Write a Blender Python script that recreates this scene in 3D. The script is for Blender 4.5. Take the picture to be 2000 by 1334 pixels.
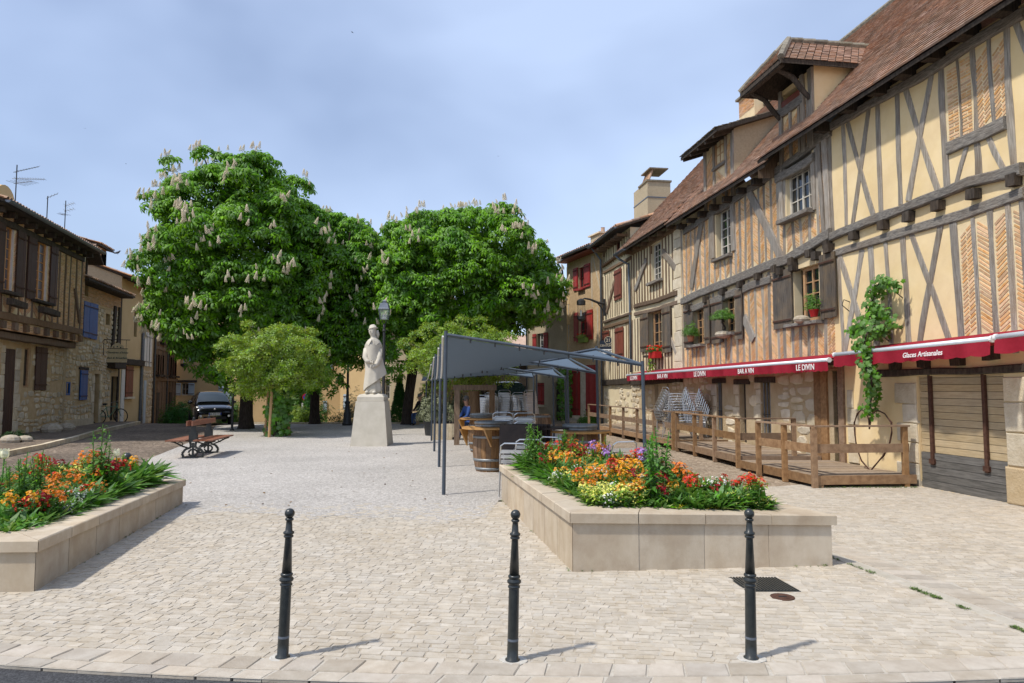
import bpy, bmesh, math, random
import numpy as np
from mathutils import Vector, Matrix, noise as mnoise
random.seed(7)
R = math.radians
scene = bpy.context.scene
for o in list(bpy.data.objects): bpy.data.objects.remove(o)
COL = scene.collection

# ------------------------------------------------------------------ camera
CAM_H = 1.7
FPX = 1333.3                      # focal length in pixels of a 2000 px wide frame (24 mm lens)
PITCH = math.atan(90/FPX)
cam = bpy.data.cameras.new('camera'); cam_o = bpy.data.objects.new('camera', cam); COL.objects.link(cam_o)
cam.lens = 24.0; cam.sensor_width = 36.0; cam.clip_end = 2000; cam.clip_start = .05
cam_o.location = (0, 0, CAM_H); cam_o.rotation_euler = (math.pi/2 + PITCH, 0, 0)
scene.camera = cam_o

# ------------------------------------------------------------------ world, sun, exposure
SUN_TO = Vector((-.47, -.27, .84)).normalized()
sun_el = math.asin(SUN_TO.z); sun_az = math.atan2(SUN_TO.x, SUN_TO.y)
w = bpy.data.worlds.new('World'); scene.world = w; w.use_nodes = True
nt = w.node_tree; nt.nodes.clear()
def wn(t, **k):
    n = nt.nodes.new(t)
    for a, b in k.items(): setattr(n, a, b)
    return n
sky = wn('ShaderNodeTexSky', sky_type='NISHITA', sun_disc=False, sun_elevation=sun_el, sun_rotation=sun_az, air_density=1.0, dust_density=1.5, ozone_density=1.5)
bg = wn('ShaderNodeBackground'); bg.inputs[1].default_value = .15
outw = wn('ShaderNodeOutputWorld')
tc = wn('ShaderNodeTexCoord'); mp = wn('ShaderNodeMapping'); mp.inputs['Scale'].default_value = (1.0, 1.0, 1.7); mp.inputs['Rotation'].default_value = (.2, .35, .5); mp.inputs['Location'].default_value = (.35, .1, .2)
nz = wn('ShaderNodeTexNoise'); nz.inputs['Scale'].default_value = 1.5; nz.inputs['Detail'].default_value = 4; nz.inputs['Roughness'].default_value = .45; nz.inputs['Distortion'].default_value = .15
rp = wn('ShaderNodeValToRGB'); rp.color_ramp.elements[0].position = .40; rp.color_ramp.elements[0].color = (1.6, 1.98, 2.9, 1); rp.color_ramp.elements[1].position = .62; rp.color_ramp.elements[1].color = (3.15, 3.75, 5.0, 1)
mx = wn('ShaderNodeMix', data_type='RGBA'); mx.inputs['Factor'].default_value = .66
nt.links.new(tc.outputs['Generated'], mp.inputs[0]); nt.links.new(mp.outputs[0], nz.inputs['Vector'])
nt.links.new(nz.outputs[0], rp.inputs[0]); nt.links.new(sky.outputs[0], mx.inputs['A']); nt.links.new(rp.outputs[0], mx.inputs['B'])
nt.links.new(mx.outputs['Result'], bg.inputs[0]); nt.links.new(bg.outputs[0], outw.inputs[0])
sl = bpy.data.lights.new('sun', 'SUN'); sl.energy = 2.65; sl.angle = R(2.2); sl.color = (1, .955, .88)
sun_o = bpy.data.objects.new('sun', sl); COL.objects.link(sun_o); sun_o.location = (-20, -10, 40)
sun_o.rotation_euler = SUN_TO.to_track_quat('Z', 'Y').to_euler()
scene.render.engine = 'CYCLES'
vs = scene.view_settings; vs.view_transform = 'Standard'; vs.look = 'None'; vs.exposure = 0.62; vs.gamma = 1; vs.use_curve_mapping = False
scene.cycles.max_bounces = 6; scene.cycles.diffuse_bounces = 4; scene.cycles.transparent_max_bounces = 6

# ------------------------------------------------------------------ survey helpers (photo measurements -> metres)
_cp, _sp = math.cos(PITCH), math.sin(PITCH)
def ray(px, py):
    x = (px-1000)/FPX; y = -(py-667)/FPX
    return Vector((x, _cp - y*_sp, _sp + y*_cp))
def gnd(px, py, z=0.0):
    r = ray(px, py); t = (z-CAM_H)/r.z
    return Vector((r.x*t, r.y*t, z))
def at(px, py, Y):
    r = ray(px, py); t = Y/r.y
    return Vector((r.x*t, Y, CAM_H + r.z*t))

# ------------------------------------------------------------------ materials
MATS = {}
def mk(name, c1, c2=None, rough=.8, scale=6.0, bump=.0, bscale=40.0, isl=0.0, metal=0.0, stain=0.0, stretch=(1, 1, 1), spec=.3, coat=0.0, trans=None, sheen=0, bdist=.02, detail=4, contrast=(.35, .65), stain_col=None, stain_scale=.7):
    m = bpy.data.materials.new(name); m.use_nodes = True; t = m.node_tree; N = t.nodes; L = t.links
    b = N['Principled BSDF']; b.inputs['Roughness'].default_value = rough; b.inputs['Metallic'].default_value = metal
    b.inputs['Specular IOR Level'].default_value = spec
    if coat: b.inputs['Coat Weight'].default_value = coat; b.inputs['Coat Roughness'].default_value = .08
    geo = N.new('ShaderNodeNewGeometry')
    mp = N.new('ShaderNodeMapping'); mp.inputs['Scale'].default_value = stretch
    L.new(geo.outputs['Position'], mp.inputs[0])
    col = None
    if c2 is not None:
        nz = N.new('ShaderNodeTexNoise'); nz.inputs['Scale'].default_value = scale; nz.inputs['Detail'].default_value = detail; nz.inputs['Roughness'].default_value = .6
        L.new(mp.outputs[0], nz.inputs['Vector'])
        rp = N.new('ShaderNodeValToRGB'); rp.color_ramp.elements[0].position = contrast[0]; rp.color_ramp.elements[1].position = contrast[1]
        rp.color_ramp.elements[0].color = (*c1, 1); rp.color_ramp.elements[1].color = (*c2, 1)
        L.new(nz.outputs[0], rp.inputs[0]); col = rp.outputs[0]
    else:
        rgb = N.new('ShaderNodeRGB'); rgb.outputs[0].default_value = (*c1, 1); col = rgb.outputs[0]
    if stain:
        n2 = N.new('ShaderNodeTexNoise'); n2.inputs['Scale'].default_value = stain_scale; n2.inputs['Detail'].default_value = 6; n2.inputs['Roughness'].default_value = .65
        L.new(geo.outputs['Position'], n2.inputs['Vector'])
        r2 = N.new('ShaderNodeValToRGB'); r2.color_ramp.elements[0].position = .42; r2.color_ramp.elements[1].position = .68
        L.new(n2.outputs[0], r2.inputs[0])
        mm = N.new('ShaderNodeMath'); mm.operation = 'MULTIPLY'; mm.inputs[1].default_value = stain; L.new(r2.outputs[0], mm.inputs[0])
        mxx = N.new('ShaderNodeMix'); mxx.data_type = 'RGBA'; L.new(mm.outputs[0], mxx.inputs['Factor']); L.new(col, mxx.inputs['A'])
        sc = stain_col or tuple(x*.5 for x in c1); mxx.inputs['B'].default_value = (*sc, 1); col = mxx.outputs['Result']
    if isl:
        oi = N.new('ShaderNodeObjectInfo'); ad = N.new('ShaderNodeMath'); ad.operation = 'ADD'; L.new(geo.outputs['Random Per Island'], ad.inputs[0]); L.new(oi.outputs['Random'], ad.inputs[1])
        fr = N.new('ShaderNodeMath'); fr.operation = 'FRACT'; L.new(ad.outputs[0], fr.inputs[0])
        mr = N.new('ShaderNodeMapRange'); mr.inputs['To Min'].default_value = 1-isl; mr.inputs['To Max'].default_value = 1+isl; L.new(fr.outputs[0], mr.inputs['Value'])
        hs = N.new('ShaderNodeHueSaturation'); L.new(mr.outputs[0], hs.inputs['Value']); L.new(col, hs.inputs['Color'])
        mu = N.new('ShaderNodeMath'); mu.operation = 'MULTIPLY'; mu.inputs[1].default_value = 7.31; L.new(fr.outputs[0], mu.inputs[0])
        f2 = N.new('ShaderNodeMath'); f2.operation = 'FRACT'; L.new(mu.outputs[0], f2.inputs[0])
        m2 = N.new('ShaderNodeMapRange'); m2.inputs['To Min'].default_value = 1-isl*.7; m2.inputs['To Max'].default_value = 1+isl*.7; L.new(f2.outputs[0], m2.inputs['Value']); L.new(m2.outputs[0], hs.inputs['Saturation'])
        col = hs.outputs[0]
    L.new(col, b.inputs['Base Color'])
    if bump:
        n3 = N.new('ShaderNodeTexNoise'); n3.inputs['Scale'].default_value = bscale; n3.inputs['Detail'].default_value = 5; n3.inputs['Roughness'].default_value = .65
        L.new(mp.outputs[0], n3.inputs['Vector'])
        bp = N.new('ShaderNodeBump'); bp.inputs['Strength'].default_value = bump; bp.inputs['Distance'].default_value = bdist
        L.new(n3.outputs[0], bp.inputs['Height']); L.new(bp.outputs[0], b.inputs['Normal'])
    if trans:
        tr = N.new('ShaderNodeBsdfTranslucent'); tr.inputs[0].default_value = (*trans, 1)
        hs2 = N.new('ShaderNodeMixShader'); hs2.inputs[0].default_value = .28
        L.new(b.outputs[0], hs2.inputs[1]); L.new(tr.outputs[0], hs2.inputs[2])
        L.new(hs2.outputs[0], N['Material Output'].inputs[0])
    MATS[name] = m
    return m

# ------------------------------------------------------------------ mesh builder
class MB:
    def __init__(s): s.v = []; s.f = []
    def add(s, vs, fs):
        k = len(s.v); s.v.extend([tuple(p) for p in vs]); s.f.extend([tuple(i+k for i in f) for f in fs]); return s
    def quad(s, a, b, c, d): return s.add([a, b, c, d], [(0, 1, 2, 3)])
    def box(s, x0, x1, y0, y1, z0, z1):
        return s.add([(x0, y0, z0), (x1, y0, z0), (x1, y1, z0), (x0, y1, z0), (x0, y0, z1), (x1, y0, z1), (x1, y1, z1), (x0, y1, z1)],
                     [(0, 3, 2, 1), (4, 5, 6, 7), (0, 1, 5, 4), (1, 2, 6, 5), (2, 3, 7, 6), (3, 0, 4, 7)])
    def obox(s, M, sx, sy, sz):      # oriented box, centred
        h = (sx/2, sy/2, sz/2)
        vs = [M @ Vector((a*h[0], b*h[1], c*h[2])) for c in (-1, 1) for a, b in ((-1, -1), (1, -1), (1, 1), (-1, 1))]
        return s.add(vs, [(0, 3, 2, 1), (4, 5, 6, 7), (0, 1, 5, 4), (1, 2, 6, 5), (2, 3, 7, 6), (3, 0, 4, 7)])
    def bar(s, a, b, w, h, up=Vector((0, 0, 1))):
        a = Vector(a); b = Vector(b); d = b-a; l = d.length; d = d/l
        up = Vector(up)
        if abs(d.dot(up)) > .98: up = Vector((1, 0, 0)) if abs(d.x) < .9 else Vector((0, 1, 0))
        x = d.cross(up).normalized(); y = x.cross(d).normalized()
        M = Matrix(((x.x, d.x, y.x, 0), (x.y, d.y, y.y, 0), (x.z, d.z, y.z, 0), (0, 0, 0, 1))); M.translation = (a+b)/2
        return s.obox(M, w, l, h)
    def tube(s, pts, r, n=8, cap=True, closed=False):
        pts = [Vector(p) for p in pts]; m = len(pts); rs = r if isinstance(r, (list, tuple)) else [r]*m
        vs = []; prev = None
        for i, p in enumerate(pts):
            if closed: d = pts[(i+1) % m]-pts[i-1]
            else: d = pts[min(i+1, m-1)]-pts[max(i-1, 0)]
            d = d.normalized() if d.length > 1e-9 else Vector((0, 0, 1))
            if prev is None:
                u = Vector((0, 0, 1)) if abs(d.z) < .9 else Vector((1, 0, 0))
                x = d.cross(u).normalized()
            else: x = (prev - d*prev.dot(d)).normalized()
            prev = x; y = d.cross(x)
            for k in range(n):
                a = 2*math.pi*k/n; vs.append(p + (x*math.cos(a)+y*math.sin(a))*rs[i])
        fs = []
        for i in range(m if closed else m-1):
            j = (i+1) % m
            for k in range(n): fs.append((i*n+k, i*n+(k+1) % n, j*n+(k+1) % n, j*n+k))
        if cap and not closed: fs.append(tuple(range(n-1, -1, -1))); fs.append(tuple((m-1)*n+k for k in range(n)))
        return s.add(vs, fs)
    def lathe(s, prof, c=(0, 0, 0), n=20, sx=1, sy=1):
        vs = []; fs = []; m = len(prof)
        for r, z in prof:
            for k in range(n):
                a = 2*math.pi*k/n; vs.append((c[0]+r*math.cos(a)*sx, c[1]+r*math.sin(a)*sy, c[2]+z))
        for i in range(m-1):
            for k in range(n): fs.append((i*n+k, i*n+(k+1) % n, (i+1)*n+(k+1) % n, (i+1)*n+k))
        if prof[0][0] > 1e-4: fs.append(tuple(range(n-1, -1, -1)))
        if prof[-1][0] > 1e-4: fs.append(tuple((m-1)*n+k for k in range(n)))
        return s.add(vs, fs)
    def prism(s, poly, y0, y1):     # poly in x,z ; extruded along y
        n = len(poly)
        vs = [(x, y0, z) for x, z in poly]+[(x, y1, z) for x, z in poly]
        fs = [tuple(range(n)), tuple(range(2*n-1, n-1, -1))]
        fs += [(i, n+i, n+(i+1) % n, (i+1) % n) for i in range(n)]
        return s.add(vs, fs)
    def slab(s, poly, z0, z1):      # poly in x,y ; extruded along z
        n = len(poly)
        vs = [(x, y, z0) for x, y in poly]+[(x, y, z1) for x, y in poly]
        fs = [tuple(range(n-1, -1, -1)), tuple(range(n, 2*n))]+[(i, (i+1) % n, n+(i+1) % n, n+i) for i in range(n)]
        return s.add(vs, fs)
    def sphere(s, c, r, n=12, m=8, sc=(1, 1, 1)):
        prof = [(r*math.sin(math.pi*i/m), -r*math.cos(math.pi*i/m)) for i in range(m+1)]
        k = len(s.v); s.lathe([(max(a, 1e-4), z) for a, z in prof], (0, 0, 0), n)
        s.v[k:] = [(c[0]+x*sc[0], c[1]+y*sc[1], c[2]+z*sc[2]) for x, y, z in s.v[k:]]
        return s
    def xf(s, M):
        s.v = [tuple(M @ Vector(p)) for p in s.v]; return s
    def mesh(s, name, m=None, smooth=False):
        me = bpy.data.meshes.new(name); me.from_pydata(s.v, [], s.f)
        if m is not None: me.materials.append(MATS[m] if isinstance(m, str) else m)
        if smooth: me.shade_smooth() if hasattr(me, 'shade_smooth') else me.polygons.foreach_set('use_smooth', [True]*len(me.polygons))
        me.update(); return me
    def build(s, name, m, parent=None, smooth=False, fixn=False):
        me = s.mesh(name, m, smooth)
        if fixn:
            bm = bmesh.new(); bm.from_mesh(me); bmesh.ops.recalc_face_normals(bm, faces=bm.faces); bm.to_mesh(me); bm.free()
        return put(name, me, parent)
def put(name, me, parent=None, loc=None, rot=None, scale=None):
    o = bpy.data.objects.new(name, me); COL.objects.link(o)
    if parent is not None: o.parent = parent
    if loc is not None: o.location = loc
    if rot is not None: o.rotation_euler = rot
    if scale is not None: o.scale = scale
    return o
def tag(o, label=None, cat=None, group=None, kind=None):
    if label: o['label'] = label
    if cat: o['category'] = cat
    if group: o['group'] = group
    if kind: o['kind'] = kind
    return o
def thing(name, label, cat, loc=(0, 0, 0), rz=0.0, group=None):
    o = bpy.data.objects.new(name, None); COL.objects.link(o); o.location = loc; o.rotation_euler = (0, 0, rz); o.empty_display_size = .3
    return tag(o, label, cat, group)
def copy_tree(o, parent=None):
    c = o.copy(); COL.objects.link(c); c.parent = parent
    for ch in list(o.children): copy_tree(ch, c)
    return c
def U(a, b): return random.uniform(a, b)
# unit meshes shared by many small pieces
UBOX = {}
def unit_box(m):
    if m not in UBOX: UBOX[m] = MB().box(-.5, .5, -.5, .5, -.5, .5).mesh('unit_'+m, m)
    return UBOX[m]
UQUAD = {}
def unit_pane(m):
    if m not in UQUAD: UQUAD[m] = MB().box(-.5, .5, -.5, .5, -.5, .5).mesh('unit_pane_'+m, m)
    return UQUAD[m]

def piece(name, m, parent, x0, x1, y0, y1, z0, z1):     # box piece as its own object, shared data
    return put(name, unit_box(m), parent, ((x0+x1)/2, (y0+y1)/2, (z0+z1)/2), None, (x1-x0, y1-y0, z1-z0))
def text_mesh(txt, size, m, name='lettering', shear=0.0, ext=.002, spacing=1.0, bold=0.0):
    cu = bpy.data.curves.new('txt', 'FONT'); cu.body = txt; cu.size = size; cu.extrude = ext; cu.shear = shear; cu.align_x = 'CENTER'; cu.align_y = 'CENTER'; cu.space_character = spacing; cu.offset = bold; cu.resolution_u = 3
    o = bpy.data.objects.new('txt', cu); COL.objects.link(o)
    bpy.context.view_layer.update()
    dg = bpy.context.evaluated_depsgraph_get(); me = bpy.data.meshes.new_from_object(o.evaluated_get(dg)); me.name = name
    bpy.data.objects.remove(o)
    me.materials.clear(); me.materials.append(MATS[m])
    return me

# palette --------------------------------------------------------------
mk('plaster_cream', (.74, .56, .29), (.80, .63, .37), .9, 1.6, .35, 50, stain=.55, stain_col=(.60, .44, .25), stain_scale=1.1, bdist=.006)
mk('plaster_ivory', (.66, .55, .36), (.72, .62, .42), .9, 2, .3, 50, stain=.35, stain_col=(.52, .42, .26), bdist=.008)
mk('plaster_tan', (.40, .33, .22), (.48, .40, .27), .95, 20, .7, 60, stain=.4, stain_col=(.30, .25, .17), bdist=.012)
mk('plaster_ochre', (.60, .42, .21), (.64, .46, .24), .9, 1.5, .2, 60, stain=.3, stain_col=(.5, .34, .17), bdist=.005)
mk('plaster_ruddy', (.48, .33, .18), (.60, .44, .26), .95, 9, .9, 22, stain=.45, stain_col=(.36, .24, .13), bdist=.03)
mk('timber_v', (.19, .17, .145), (.40, .36, .305), .85, 9, .7, 30, isl=.22, stretch=(6, 6, .35), stain=.55, stain_col=(.20, .135, .08), stain_scale=1.6, bdist=.012)
mk('timber_h', (.12, .11, .098), (.30, .275, .24), .85, 9, .9, 26, isl=.15, stretch=(6, .4, 6), stain=.4, stain_col=(.16, .11, .07), stain_scale=1.4, bdist=.02)
mk('timber_dark', (.028, .021, .016), (.075, .058, .043), .85, 9, .6, 30, isl=.2, stretch=(4, 2, .6), bdist=.012)
mk('timber_brown', (.12, .075, .045), (.22, .15, .095), .85, 9, .6, 30, isl=.25, stretch=(5, 5, .5), bdist=.012)
mk('brick', (.55, .30, .145), (.64, .43, .24), .9, 14, .4, 60, isl=.22, bdist=.006)
mk('brick_mortar', (.72, .58, .36), (.64, .50, .30), .95, 5, .4, 40, bdist=.01)
mk('brick_old', (.50, .27, .15), (.60, .38, .22), .92, 12, .4, 60, isl=.25, bdist=.006)
mk('tile_flat', (.33, .19, .13), (.43, .28, .20), .85, 11, .4, 30, isl=.22, stain=.5, stain_col=(.17, .14, .10), stain_scale=.9, bdist=.01)
mk('tile_canal', (.42, .24, .145), (.55, .36, .24), .85, 6, .3, 30, isl=.35, stain=.45, stain_col=(.17, .14, .11), stain_scale=1.5, bdist=.01)
mk('tile_ridge', (.15, .13, .10), (.26, .23, .17), .9, 12, .6, 30, isl=.2)
mk('stone_pale', (.52, .44, .31), (.64, .56, .42), .9, 5, .8, 24, isl=.16, stain=.4, stain_col=(.46, .35, .21), stain_scale=2.2, bdist=.02)
mk('stone_wall_joint', (.44, .33, .19), (.52, .41, .26), .95, 4, .8, 30, stain=.4, stain_col=(.34, .24, .13), bdist=.02)
mk('stone_grey', (.55, .45, .30), (.68, .58, .42), .9, 5, .8, 24, isl=.2, stain=.4, stain_col=(.30, .23, .15), stain_scale=2.2, bdist=.02)
mk('joint_brown', (.50, .35, .18), (.58, .43, .25), .95, 4, .8, 30, bdist=.02)
mk('wood_brown', (.20, .115, .06), (.31, .19, .105), .75, 7, .5, 40, isl=.2, stretch=(2, 2, 2), bdist=.006)
mk('deck_wood', (.19, .108, .056), (.30, .185, .10), .7, 10, .4, 50, isl=.22, stain=.3, stain_col=(.24, .18, .12), bdist=.005)
mk('deck_board', (.25, .185, .125), (.33, .255, .18), .8, 10, .4, 50, isl=.18, bdist=.005)
mk('shutter_grey', (.06, .05, .042), (.135, .115, .095), .85, 12, .6, 40, isl=.25, stretch=(6, 6, .3), stain=.5, stain_col=(.22, .15, .08), stain_scale=2.0, bdist=.006)
mk('shutter_brown', (.050, .022, .015), (.075, .036, .024), .6, 8, .2, 40, isl=.12, stretch=(5, 5, .4), bdist=.004)
mk('shutter_red', (.27, .030, .028), (.34, .045, .04), .55, 5, .2, 40, isl=.1, bdist=.004)
mk('shutter_redbrown', (.17, .050, .032), (.21, .068, .044), .6, 5, .2, 40, isl=.1, bdist=.004)
mk('shutter_blue', (.010, .075, .26), (.014, .095, .31), .5, 5, .1, 40, isl=.05)
mk('shutter_pale', (.36, .44, .50), (.42, .50, .56), .6, 5, .1, 40, isl=.05)
mk('white_paint', (.62, .60, .55), (.70, .68, .63), .6, 8, .1, 40)
mk('frame_pale', (.50, .46, .39), (.60, .56, .48), .65, 8, .1, 40)
mk('frame_orange', (.55, .25, .08), (.62, .31, .11), .5, 8, .1, 40)
mk('frame_wood', (.36, .20, .095), (.44, .27, .14), .6, 8, .2, 40)
mk('glass', (.012, .016, .02), None, .04, spec=.9)
mk('glass_curtain', (.07, .06, .07), (.15, .13, .14), .25, 8, spec=.5, stretch=(4, 4, .6))
mk('void', (.006, .005, .004), None, .95, spec=0)  # near-black colour that paints the shade inside openings
mk('iron', (.016, .016, .017), (.03, .03, .03), .55, 20, .1, 60, spec=.5)
mk('iron_rust', (.055, .024, .015), (.09, .042, .026), .8, 20, .2, 60)
mk('zinc', (.12, .14, .17), (.17, .19, .22), .5, 10, .1, 40, metal=.4)
mk('cast_iron', (.020, .023, .022), (.030, .033, .031), .32, 30, .05, 90, spec=.5)
# ------------------------------------------------------------------ setting: ground, road, paving
def voro_mat(name, c1, c2, joint, scale, rough=.85, bump=.6, dist=.02, stretch=(1, 1, 1), stain=.3, jw=.06):
    m = bpy.data.materials.new(name); m.use_nodes = True; t = m.node_tree; N = t.nodes; L = t.links
    b = N['Principled BSDF']; b.inputs['Roughness'].default_value = rough; b.inputs['Specular IOR Level'].default_value = .25
    geo = N.new('ShaderNodeNewGeometry'); mp = N.new('ShaderNodeMapping'); mp.inputs['Scale'].default_value = stretch; L.new(geo.outputs['Position'], mp.inputs[0])
    v = N.new('ShaderNodeTexVoronoi'); v.inputs['Scale'].default_value = scale; L.new(mp.outputs[0], v.inputs['Vector'])
    e = N.new('ShaderNodeTexVoronoi'); e.feature = 'DISTANCE_TO_EDGE'; e.inputs['Scale'].default_value = scale; L.new(mp.outputs[0], e.inputs['Vector'])
    rp = N.new('ShaderNodeValToRGB'); rp.color_ramp.elements[0].color = (*c1, 1); rp.color_ramp.elements[1].color = (*c2, 1)
    sp = N.new('ShaderNodeSeparateColor'); L.new(v.outputs['Color'], sp.inputs[0]); L.new(sp.outputs[0], rp.inputs[0])
    jr = N.new('ShaderNodeValToRGB'); jr.color_ramp.elements[0].position = 0; jr.color_ramp.elements[1].position = jw; L.new(e.outputs['Distance'], jr.inputs[0])
    mx = N.new('ShaderNodeMix'); mx.data_type = 'RGBA'; L.new(jr.outputs[0], mx.inputs['Factor']); mx.inputs['A'].default_value = (*joint, 1); L.new(rp.outputs[0], mx.inputs['B'])
    n2 = N.new('ShaderNodeTexNoise'); n2.inputs['Scale'].default_value = .5; n2.inputs['Detail'].default_value = 6; L.new(geo.outputs['Position'], n2.inputs['Vector'])
    r2 = N.new('ShaderNodeMapRange'); r2.inputs['From Min'].default_value = .3; r2.inputs['From Max'].default_value = .7; r2.inputs['To Min'].default_value = 1-stain; r2.inputs['To Max'].default_value = 1+stain*.5; L.new(n2.outputs[0], r2.inputs['Value'])
    hs = N.new('ShaderNodeHueSaturation'); L.new(r2.outputs[0], hs.inputs['Value']); L.new(mx.outputs['Result'], hs.inputs['Color']); L.new(hs.outputs[0], b.inputs['Base Color'])
    bp = N.new('ShaderNodeBump'); bp.inputs['Strength'].default_value = bump; bp.inputs['Distance'].default_value = dist; L.new(e.outputs['Distance'], bp.inputs['Height']); L.new(bp.outputs[0], b.inputs['Normal'])
    MATS[name] = m
voro_mat('gravel', (.34, .31, .275), (.66, .62, .565), (.42, .385, .345), 34, stain=.13, bump=.9, dist=.03, jw=.12)
voro_mat('street_cobbles', (.13, .098, .072), (.31, .24, .18), (.10, .078, .058), 11, stain=.35, bump=.8, dist=.03, jw=.12)
voro_mat('pebble_cobbles', (.24, .18, .12), (.46, .37, .27), (.22, .165, .115), 14, stain=.25, bump=.8, dist=.03, jw=.12)
voro_mat('asphalt', (.035, .035, .037), (.085, .085, .088), (.03, .03, .032), 90, stain=.15, bump=.5, dist=.006)
voro_mat('sett_far', (.38, .32, .24), (.47, .415, .335), (.47, .43, .37), 7.5, stretch=(1, 1.35, 1), stain=.16, bump=.35, dist=.02, jw=.10)
mk('sett_bed', (.42, .38, .315), (.50, .46, .395), .95, 25, .6, 60, stain=.3, stain_col=(.27, .24, .20), stain_scale=1.0, bdist=.01)
mk('sett', (.385, .325, .245), (.475, .42, .342), .85, 9, .5, 55, isl=.10, stain=.6, stain_col=(.48, .44, .375), stain_scale=.9, bdist=.008)
mk('paver', (.37, .32, .255), (.45, .40, .33), .85, 9, .5, 55, isl=.16, stain=.4, stain_col=(.38, .31, .24), stain_scale=2, bdist=.006)
mk('earth', (.20, .16, .11), (.30, .25, .18), .95, 3, .5, 20)

def sstep(a, b, x):
    t = min(1, max(0, (x-a)/(b-a))); return t*t*(3-2*t)
def gz(x, y):
    k = sstep(-12.5, -15.5, x)
    z = -k*(.24*sstep(32, 37.5, y)+.60*sstep(37, 47, y))
    z -= 1.3*sstep(32.6, 33.4, y)*sstep(-14.2, -13.4, x)*sstep(-.2, -1.0, x)
    return z
def sheet(name, xs, ys, z0, m, parent=None, inside=None):
    mb = MB(); idx = {}
    for i, x in enumerate(xs):
        for j, y in enumerate(ys): idx[i, j] = len(mb.v); mb.v.append((x, y, gz(x, y)+z0))
    for i in range(len(xs)-1):
        for j in range(len(ys)-1):
            if inside is None or inside((xs[i]+xs[i+1])/2, (ys[j]+ys[j+1])/2): mb.f.append((idx[i, j], idx[i+1, j], idx[i+1, j+1], idx[i, j+1]))
    o = mb.build(name, m, parent); return tag(o, kind='structure') if parent is None else o
def frange(a, b, s):
    n = max(1, int(round(abs(b-a)/s))); return [a+(b-a)*i/n for i in range(n+1)]
xs = [-600, -300, -150, -80]+frange(-50, 40, 1.0)+[80, 150, 300, 600]; ys = [-60, -20]+frange(-8, 60, .8)+[90, 150, 300, 900]
sheet('ground', xs, ys, -.035, 'earth')
def poly_sheet(name, poly, z, m, step=None):
    bm = bmesh.new(); vs = [bm.verts.new((x, y, z)) for x, y in poly]; bm.faces.new(vs)
    if step:
        bmesh.ops.triangulate(bm, faces=bm.faces); bmesh.ops.subdivide_edges(bm, edges=bm.edges, cuts=14, use_grid_fill=True)
        bmesh.ops.triangulate(bm, faces=bm.faces)
        for v in bm.verts: v.co.z = gz(v.co.x, v.co.y)+z
    bmesh.ops.recalc_face_normals(bm, faces=bm.faces)
    for f in bm.faces:
        if f.normal.z < 0: f.normal_flip()
    me = bpy.data.meshes.new(name); bm.to_mesh(me); bm.free(); me.materials.append(MATS[m]); return tag(put(name, me), kind='structure')
def r_edge(x): return 4.02+.020*(x-.7)**2          # road edge
# asphalt road in the foreground
xr = frange(-9, 9, .5)
mb = MB()
for i in range(len(xr)-1): mb.quad((xr[i], -8, -.02), (xr[i+1], -8, -.02), (xr[i+1], r_edge(xr[i+1])+.01, -.02), (xr[i], r_edge(xr[i])+.01, -.02))
tag(mb.build('road', 'asphalt'), kind='structure')

# paving bed with individually laid setts
GRAV = [(-4.9, 10.05), (-6.2, 11.5), (-8.67, 16.4), (-9.7, 20.2), (-11.2, 25.5), (-13.2, 30.6), (-13.4, 32.4), (1.6, 32.4), (2.2, 27), (2.6, 18), (2.7, 13), (2.2, 10.9), (1.3, 10.35), (-.15, 10.4), (-1.2, 10.15), (-2.1, 10.3), (-3.0, 10.05), (-4.0, 10.2)]
def in_poly(x, y, P):
    c = False; j = len(P)-1
    for i in range(len(P)):
        if (P[i][1] > y) != (P[j][1] > y) and x < (P[j][0]-P[i][0])*(y-P[i][1])/(P[j][1]-P[i][1])+P[i][0]: c = not c
        j = i
    return c
PR = [(.56, 6.44), (3.07, 6.66), (1.5, 10.6), (-.16, 10.5)]        # right planter footprint
PL = [(-7.3, 5.72), (-3.99, 5.83), (-4.85, 10.19), (-6.7, 9.9)]      # left planter footprint
def chan_x(y): return 3.27+(7.06-y)*.18                                  # drain channel on the right
poly_sheet('paving', [(-9, r_edge(-9)), (-4.5, r_edge(-4.5)), (-2, r_edge(-2)), (.7, r_edge(.7)), (3.4, r_edge(3.4)), (6, r_edge(6)), (9, r_edge(9)), (9.5, 11.5), (5.6, 12.4), (2.6, 11.0), (-.1, 10.35), (-4.9, 10.1), (-9, 8.0)], -.002, 'sett_far')
paving = bpy.data.objects['paving']
GR2 = [p for p in GRAV if not (p[1] < 10.45 and p[0] < 1.0)]
edge = [(x, 9.35+.35*math.sin(x*1.3)+.22*math.sin(x*3.1+1)+.12*math.sin(x*7.3)+U(-.06, .06)+.10*x) for x in frange(-.35, -4.75, .16)]
poly_sheet('gravel_square', GR2+[(-.2, 10.45)]+edge+[(-5.0, 10.2)], .0012, 'gravel')
poly_sheet('pebble_strip', [(1.2, 10.3), (2.2, 10.85), (2.75, 13), (2.65, 18), (2.3, 27), (1.7, 32.4), (.9, 38.5), (4.8, 34), (7.4, 12.0), (5.2, 11.5), (3.2, 11.0)], -.010, 'pebble_cobbles')
poly_sheet('street', [(-30, 6), (-9.2, 7.9), (-6.4, 9.6), (-5.0, 9.7), (-6.2, 11.28), (-8.67, 16.38), (-9.7, 20.2), (-11.2, 25.5), (-13.2, 30.6), (-13.4, 37), (-13.4, 60), (-30, 60), (-30, 30)], -.014, 'street_cobbles', 1)

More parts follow.
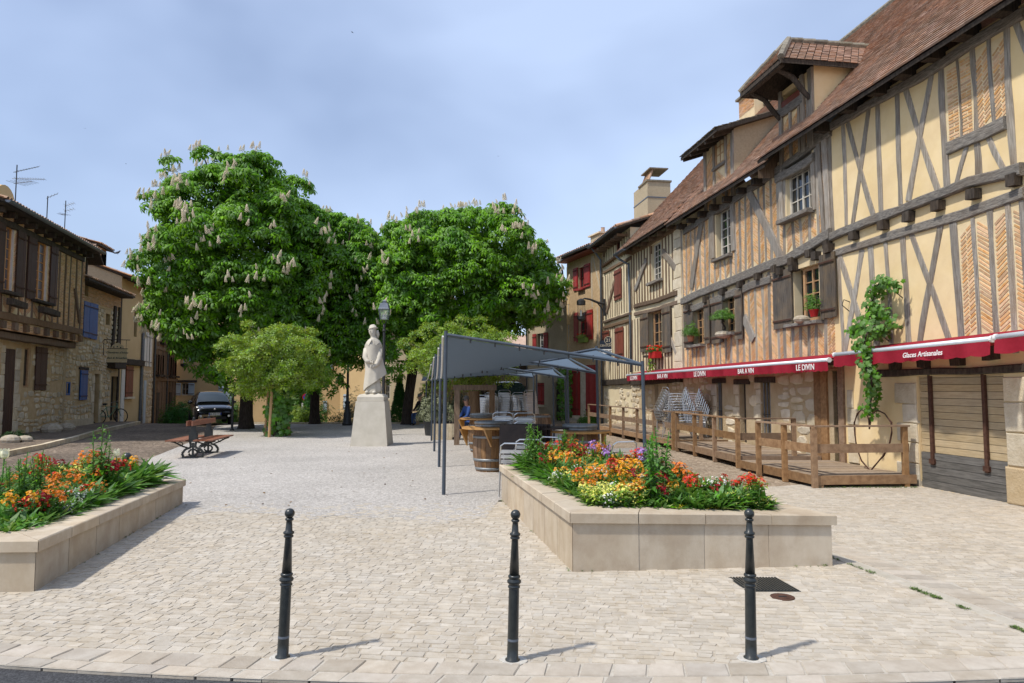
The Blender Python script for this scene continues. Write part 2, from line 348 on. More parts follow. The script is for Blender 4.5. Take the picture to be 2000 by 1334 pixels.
def sett_ok(x, y):
    if y < r_edge(x)+.31: return False
    if in_poly(x, y, GRAV): return False
    if x < 0 and y > 8.6 and random.random() < (y-8.6)/1.9: return False
    for P in (PR, PL):
        if in_poly(x, y, P): return False
    cx = chan_x(y)
    if cx-.10 < x < cx+.36: return False
    if x < -8 or x > 8.1: return False
    if x < -4.4 and y > 9.9: return False
    if y > 11.9: return False
    if y > 10.2 and x < 2.4: return False
    if abs(x) > .80*y+.4: return False
    # iron covers
    if (1.95 < x < 2.42 and 5.80 < y < 6.26) or math.hypot(x-2.20, y-5.68) < .11: return False
    return True
setts = []
ang = R(-7); ca, sa = math.cos(ang), math.sin(ang)
v = 2.6
while v < 13.5:
    hrow = U(.06, .09); uu = -9.5+U(0, .2)
    while uu < 9.5:
        wv = U(.07, .16); cu, cv = uu+wv/2, v+hrow/2
        wob = .03*math.sin(cu*1.7+v*3)
        x = cu*ca-(cv+wob)*sa; y = cu*sa+(cv+wob)*ca
        if sett_ok(x, y): setts.append((x, y, wv, hrow))
        uu += wv
    v += hrow
def sett_verts(x, y, wv, h, a0):
    g = .004; out = []; top = U(.0005, .0032); tilt = U(-.003, .003), U(-.003, .003); a = ang+U(-.09, .09); c, s = math.cos(a), math.sin(a)
    for k, (ix, iy) in enumerate(((-1, -1), (1, -1), (1, 1), (-1, 1))):
        lx = ix*(wv/2-g)+U(-.012, .012); ly = iy*(h/2-g)+U(-.010, .010)
        out.append((lx, ly))
    b = [(x+lx*c-ly*s, y+lx*s+ly*c, -.010) for lx, ly in out]
    t = [(x+lx*.94*c-ly*.92*s, y+lx*.94*s+ly*.92*c, top+tilt[0]*lx/wv+tilt[1]*ly/h) for lx, ly in out]
    return b+t
SF = [(4, 5, 6, 7), (0, 1, 5, 4), (1, 2, 6, 5), (2, 3, 7, 6), (3, 0, 4, 7)]
setts.sort(key=lambda s: s[0]**2+s[1]**2)
mb = MB()
for i, (x, y, wv, h) in enumerate(setts):
    vv = sett_verts(x, y, wv, h, ang)
    if i < 300:
        m1 = MB().add([(a-x, b-y, c) for a, b, c in vv], SF); put('sett', m1.mesh('sett', 'sett'), paving, (x, y, 0))
    else: mb.add(vv, SF)
tag(mb.build('setts', 'sett', paving), kind='stuff')
# two courses of large kerb pavers along the road edge, one course beside the channel
ks = poly_sheet('kerb_strip', [(x, r_edge(x)) for x in frange(-6, 6, .5)]+[(x, r_edge(x)+.305) for x in frange(6, -6, .5)], -.0004, 'sett_bed')
def paver(parent, P, ztop, g=.006, name='paver'):
    c = (sum(p[0] for p in P)/4, sum(p[1] for p in P)/4)
    def sh(p, k): return ((p[0]-c[0])*k, (p[1]-c[1])*k)
    w = max(abs(P[1][0]-P[0][0]), abs(P[1][1]-P[0][1])); k0 = 1-g*2/w
    bt = [(*sh(p, k0), -.02) for p in P]; md = [(*sh(p, k0), ztop-.006) for p in P]; tp = [(*sh(p, k0-.045), ztop+U(-.002, .002)) for p in P]
    m1 = MB().add(bt+md+tp, [(8, 9, 10, 11)]+[(i, (i+1) % 4, 4+(i+1) % 4, 4+i) for i in range(4)]+[(4+i, 4+(i+1) % 4, 8+(i+1) % 4, 8+i) for i in range(4)])
    return put(name, m1.mesh(name, 'paver'), parent, (c[0], c[1], 0))
for row, (a, b, lo, hi) in enumerate(((.0, .12, .18, .32), (.125, .305, .17, .27))):
    x = -4.9
    while x < 5.2:
        wv = U(lo, hi); sk = .04
        paver(ks, [(x+U(-.01, .01), r_edge(x)+a), (x+wv+U(-.01, .01), r_edge(x+wv)+a), (x+wv+sk+U(-.01, .01), r_edge(x+wv)+b+U(-.008, .008)), (x+sk+U(-.01, .01), r_edge(x)+b+U(-.008, .008))], .004+row*.004)
        x += wv
ch = poly_sheet('drain_channel', [(chan_x(4.0)-.02, 4.3), (chan_x(4.0)+.36, 4.3), (chan_x(11)+.36, 11.2), (chan_x(11)-.02, 11.2)], -.0008, 'sett_bed')
mk('concrete_strip', (.40, .36, .29), (.46, .42, .35), .9, 12, .3, 50, stain=.3)
y = 4.3
while y < 11:
    l = U(.9, 1.2); x0, x1 = chan_x(y), chan_x(y+l)
    p = paver(ch, [(x0-.09, y), (x0+.05, y), (x1+.05, y+l), (x1-.09, y+l)], .004, .004, 'channel_slab'); p.data.materials[0] = MATS['concrete_strip']
    y += l
y = 4.3
while y < 11:
    l = U(.12, .17); x0, x1 = chan_x(y), chan_x(y+l)
    paver(ch, [(x0+.07, y), (x0+.35, y-.05), (x1+.35, y+l-.05), (x1+.07, y+l)], .008); y += l

# left pavement with its stone kerb
SW = [(-12.3, 15.5), (-12.5, 16.7), (-13.2, 19.4), (-14.3, 22.6), (-15.5, 25.75), (-16.6, 29.2), (-17.6, 32.4)]
LW = [(-15.0, 15.0), (-15.4, 16.5), (-16.1, 19.4), (-16.85, 22.6), (-17.6, 25.75), (-18.4, 29.2), (-19.1, 32.6)]
mb = MB()
for i in range(len(SW)-1):
    a, b, c, d = SW[i], SW[i+1], LW[i+1], LW[i]
    z = lambda p: gz(*p)+.11
    mb.quad((*d, z(d)), (*c, z(c)), (*b, z(b)), (*a, z(a)))
voro_mat('pavement_stone', (.14, .105, .075), (.24, .185, .135), (.10, .075, .055), 9, stain=.3)
pv = tag(mb.build('left_pavement', 'pavement_stone'), kind='structure')
for i in range(len(SW)-1):
    n = 3; a, b = Vector((*SW[i], 0)), Vector((*SW[i+1], 0))
    for k in range(n):
        p, q = a.lerp(b, k/n), a.lerp(b, (k+.985)/n); p.z = gz(p.x, p.y)+.05; q.z = gz(q.x, q.y)+.05
        MB().bar(p, q, .14, .14+U(-.01, .01)).build('kerb_stone', 'stone_grey', pv)
# iron covers in the paving
def cover():
    t = thing('drain_grate', 'square dark slotted drain grate in the paving behind the right bollard', 'drain grate', (2.18, 6.03, 0))
    m = MB()
    P = [(-.215, -.20), (.235, -.20), (.19, .22), (-.24, .22)]
    m.slab(P, -.008, .002); m.build('plate', 'iron', t)
    for k in range(16):
        f = (k+.5)/16; x0 = -.21+f*.44; x1 = -.235+f*.42
        MB().bar((x0, -.19, .006), (x1, .21, .006), .012, .008).build('bar', 'cast_iron', t)
    t2 = thing('manhole_cover', 'small round iron cover set in the paving beside the drain grate', 'manhole cover', (2.20, 5.68, 0))
    MB().lathe([(.095, -.005), (.095, .004), (.088, .006), (.086, .003), (.06, .003), (.058, .006), (.05, .006), (.048, .003), (.001, .004)], n=24).build('plate', 'iron_rust', t2)
    MB().box(-.03, .03, -.008, .008, .003, .008).build('lifting_bar', 'iron', t2)
cover()
# ------------------------------------------------------------------ facade kit
class Frame:
    def __init__(s, P0, P1, z0=0.0):
        s.o = Vector((P0[0], P0[1], 0)); d = Vector((P1[0]-P0[0], P1[1]-P0[1], 0)); s.L = d.length; s.e = d/s.L; s.n = Vector((-s.e.y, s.e.x, 0)); s.ang = math.atan2(s.e.y, s.e.x); s.z0 = z0
    def uz(s, px, py, d=0.0):
        r = ray(px, py); c = Vector((0, 0, CAM_H)); p0 = s.o+s.n*d
        t = (p0-c).dot(s.n)/r.dot(s.n); P = c+r*t
        return (P-s.o).dot(s.e), P.z
    def W(s, u, d, z): return s.o+s.e*u+s.n*d+Vector((0, 0, z))
    def root(s, name, label, cat='house', group=None):
        t = thing(name, label, cat, (s.o.x, s.o.y, s.z0), s.ang, group); return t
def cells(us, zs, holes):
    out = []
    U_ = sorted(set(us+[h[0] for h in holes]+[h[1] for h in holes])); Z_ = sorted(set(zs+[h[2] for h in holes]+[h[3] for h in holes]))
    U_ = [u for u in U_ if us[0] <= u <= us[-1]]; Z_ = [z for z in Z_ if zs[0] <= z <= zs[-1]]
    for i in range(len(U_)-1):
        for j in range(len(Z_)-1):
            cu, cz = (U_[i]+U_[i+1])/2, (Z_[j]+Z_[j+1])/2
            if not any(h[0] < cu < h[1] and h[2] < cz < h[3] for h in holes): out.append((U_[i], U_[i+1], Z_[j], Z_[j+1]))
    return out
def wall(root, name, m, u0, u1, z0, z1, holes=(), d=0.0, rev=.22, body=None, revm=None):
    mb = MB()
    for a, b, c, e in cells([u0, u1], [z0, z1], list(holes)): mb.quad((a, d, c), (b, d, c), (b, d, e), (a, d, e))
    if body:
        D = body
        mb.quad((u1, d, z0), (u1, D, z0), (u1, D, z1), (u1, d, z1)); mb.quad((u0, D, z0), (u0, d, z0), (u0, d, z1), (u0, D, z1)); mb.quad((u1, D, z0), (u0, D, z0), (u0, D, z1), (u1, D, z1))
    o = mb.build(name, m, root)
    for a, b, c, e in holes:
        mr = MB()
        mr.add([(a, d, c), (b, d, c), (b, d, e), (a, d, e), (a, d+rev, c), (b, d+rev, c), (b, d+rev, e), (a, d+rev, e)], [(0, 4, 7, 3), (5, 1, 2, 6), (7, 6, 2, 3), (0, 1, 5, 4)])
        mr.build('reveal', revm or m, root)
        MB().quad((a, d+rev-.003, c), (b, d+rev-.003, c), (b, d+rev-.003, e), (a, d+rev-.003, e)).build('painted_interior_shade', 'void', root)  # flat black sheet, paints the unlit room behind the hole
    return o
def timber(root, a, b, w, m='timber_v', d0=-.018, d1=.05, jit=.018, name='timber', w2=None):
    """a, b = (u,z); sawn beam with uneven edges"""
    a = Vector((a[0], 0, a[1])); b = Vector((b[0], 0, b[1])); dv = b-a; l = dv.length; n = max(2, min(7, int(l/.45)+1)); t = dv/l; s = Vector((t.z, 0, -t.x))
    if s.x < 0 and abs(t.z) > abs(t.x): s = -s
    mb = MB(); bow = U(-.5, .5)*jit*2
    for i in range(n+1):
        f = i/n; c = a+dv*f + s*(bow*math.sin(math.pi*f)); ww = (w+(w2-w)*f if w2 else w)/2
        l_, r_ = ww*1+U(-jit, jit)*.6, ww+U(-jit, jit)*.6; dd = d0+U(-.006, .006)
        p, q = c-s*l_, c+s*r_
        ch = min(.012, w*.12)
        mb.v += [(p.x, d1, p.z), (p.x, dd+ch, p.z), (p.x+s.x*ch, dd, p.z+s.z*ch), (q.x-s.x*ch, dd, q.z-s.z*ch), (q.x, dd+ch, q.z), (q.x, d1, q.z)]
        if i:
            k = len(mb.v)-12
            for j in range(5): mb.f.append((k+j, k+j+1, k+6+j+1, k+6+j))
    mb.f.append((0, 1, 2, 3, 4, 5)); k = len(mb.v)-6; mb.f.append((k+5, k+4, k+3, k+2, k+1, k))
    return mb.build(name, m, root, fixn=True)
def polybeam(root, pts, w, m='timber_h', d0=-.07, d1=.05, jit=.02, name='beam'):
    """continuous beam through several (u,z) points"""
    P = [Vector((p[0], 0, p[1])) for p in pts]; Q = []
    for i in range(len(P)-1):
        n = max(1, int((P[i+1]-P[i]).length/.4))
        for k in range(n): Q.append(P[i].lerp(P[i+1], k/n))
    Q.append(P[-1]); mb = MB()
    for i, c in enumerate(Q):
        a = w/2+U(-jit, jit)*.7; b = w/2+U(-jit, jit)*.7; dd = d0+U(-.012, .012); ch = .02; c = c+Vector((0, 0, U(-jit, jit)*.4))
        mb.v += [(c.x, d1, c.z-a), (c.x, dd+ch, c.z-a), (c.x, dd, c.z-a+ch), (c.x, dd, c.z+b-ch), (c.x, dd+ch, c.z+b), (c.x, d1, c.z+b)]
        if i:
            k = len(mb.v)-12
            for j in range(5): mb.f.append((k+j, k+j+1, k+6+j+1, k+6+j))
    mb.f.append((0, 1, 2, 3, 4, 5)); k = len(mb.v)-6; mb.f.append((k+5, k+4, k+3, k+2, k+1, k))
    return mb.build(name, m, root, fixn=True)
def joist_end(root, u, z, s, d0=-.2, m='timber_dark', d1=.05):
    h = s/2; j = lambda: U(-.012, .012)
    P = [(u-h+j(), z-h+j()), (u+h+j(), z-h+j()), (u+h+j(), z+h+j()), (u-h+j(), z+h+j())]
    return MB().prism(P, d0, d1).build('joist_end', m, root, fixn=True)
def brick_fill(lst, u0, u1, z0, z1, mode, d=-.012, bl=.21, bh=.032, gap=.022, clip=None):
    """collect brick boxes inside a panel. mode: 'h' level courses, '/' or '\\' slanted courses"""
    wv = u1-u0
    if mode == 'h':
        z = z0+bh/2+.01; k = 0
        while z < z1-bh/2:
            u = u0+.01-(.5*bl if k % 2 else 0)
            while u < u1-.03:
                a, b = max(u, u0+.008), min(u+bl, u1-.008)
                if b-a > .03 and (clip is None or clip((a+b)/2, z)): lst.append(((a+b)/2, z+U(-.003, .003), b-a-.012, bh+U(-.006, .006), U(-.04, .04), d))
                u += bl+.012
            z += bh+gap; k += 1
    else:
        sg = 1 if mode == '/' else -1; th = R(36); st = (bh+gap)/math.cos(th); l = (wv-.02)/math.cos(th)
        z = z0-wv*.3
        while z < z1+wv*.3:
            zz = z+U(-.004, .004); uc = (u0+u1)/2
            top = zz+math.tan(th)*wv/2; bot = zz-math.tan(th)*wv/2
            if bot > z0-.01 and top < z1+.01 and (clip is None or clip(uc, zz)):
                if l > .26:
                    for q in (-.25, .25): lst.append((uc+q*wv, zz+sg*q*wv*math.tan(th), l/2-.012, bh+U(-.008, .008), sg*th+U(-.03, .03), d))
                else: lst.append((uc, zz, l-.006, bh+U(-.008, .008), sg*th+U(-.04, .04), d))
            z += st
    return lst
def lay_bricks(root, lst, m='brick', near=None, nmax=300, depth=.03):
    """the largest in view as objects of their own, the rest joined"""
    if near is not None: lst.sort(key=near)
    me = unit_box(m); mb = MB()
    for i, (u, z, l, h, a, d) in enumerate(lst):
        if i < nmax: put('brick', me, root, (u, d+depth/2, z), (0, -a, 0), (l, depth, h))
        else:
            c, s = math.cos(a), math.sin(a); vs = []
            for yy in (d+U(-.003, .003), d+depth):
                for ix, iz in ((-1, -1), (1, -1), (1, 1), (-1, 1)):
                    lx, lz = ix*l/2, iz*h/2; vs.append((u+lx*c-lz*s, yy, z+lx*s+lz*c))
            mb.add(vs, [(0, 1, 2, 3), (0, 4, 5, 1), (1, 5, 6, 2), (2, 6, 7, 3), (3, 7, 4, 0)])
    if mb.v: tag(mb.build('bricks', m, root), kind='stuff')
def stone_fill(root, u0, u1, z0, z1, m='stone_pale', holes=(), hmin=.12, hmax=.28, wmin=.14, wmax=.42, d=-.02, near=None, nmax=300, g=.016, rough=.02, prob=1.0):
    """rubble stones laid in wandering courses"""
    st = []
    z = z0
    while z < z1-.05:
        h = min(U(hmin, hmax), z1-z); u = u0-U(0, .1)
        while u < u1:
            w_ = U(wmin, wmax); a, b = max(u, u0), min(u+w_, u1); zz = z+.05*math.sin(u*2.1+z*3)
            if b-a > .06:
                c = ((a+b)/2, zz+h/2)
                ok = not any(hh[0]-.01 < b and a < hh[1]+.01 and hh[2]-.01 < zz+h and zz < hh[3]+.01 for hh in holes)
                if ok and zz+h < z1+.04 and random.random() < prob:
                    if h > .2 and random.random() < .3: st += [(a, b, zz, zz+h*.5), (a, b, zz+h*.5, zz+h)]
                    else: st.append((a, b, zz, zz+h))
            u += w_
        z += h
    if near is not None: st.sort(key=near)
    big = MB()
    for i, (a, b, c, e) in enumerate(st):
        uc, zc = (a+b)/2, (c+e)/2; hw, hh = (b-a)/2-g, (e-c)/2-g; dd = d+U(-rough, rough*.5)
        n = 7; ring = []; ph = U(0, 6)
        for k in range(n):
            an = ph+2*math.pi*k/n; cx, cz = math.cos(an), math.sin(an); q = max(abs(cx), abs(cz)); r_ = 1/q*U(.82, 1.0)
            ring.append((uc+cx*r_*hw, zc+cz*r_*hh))
        vs = [(x, .02, y) for x, y in ring]+[(uc+(x-uc)*.97, dd+.012, zc+(y-zc)*.97) for x, y in ring]+[(uc+(x-uc)*.78, dd+U(-.006, .004), zc+(y-zc)*.78) for x, y in ring]
        fs = [tuple(range(2*n, 3*n))]+[(k, (k+1) % n, n+(k+1) % n, n+k) for k in range(n)]+[(n+k, n+(k+1) % n, 2*n+(k+1) % n, 2*n+k) for k in range(n)]
        if i < nmax:
            m1 = MB().add([(x-uc, y, z-zc) for x, y, z in vs], fs); put('stone', m1.mesh('stone', m), root, (uc, 0, zc))
        else: big.add(vs, fs)
    if big.v: tag(big.build('rubble', m, root), kind='stuff')
def quoins(root, u, z0, z1, sgn=1, wa=.42, wb=.26, h=.34, m='stone_pale', d=-.028):
    z = z0; k = 0
    while z < z1-.08:
        hh = min(U(h*.8, h*1.25), z1-z); w_ = (wa if k % 2 == 0 else wb)*U(.85, 1.1); a, b = (u, u+w_) if sgn > 0 else (u-w_, u)
        j = lambda: U(-.01, .01); g = .007
        P = [(a+g+j(), z+g), (b-g+j(), z+g+j()), (b-g+j(), z+hh-g+j()), (a+g+j(), z+hh-g)]; c = ((a+b)/2, z+hh/2)
        vs = [(x, .03, y) for x, y in P]+[(x, d+.012, y) for x, y in P]+[(c[0]+(x-c[0])*.93, d+U(-.008, .004), c[1]+(y-c[1])*.93) for x, y in P]
        MB().add(vs, [(8, 9, 10, 11)]+[(i, (i+1) % 4, 4+(i+1) % 4, 4+i) for i in range(4)]+[(4+i, 4+(i+1) % 4, 8+(i+1) % 4, 8+i) for i in range(4)]).build('quoin', m, root, fixn=True)
        z += hh; k += 1
def window(root, u0, u1, z0, z1, nx, nz, fm='frame_pale', d=.12, fw=.05, mw=.022, gm='glass', label=None, mid=None, name='window'):
    mb = MB()
    mb.box(u0, u0+fw, d-.03, d+.03, z0, z1); mb.box(u1-fw, u1, d-.03, d+.03, z0, z1); mb.box(u0+fw, u1-fw, d-.03, d+.03, z1-fw, z1); mb.box(u0+fw, u1-fw, d-.03, d+.03, z0, z0+fw*1.3)
    a, b, c, e = u0+fw, u1-fw, z0+fw*1.3, z1-fw
    if mid is None: mid = nx % 2 == 0 and (u1-u0) > .6
    for i in range(1, nx):
        x = a+(b-a)*i/nx; k = mw*(2.2 if (mid and i == nx//2) else 1); mb.box(x-k/2, x+k/2, d-.02-(.008 if k > mw else 0), d+.02, c, e)
    for j in range(1, nz):
        z = c+(e-c)*j/nz; mb.box(a, b, d-.015, d+.018, z-mw/2, z+mw/2)
    w_ = mb.build(name, fm, root)
    if label: w_['label'] = label
    pm = unit_pane(gm)
    for i in range(nx):
        for j in range(nz):
            x0, x1 = a+(b-a)*i/nx, a+(b-a)*(i+1)/nx; y0, y1 = c+(e-c)*j/nz, c+(e-c)*(j+1)/nz
            put('pane', pm, w_, ((x0+x1)/2, d+.012, (y0+y1)/2), (U(-.012, .012), 0, U(-.012, .012)), (x1-x0-.004, .006, y1-y0-.004))
    return w_
def shutter(root, u0, u1, z0, z1, m, n=4, d=-.06, batten='iron_rust', lean=0.0, zskew=0.0, bm=None, label=None, th=.03, bz=(.13, .87)):
    """board shutter folded back against the wall; planks are pieces of their own"""
    mb = MB(); h = z1-z0
    for f in bz: mb.box(u0+.01, u1-.01, d-.022, d, z0+h*f-.028, z0+h*f+.028)
    s = mb.build('shutter', bm or m, root)
    if label: s['label'] = label
    pl = unit_box(m)
    for i in range(n):
        a, b = u0+(u1-u0)*i/n, u0+(u1-u0)*(i+1)/n
        put('plank', pl, s, ((a+b)/2, d+th/2+U(-.003, .003)+lean*((a+b)/2-u0), (z0+z1)/2+U(-.008, .008)), None, (b-a-.006, th, h))
    for f in bz:                                                            # strap hinges
        MB().box(u0+.015, u1-.02, d-.028, d-.022, z0+h*f-.016, z0+h*f+.016).build('hinge', batten, s)
    return s
def sill(root, u0, u1, z, w=.09, d0=-.14, m='timber_h', d1=.05):
    return timber(root, (u0, z), (u1, z), w, m, d0, d1, .008, 'sill')
def flat_roof_tiles(root, fr, u0, u1, d0, z0, d1, z1, m='tile_flat', tw=.17, ex=.125, name='roof', nmax=300, th=.036, near=None, sag=0.0, clip=None, overhang=.0):
    """pitched slope of plain tiles; near tiles are pieces of their own"""
    dv = Vector((0, d1-d0, z1-z0)); l = dv.length; t = dv/l; nrm = Vector((0, -t.z, t.y))
    rows = int(l/ex); cols = int((u1-u0)/tw); base = MB()
    base.quad((u0, d0, z0-.03), (u1, d0, z0-.03), (u1, d1, z1-.03), (u0, d1, z1-.03))
    base.quad((u0, d0, z0-.03), (u0, d0+.02, z0-.09), (u1, d0+.02, z0-.09), (u1, d0, z0-.03))
    base.quad((u0, d0+.02, z0-.09), (u0, d1, z1-.09), (u1, d1, z1-.09), (u1, d0+.02, z0-.09))
    base.quad((u0, d0, z0-.03), (u0, d1, z1-.03), (u0, d1, z1-.09), (u0, d0+.02, z0-.09)); base.quad((u1, d0, z0-.03), (u1, d0+.02, z0-.09), (u1, d1, z1-.09), (u1, d1, z1-.03))
    ro = base.build(name, 'timber_dark', root)
    th_a = math.atan2(t.z, t.y); tl = []
    for r_ in range(rows):
        off = .5*tw if r_ % 2 else 0
        for c in range(cols+1):
            u = u0+c*tw+off
            if u > u1+.02 or u < u0-.02: continue
            f = (r_+.5)*ex; p = Vector((u, d0, z0))+t*f
            if sag: p.z += sag*(-1)*math.sin(math.pi*(u-u0)/(u1-u0))
            if clip and not clip(u, p.y, p.z): continue
            tl.append((p, U(-.012, .012)))
    if near: tl.sort(key=near)
    me = unit_box(m); mb = MB()
    til = th_a-.17
    ct, s_ = math.cos(til), math.sin(til)
    for i, (p, rz) in enumerate(tl):
        c = p+nrm*(.012+U(0, .006)); ln = ex*1.25
        if i < nmax: put('tile', me, ro, c, (til, 0, rz), (tw-.006, ln, th))
        else:
            hw = (tw-.006)/2
            vs = []
            for dz in (0, th):
                for ix, iy in ((-1, -1), (1, -1), (1, 1), (-1, 1)):
                    ly = iy*ln/2; lz = dz-th/2; vs.append((c.x+ix*hw, c.y+ly*ct-lz*s_, c.z+ly*s_+lz*ct+ix*rz*.2))
            mb.add(vs, [(4, 5, 6, 7), (0, 1, 5, 4), (1, 2, 6, 5), (3, 0, 4, 7)])
    if mb.v: tag(mb.build('tiles', m, ro), kind='stuff')
    return ro
def canal_roof(root, u0, u1, d0, z0, d1, z1, m='tile_canal', pw=.2, name='roof', ex=.36, nmax=120):
    """shallow roof of half-round tiles running down the slope"""
    dv = Vector((0, d1-d0, z1-z0)); l = dv.length; t = dv/l; nrm = Vector((0, -t.z, t.y)); base = MB()
    base.quad((u0, d0, z0-.02), (u1, d0, z0-.02), (u1, d1, z1-.02), (u0, d1, z1-.02)); base.quad((u0, d1, z1-.1), (u1, d1, z1-.1), (u1, d0, z0-.1), (u0, d0, z0-.1))
    base.quad((u0, d0, z0-.1), (u1, d0, z0-.1), (u1, d0, z0-.02), (u0, d0, z0-.02)); base.quad((u0, d1, z1-.1), (u0, d0, z0-.1), (u0, d0, z0-.02), (u0, d1, z1-.02)); base.quad((u1, d0, z0-.1), (u1, d1, z1-.1), (u1, d1, z1-.02), (u1, d0, z0-.02))
    ro = base.build(name, 'timber_dark', root)
    n = int((u1-u0)/pw); rows = int(l/ex); seg = 6
    ml = MB(); r0 = pw*.42
    for i in range(2):
        yy = -.03 if i == 0 else ex*1.05; rr = r0 if i == 0 else r0*.82
        for k in range(seg+1):
            a = math.pi*k/seg; ml.v.append((-rr*math.cos(a), yy, rr*math.sin(a)*.9))
    for i in range(2):
        yy = -.03 if i == 0 else ex*1.05; rr = (r0 if i == 0 else r0*.82)-.014
        for k in range(seg+1):
            a = math.pi*k/seg; ml.v.append((-rr*math.cos(a), yy, rr*math.sin(a)*.9))
    q = seg+1
    for k in range(seg): ml.f += [(k, k+1, q+k+1, q+k), (2*q+k+1, 2*q+k, 3*q+k, 3*q+k+1), (k+1, k, 2*q+k, 2*q+k+1)]
    me = ml.mesh('cover_tile', m); th_a = math.atan2(t.z, t.y); rest = MB()
    cnt = 0
    for r_ in range(rows):
        for c in range(n):
            u = u0+(c+.5)*pw; p = Vector((u, d0, z0))+t*(r_*ex)+nrm*(.012+U(0, .01)); rot = (th_a, 0, U(-.03, .03))
            if cnt < nmax: put('tile', me, ro, p, rot); cnt += 1
            else:
                Mx = Matrix.Translation(p) @ Matrix.Rotation(th_a, 4, 'X'); rest.add([Mx @ Vector(v_) for v_ in ml.v], ml.f)
    if rest.v: tag(rest.build('tiles', m, ro), kind='stuff')
    pans = MB()
    for c in range(n+1):
        u = u0+c*pw; a = Vector((u-.05, d0, z0+.004)); b = Vector((u+.05, d0, z0+.004)); pans.quad(a-Vector((.05, 0, -.03)), a+Vector((.05, 0, 0)), a+Vector((.05, 0, 0))+dv, a-Vector((.05, 0, -.03))+dv)
    pans.build('pan_tiles', m, ro)
    return ro
def gutter(root, u0, u1, d, z, r=.065, m='zinc', dz=0):
    mb = MB(); n = 7; vs = []
    for u in (u0, u1):
        for k in range(n+1):
            a = math.pi*k/n; vs.append((u, d-r*math.cos(a), z-r*math.sin(a)+(dz if u == u1 else 0)))
    mb.add(vs, [(k, k+1, n+1+k+1, n+1+k) for k in range(n)])
    mb.tube([(u0, d-r, z), (u1, d-r, z+dz)], .012, 6)
    mb.add([vs[k] for k in range(n+1)], [tuple(range(n+1))]); mb.add([vs[n+1+k] for k in range(n+1)], [tuple(range(n, -1, -1))])
    return mb.build('gutter', m, root)
def downpipe(root, pts, r=.045, m='zinc'): return MB().tube(pts, r, 8).build('downpipe', m, root, smooth=True)
def near_key(fr, zc=1.7):
    def f(it):
        if isinstance(it[0], Vector): p = fr.W(it[0].x, it[0].y, it[0].z)
        elif len(it) == 4: p = fr.W((it[0]+it[1])/2, 0, (it[2]+it[3])/2)
        else: p = fr.W(it[0], 0, it[1])
        return p.x**2+p.y**2+(p.z-1.7)**2
    return f
# ------------------------------------------------------------------ right-hand row of houses
def fpt(Z): return (8.87-.154*Z, Z)
FA = Frame(fpt(14.24), fpt(6.5)); FB = Frame(fpt(21.9), fpt(14.24)); FC = Frame(fpt(26.9), fpt(21.9)); FD = Frame(fpt(30.8), fpt(26.9))
FE = Frame((2.78, 34.3), (4.11, 30.8)); FF = Frame((.853, 37.9), (2.78, 34.3))
def rect(fr, xl, yt, xr, yb, d=0):
    u0, z1 = fr.uz(xl, yt, d); u1 = fr.uz(xr, yt, d)[0]; z0 = fr.uz(xl, yb, d)[1]
    return (u0, u1, z0, z1)
def TV(fr, root, x0, y0, x1, y1, wpx, m='timber_v', **k):
    a, b = fr.uz(x0, y0), fr.uz(x1, y1); ym = (y0+y1)/2; xm = (x0+x1)/2
    w_ = (fr.uz(xm+wpx/2, ym)[0]-fr.uz(xm-wpx/2, ym)[0])*.78
    return timber(root, a, b, max(w_, .05), m, **k)
def TH(fr, root, pts, wpx, m='timber_h', **k):
    P = [fr.uz(*p) for p in pts]; x, y = pts[len(pts)//2]; w_ = fr.uz(x, y-wpx/2)[1]-fr.uz(x, y+wpx/2)[1]
    return polybeam(root, P, w_, m, **k)
mk('garage_plank', (.36, .27, .155), (.46, .36, .22), .85, 6, .5, 30, isl=.12, stretch=(2, .5, 7), stain=.45, stain_col=(.22, .19, .14), stain_scale=1.2, bdist=.006)
mk('garage_plank_low', (.085, .08, .072), (.16, .15, .135), .85, 6, .5, 30, isl=.2, stretch=(2, .5, 7), bdist=.006)

# ---- A : big cream timber-framed house
A = FA.root('timber_framed_house', 'large cream half-timbered house with garage boards, nearest on the right')
gar = rect(FA, 1790, 737, 1960, 948); gar = (gar[0], gar[1], 0.0, 1.90)
dor = rect(FA, 1620, 727, 1643, 915); dor = (dor[0], dor[1], 0.0, 2.05)
wall(A, 'wall', 'plaster_cream', 0, FA.L, -.05, 7.25, [gar, dor], rev=.16, body=7.5)
# garage boards
n = 16; z = 0.0
hs = [.13, .12, .12, .11, .12]+[.115]*12
for i, h in enumerate(hs):
    if z >= gar[3]-.02: break
    z1 = min(z+h, gar[3]); m = 'garage_plank_low' if i < 5 else 'garage_plank'
    piece('plank', m, A, gar[0]+.005, gar[1]-.005, .05+U(-.006, .006)+(-.02 if i < 5 else 0), .12, z+.004, z1-.003); z = z1
for px in (1816, 1921):
    u = FA.uz(px, 800)[0]; piece('strap_bar', 'iron_rust', A, u-.03, u+.03, -.0, .045, .40, 1.93); piece('bolt', 'iron_rust', A, u-.055, u+.055, -.01, .04, .42, .50)
TH(FA, A, [(1716, 729), (1840, 726), (1952, 722), (2010, 717)], 17, 'timber_dark', d0=-.06)
for px, py in ((1754, 712), (1810, 707), (1876, 702), (1942, 690)): u, z = FA.uz(px, py); joist_end(A, u, z, .2, -.12)
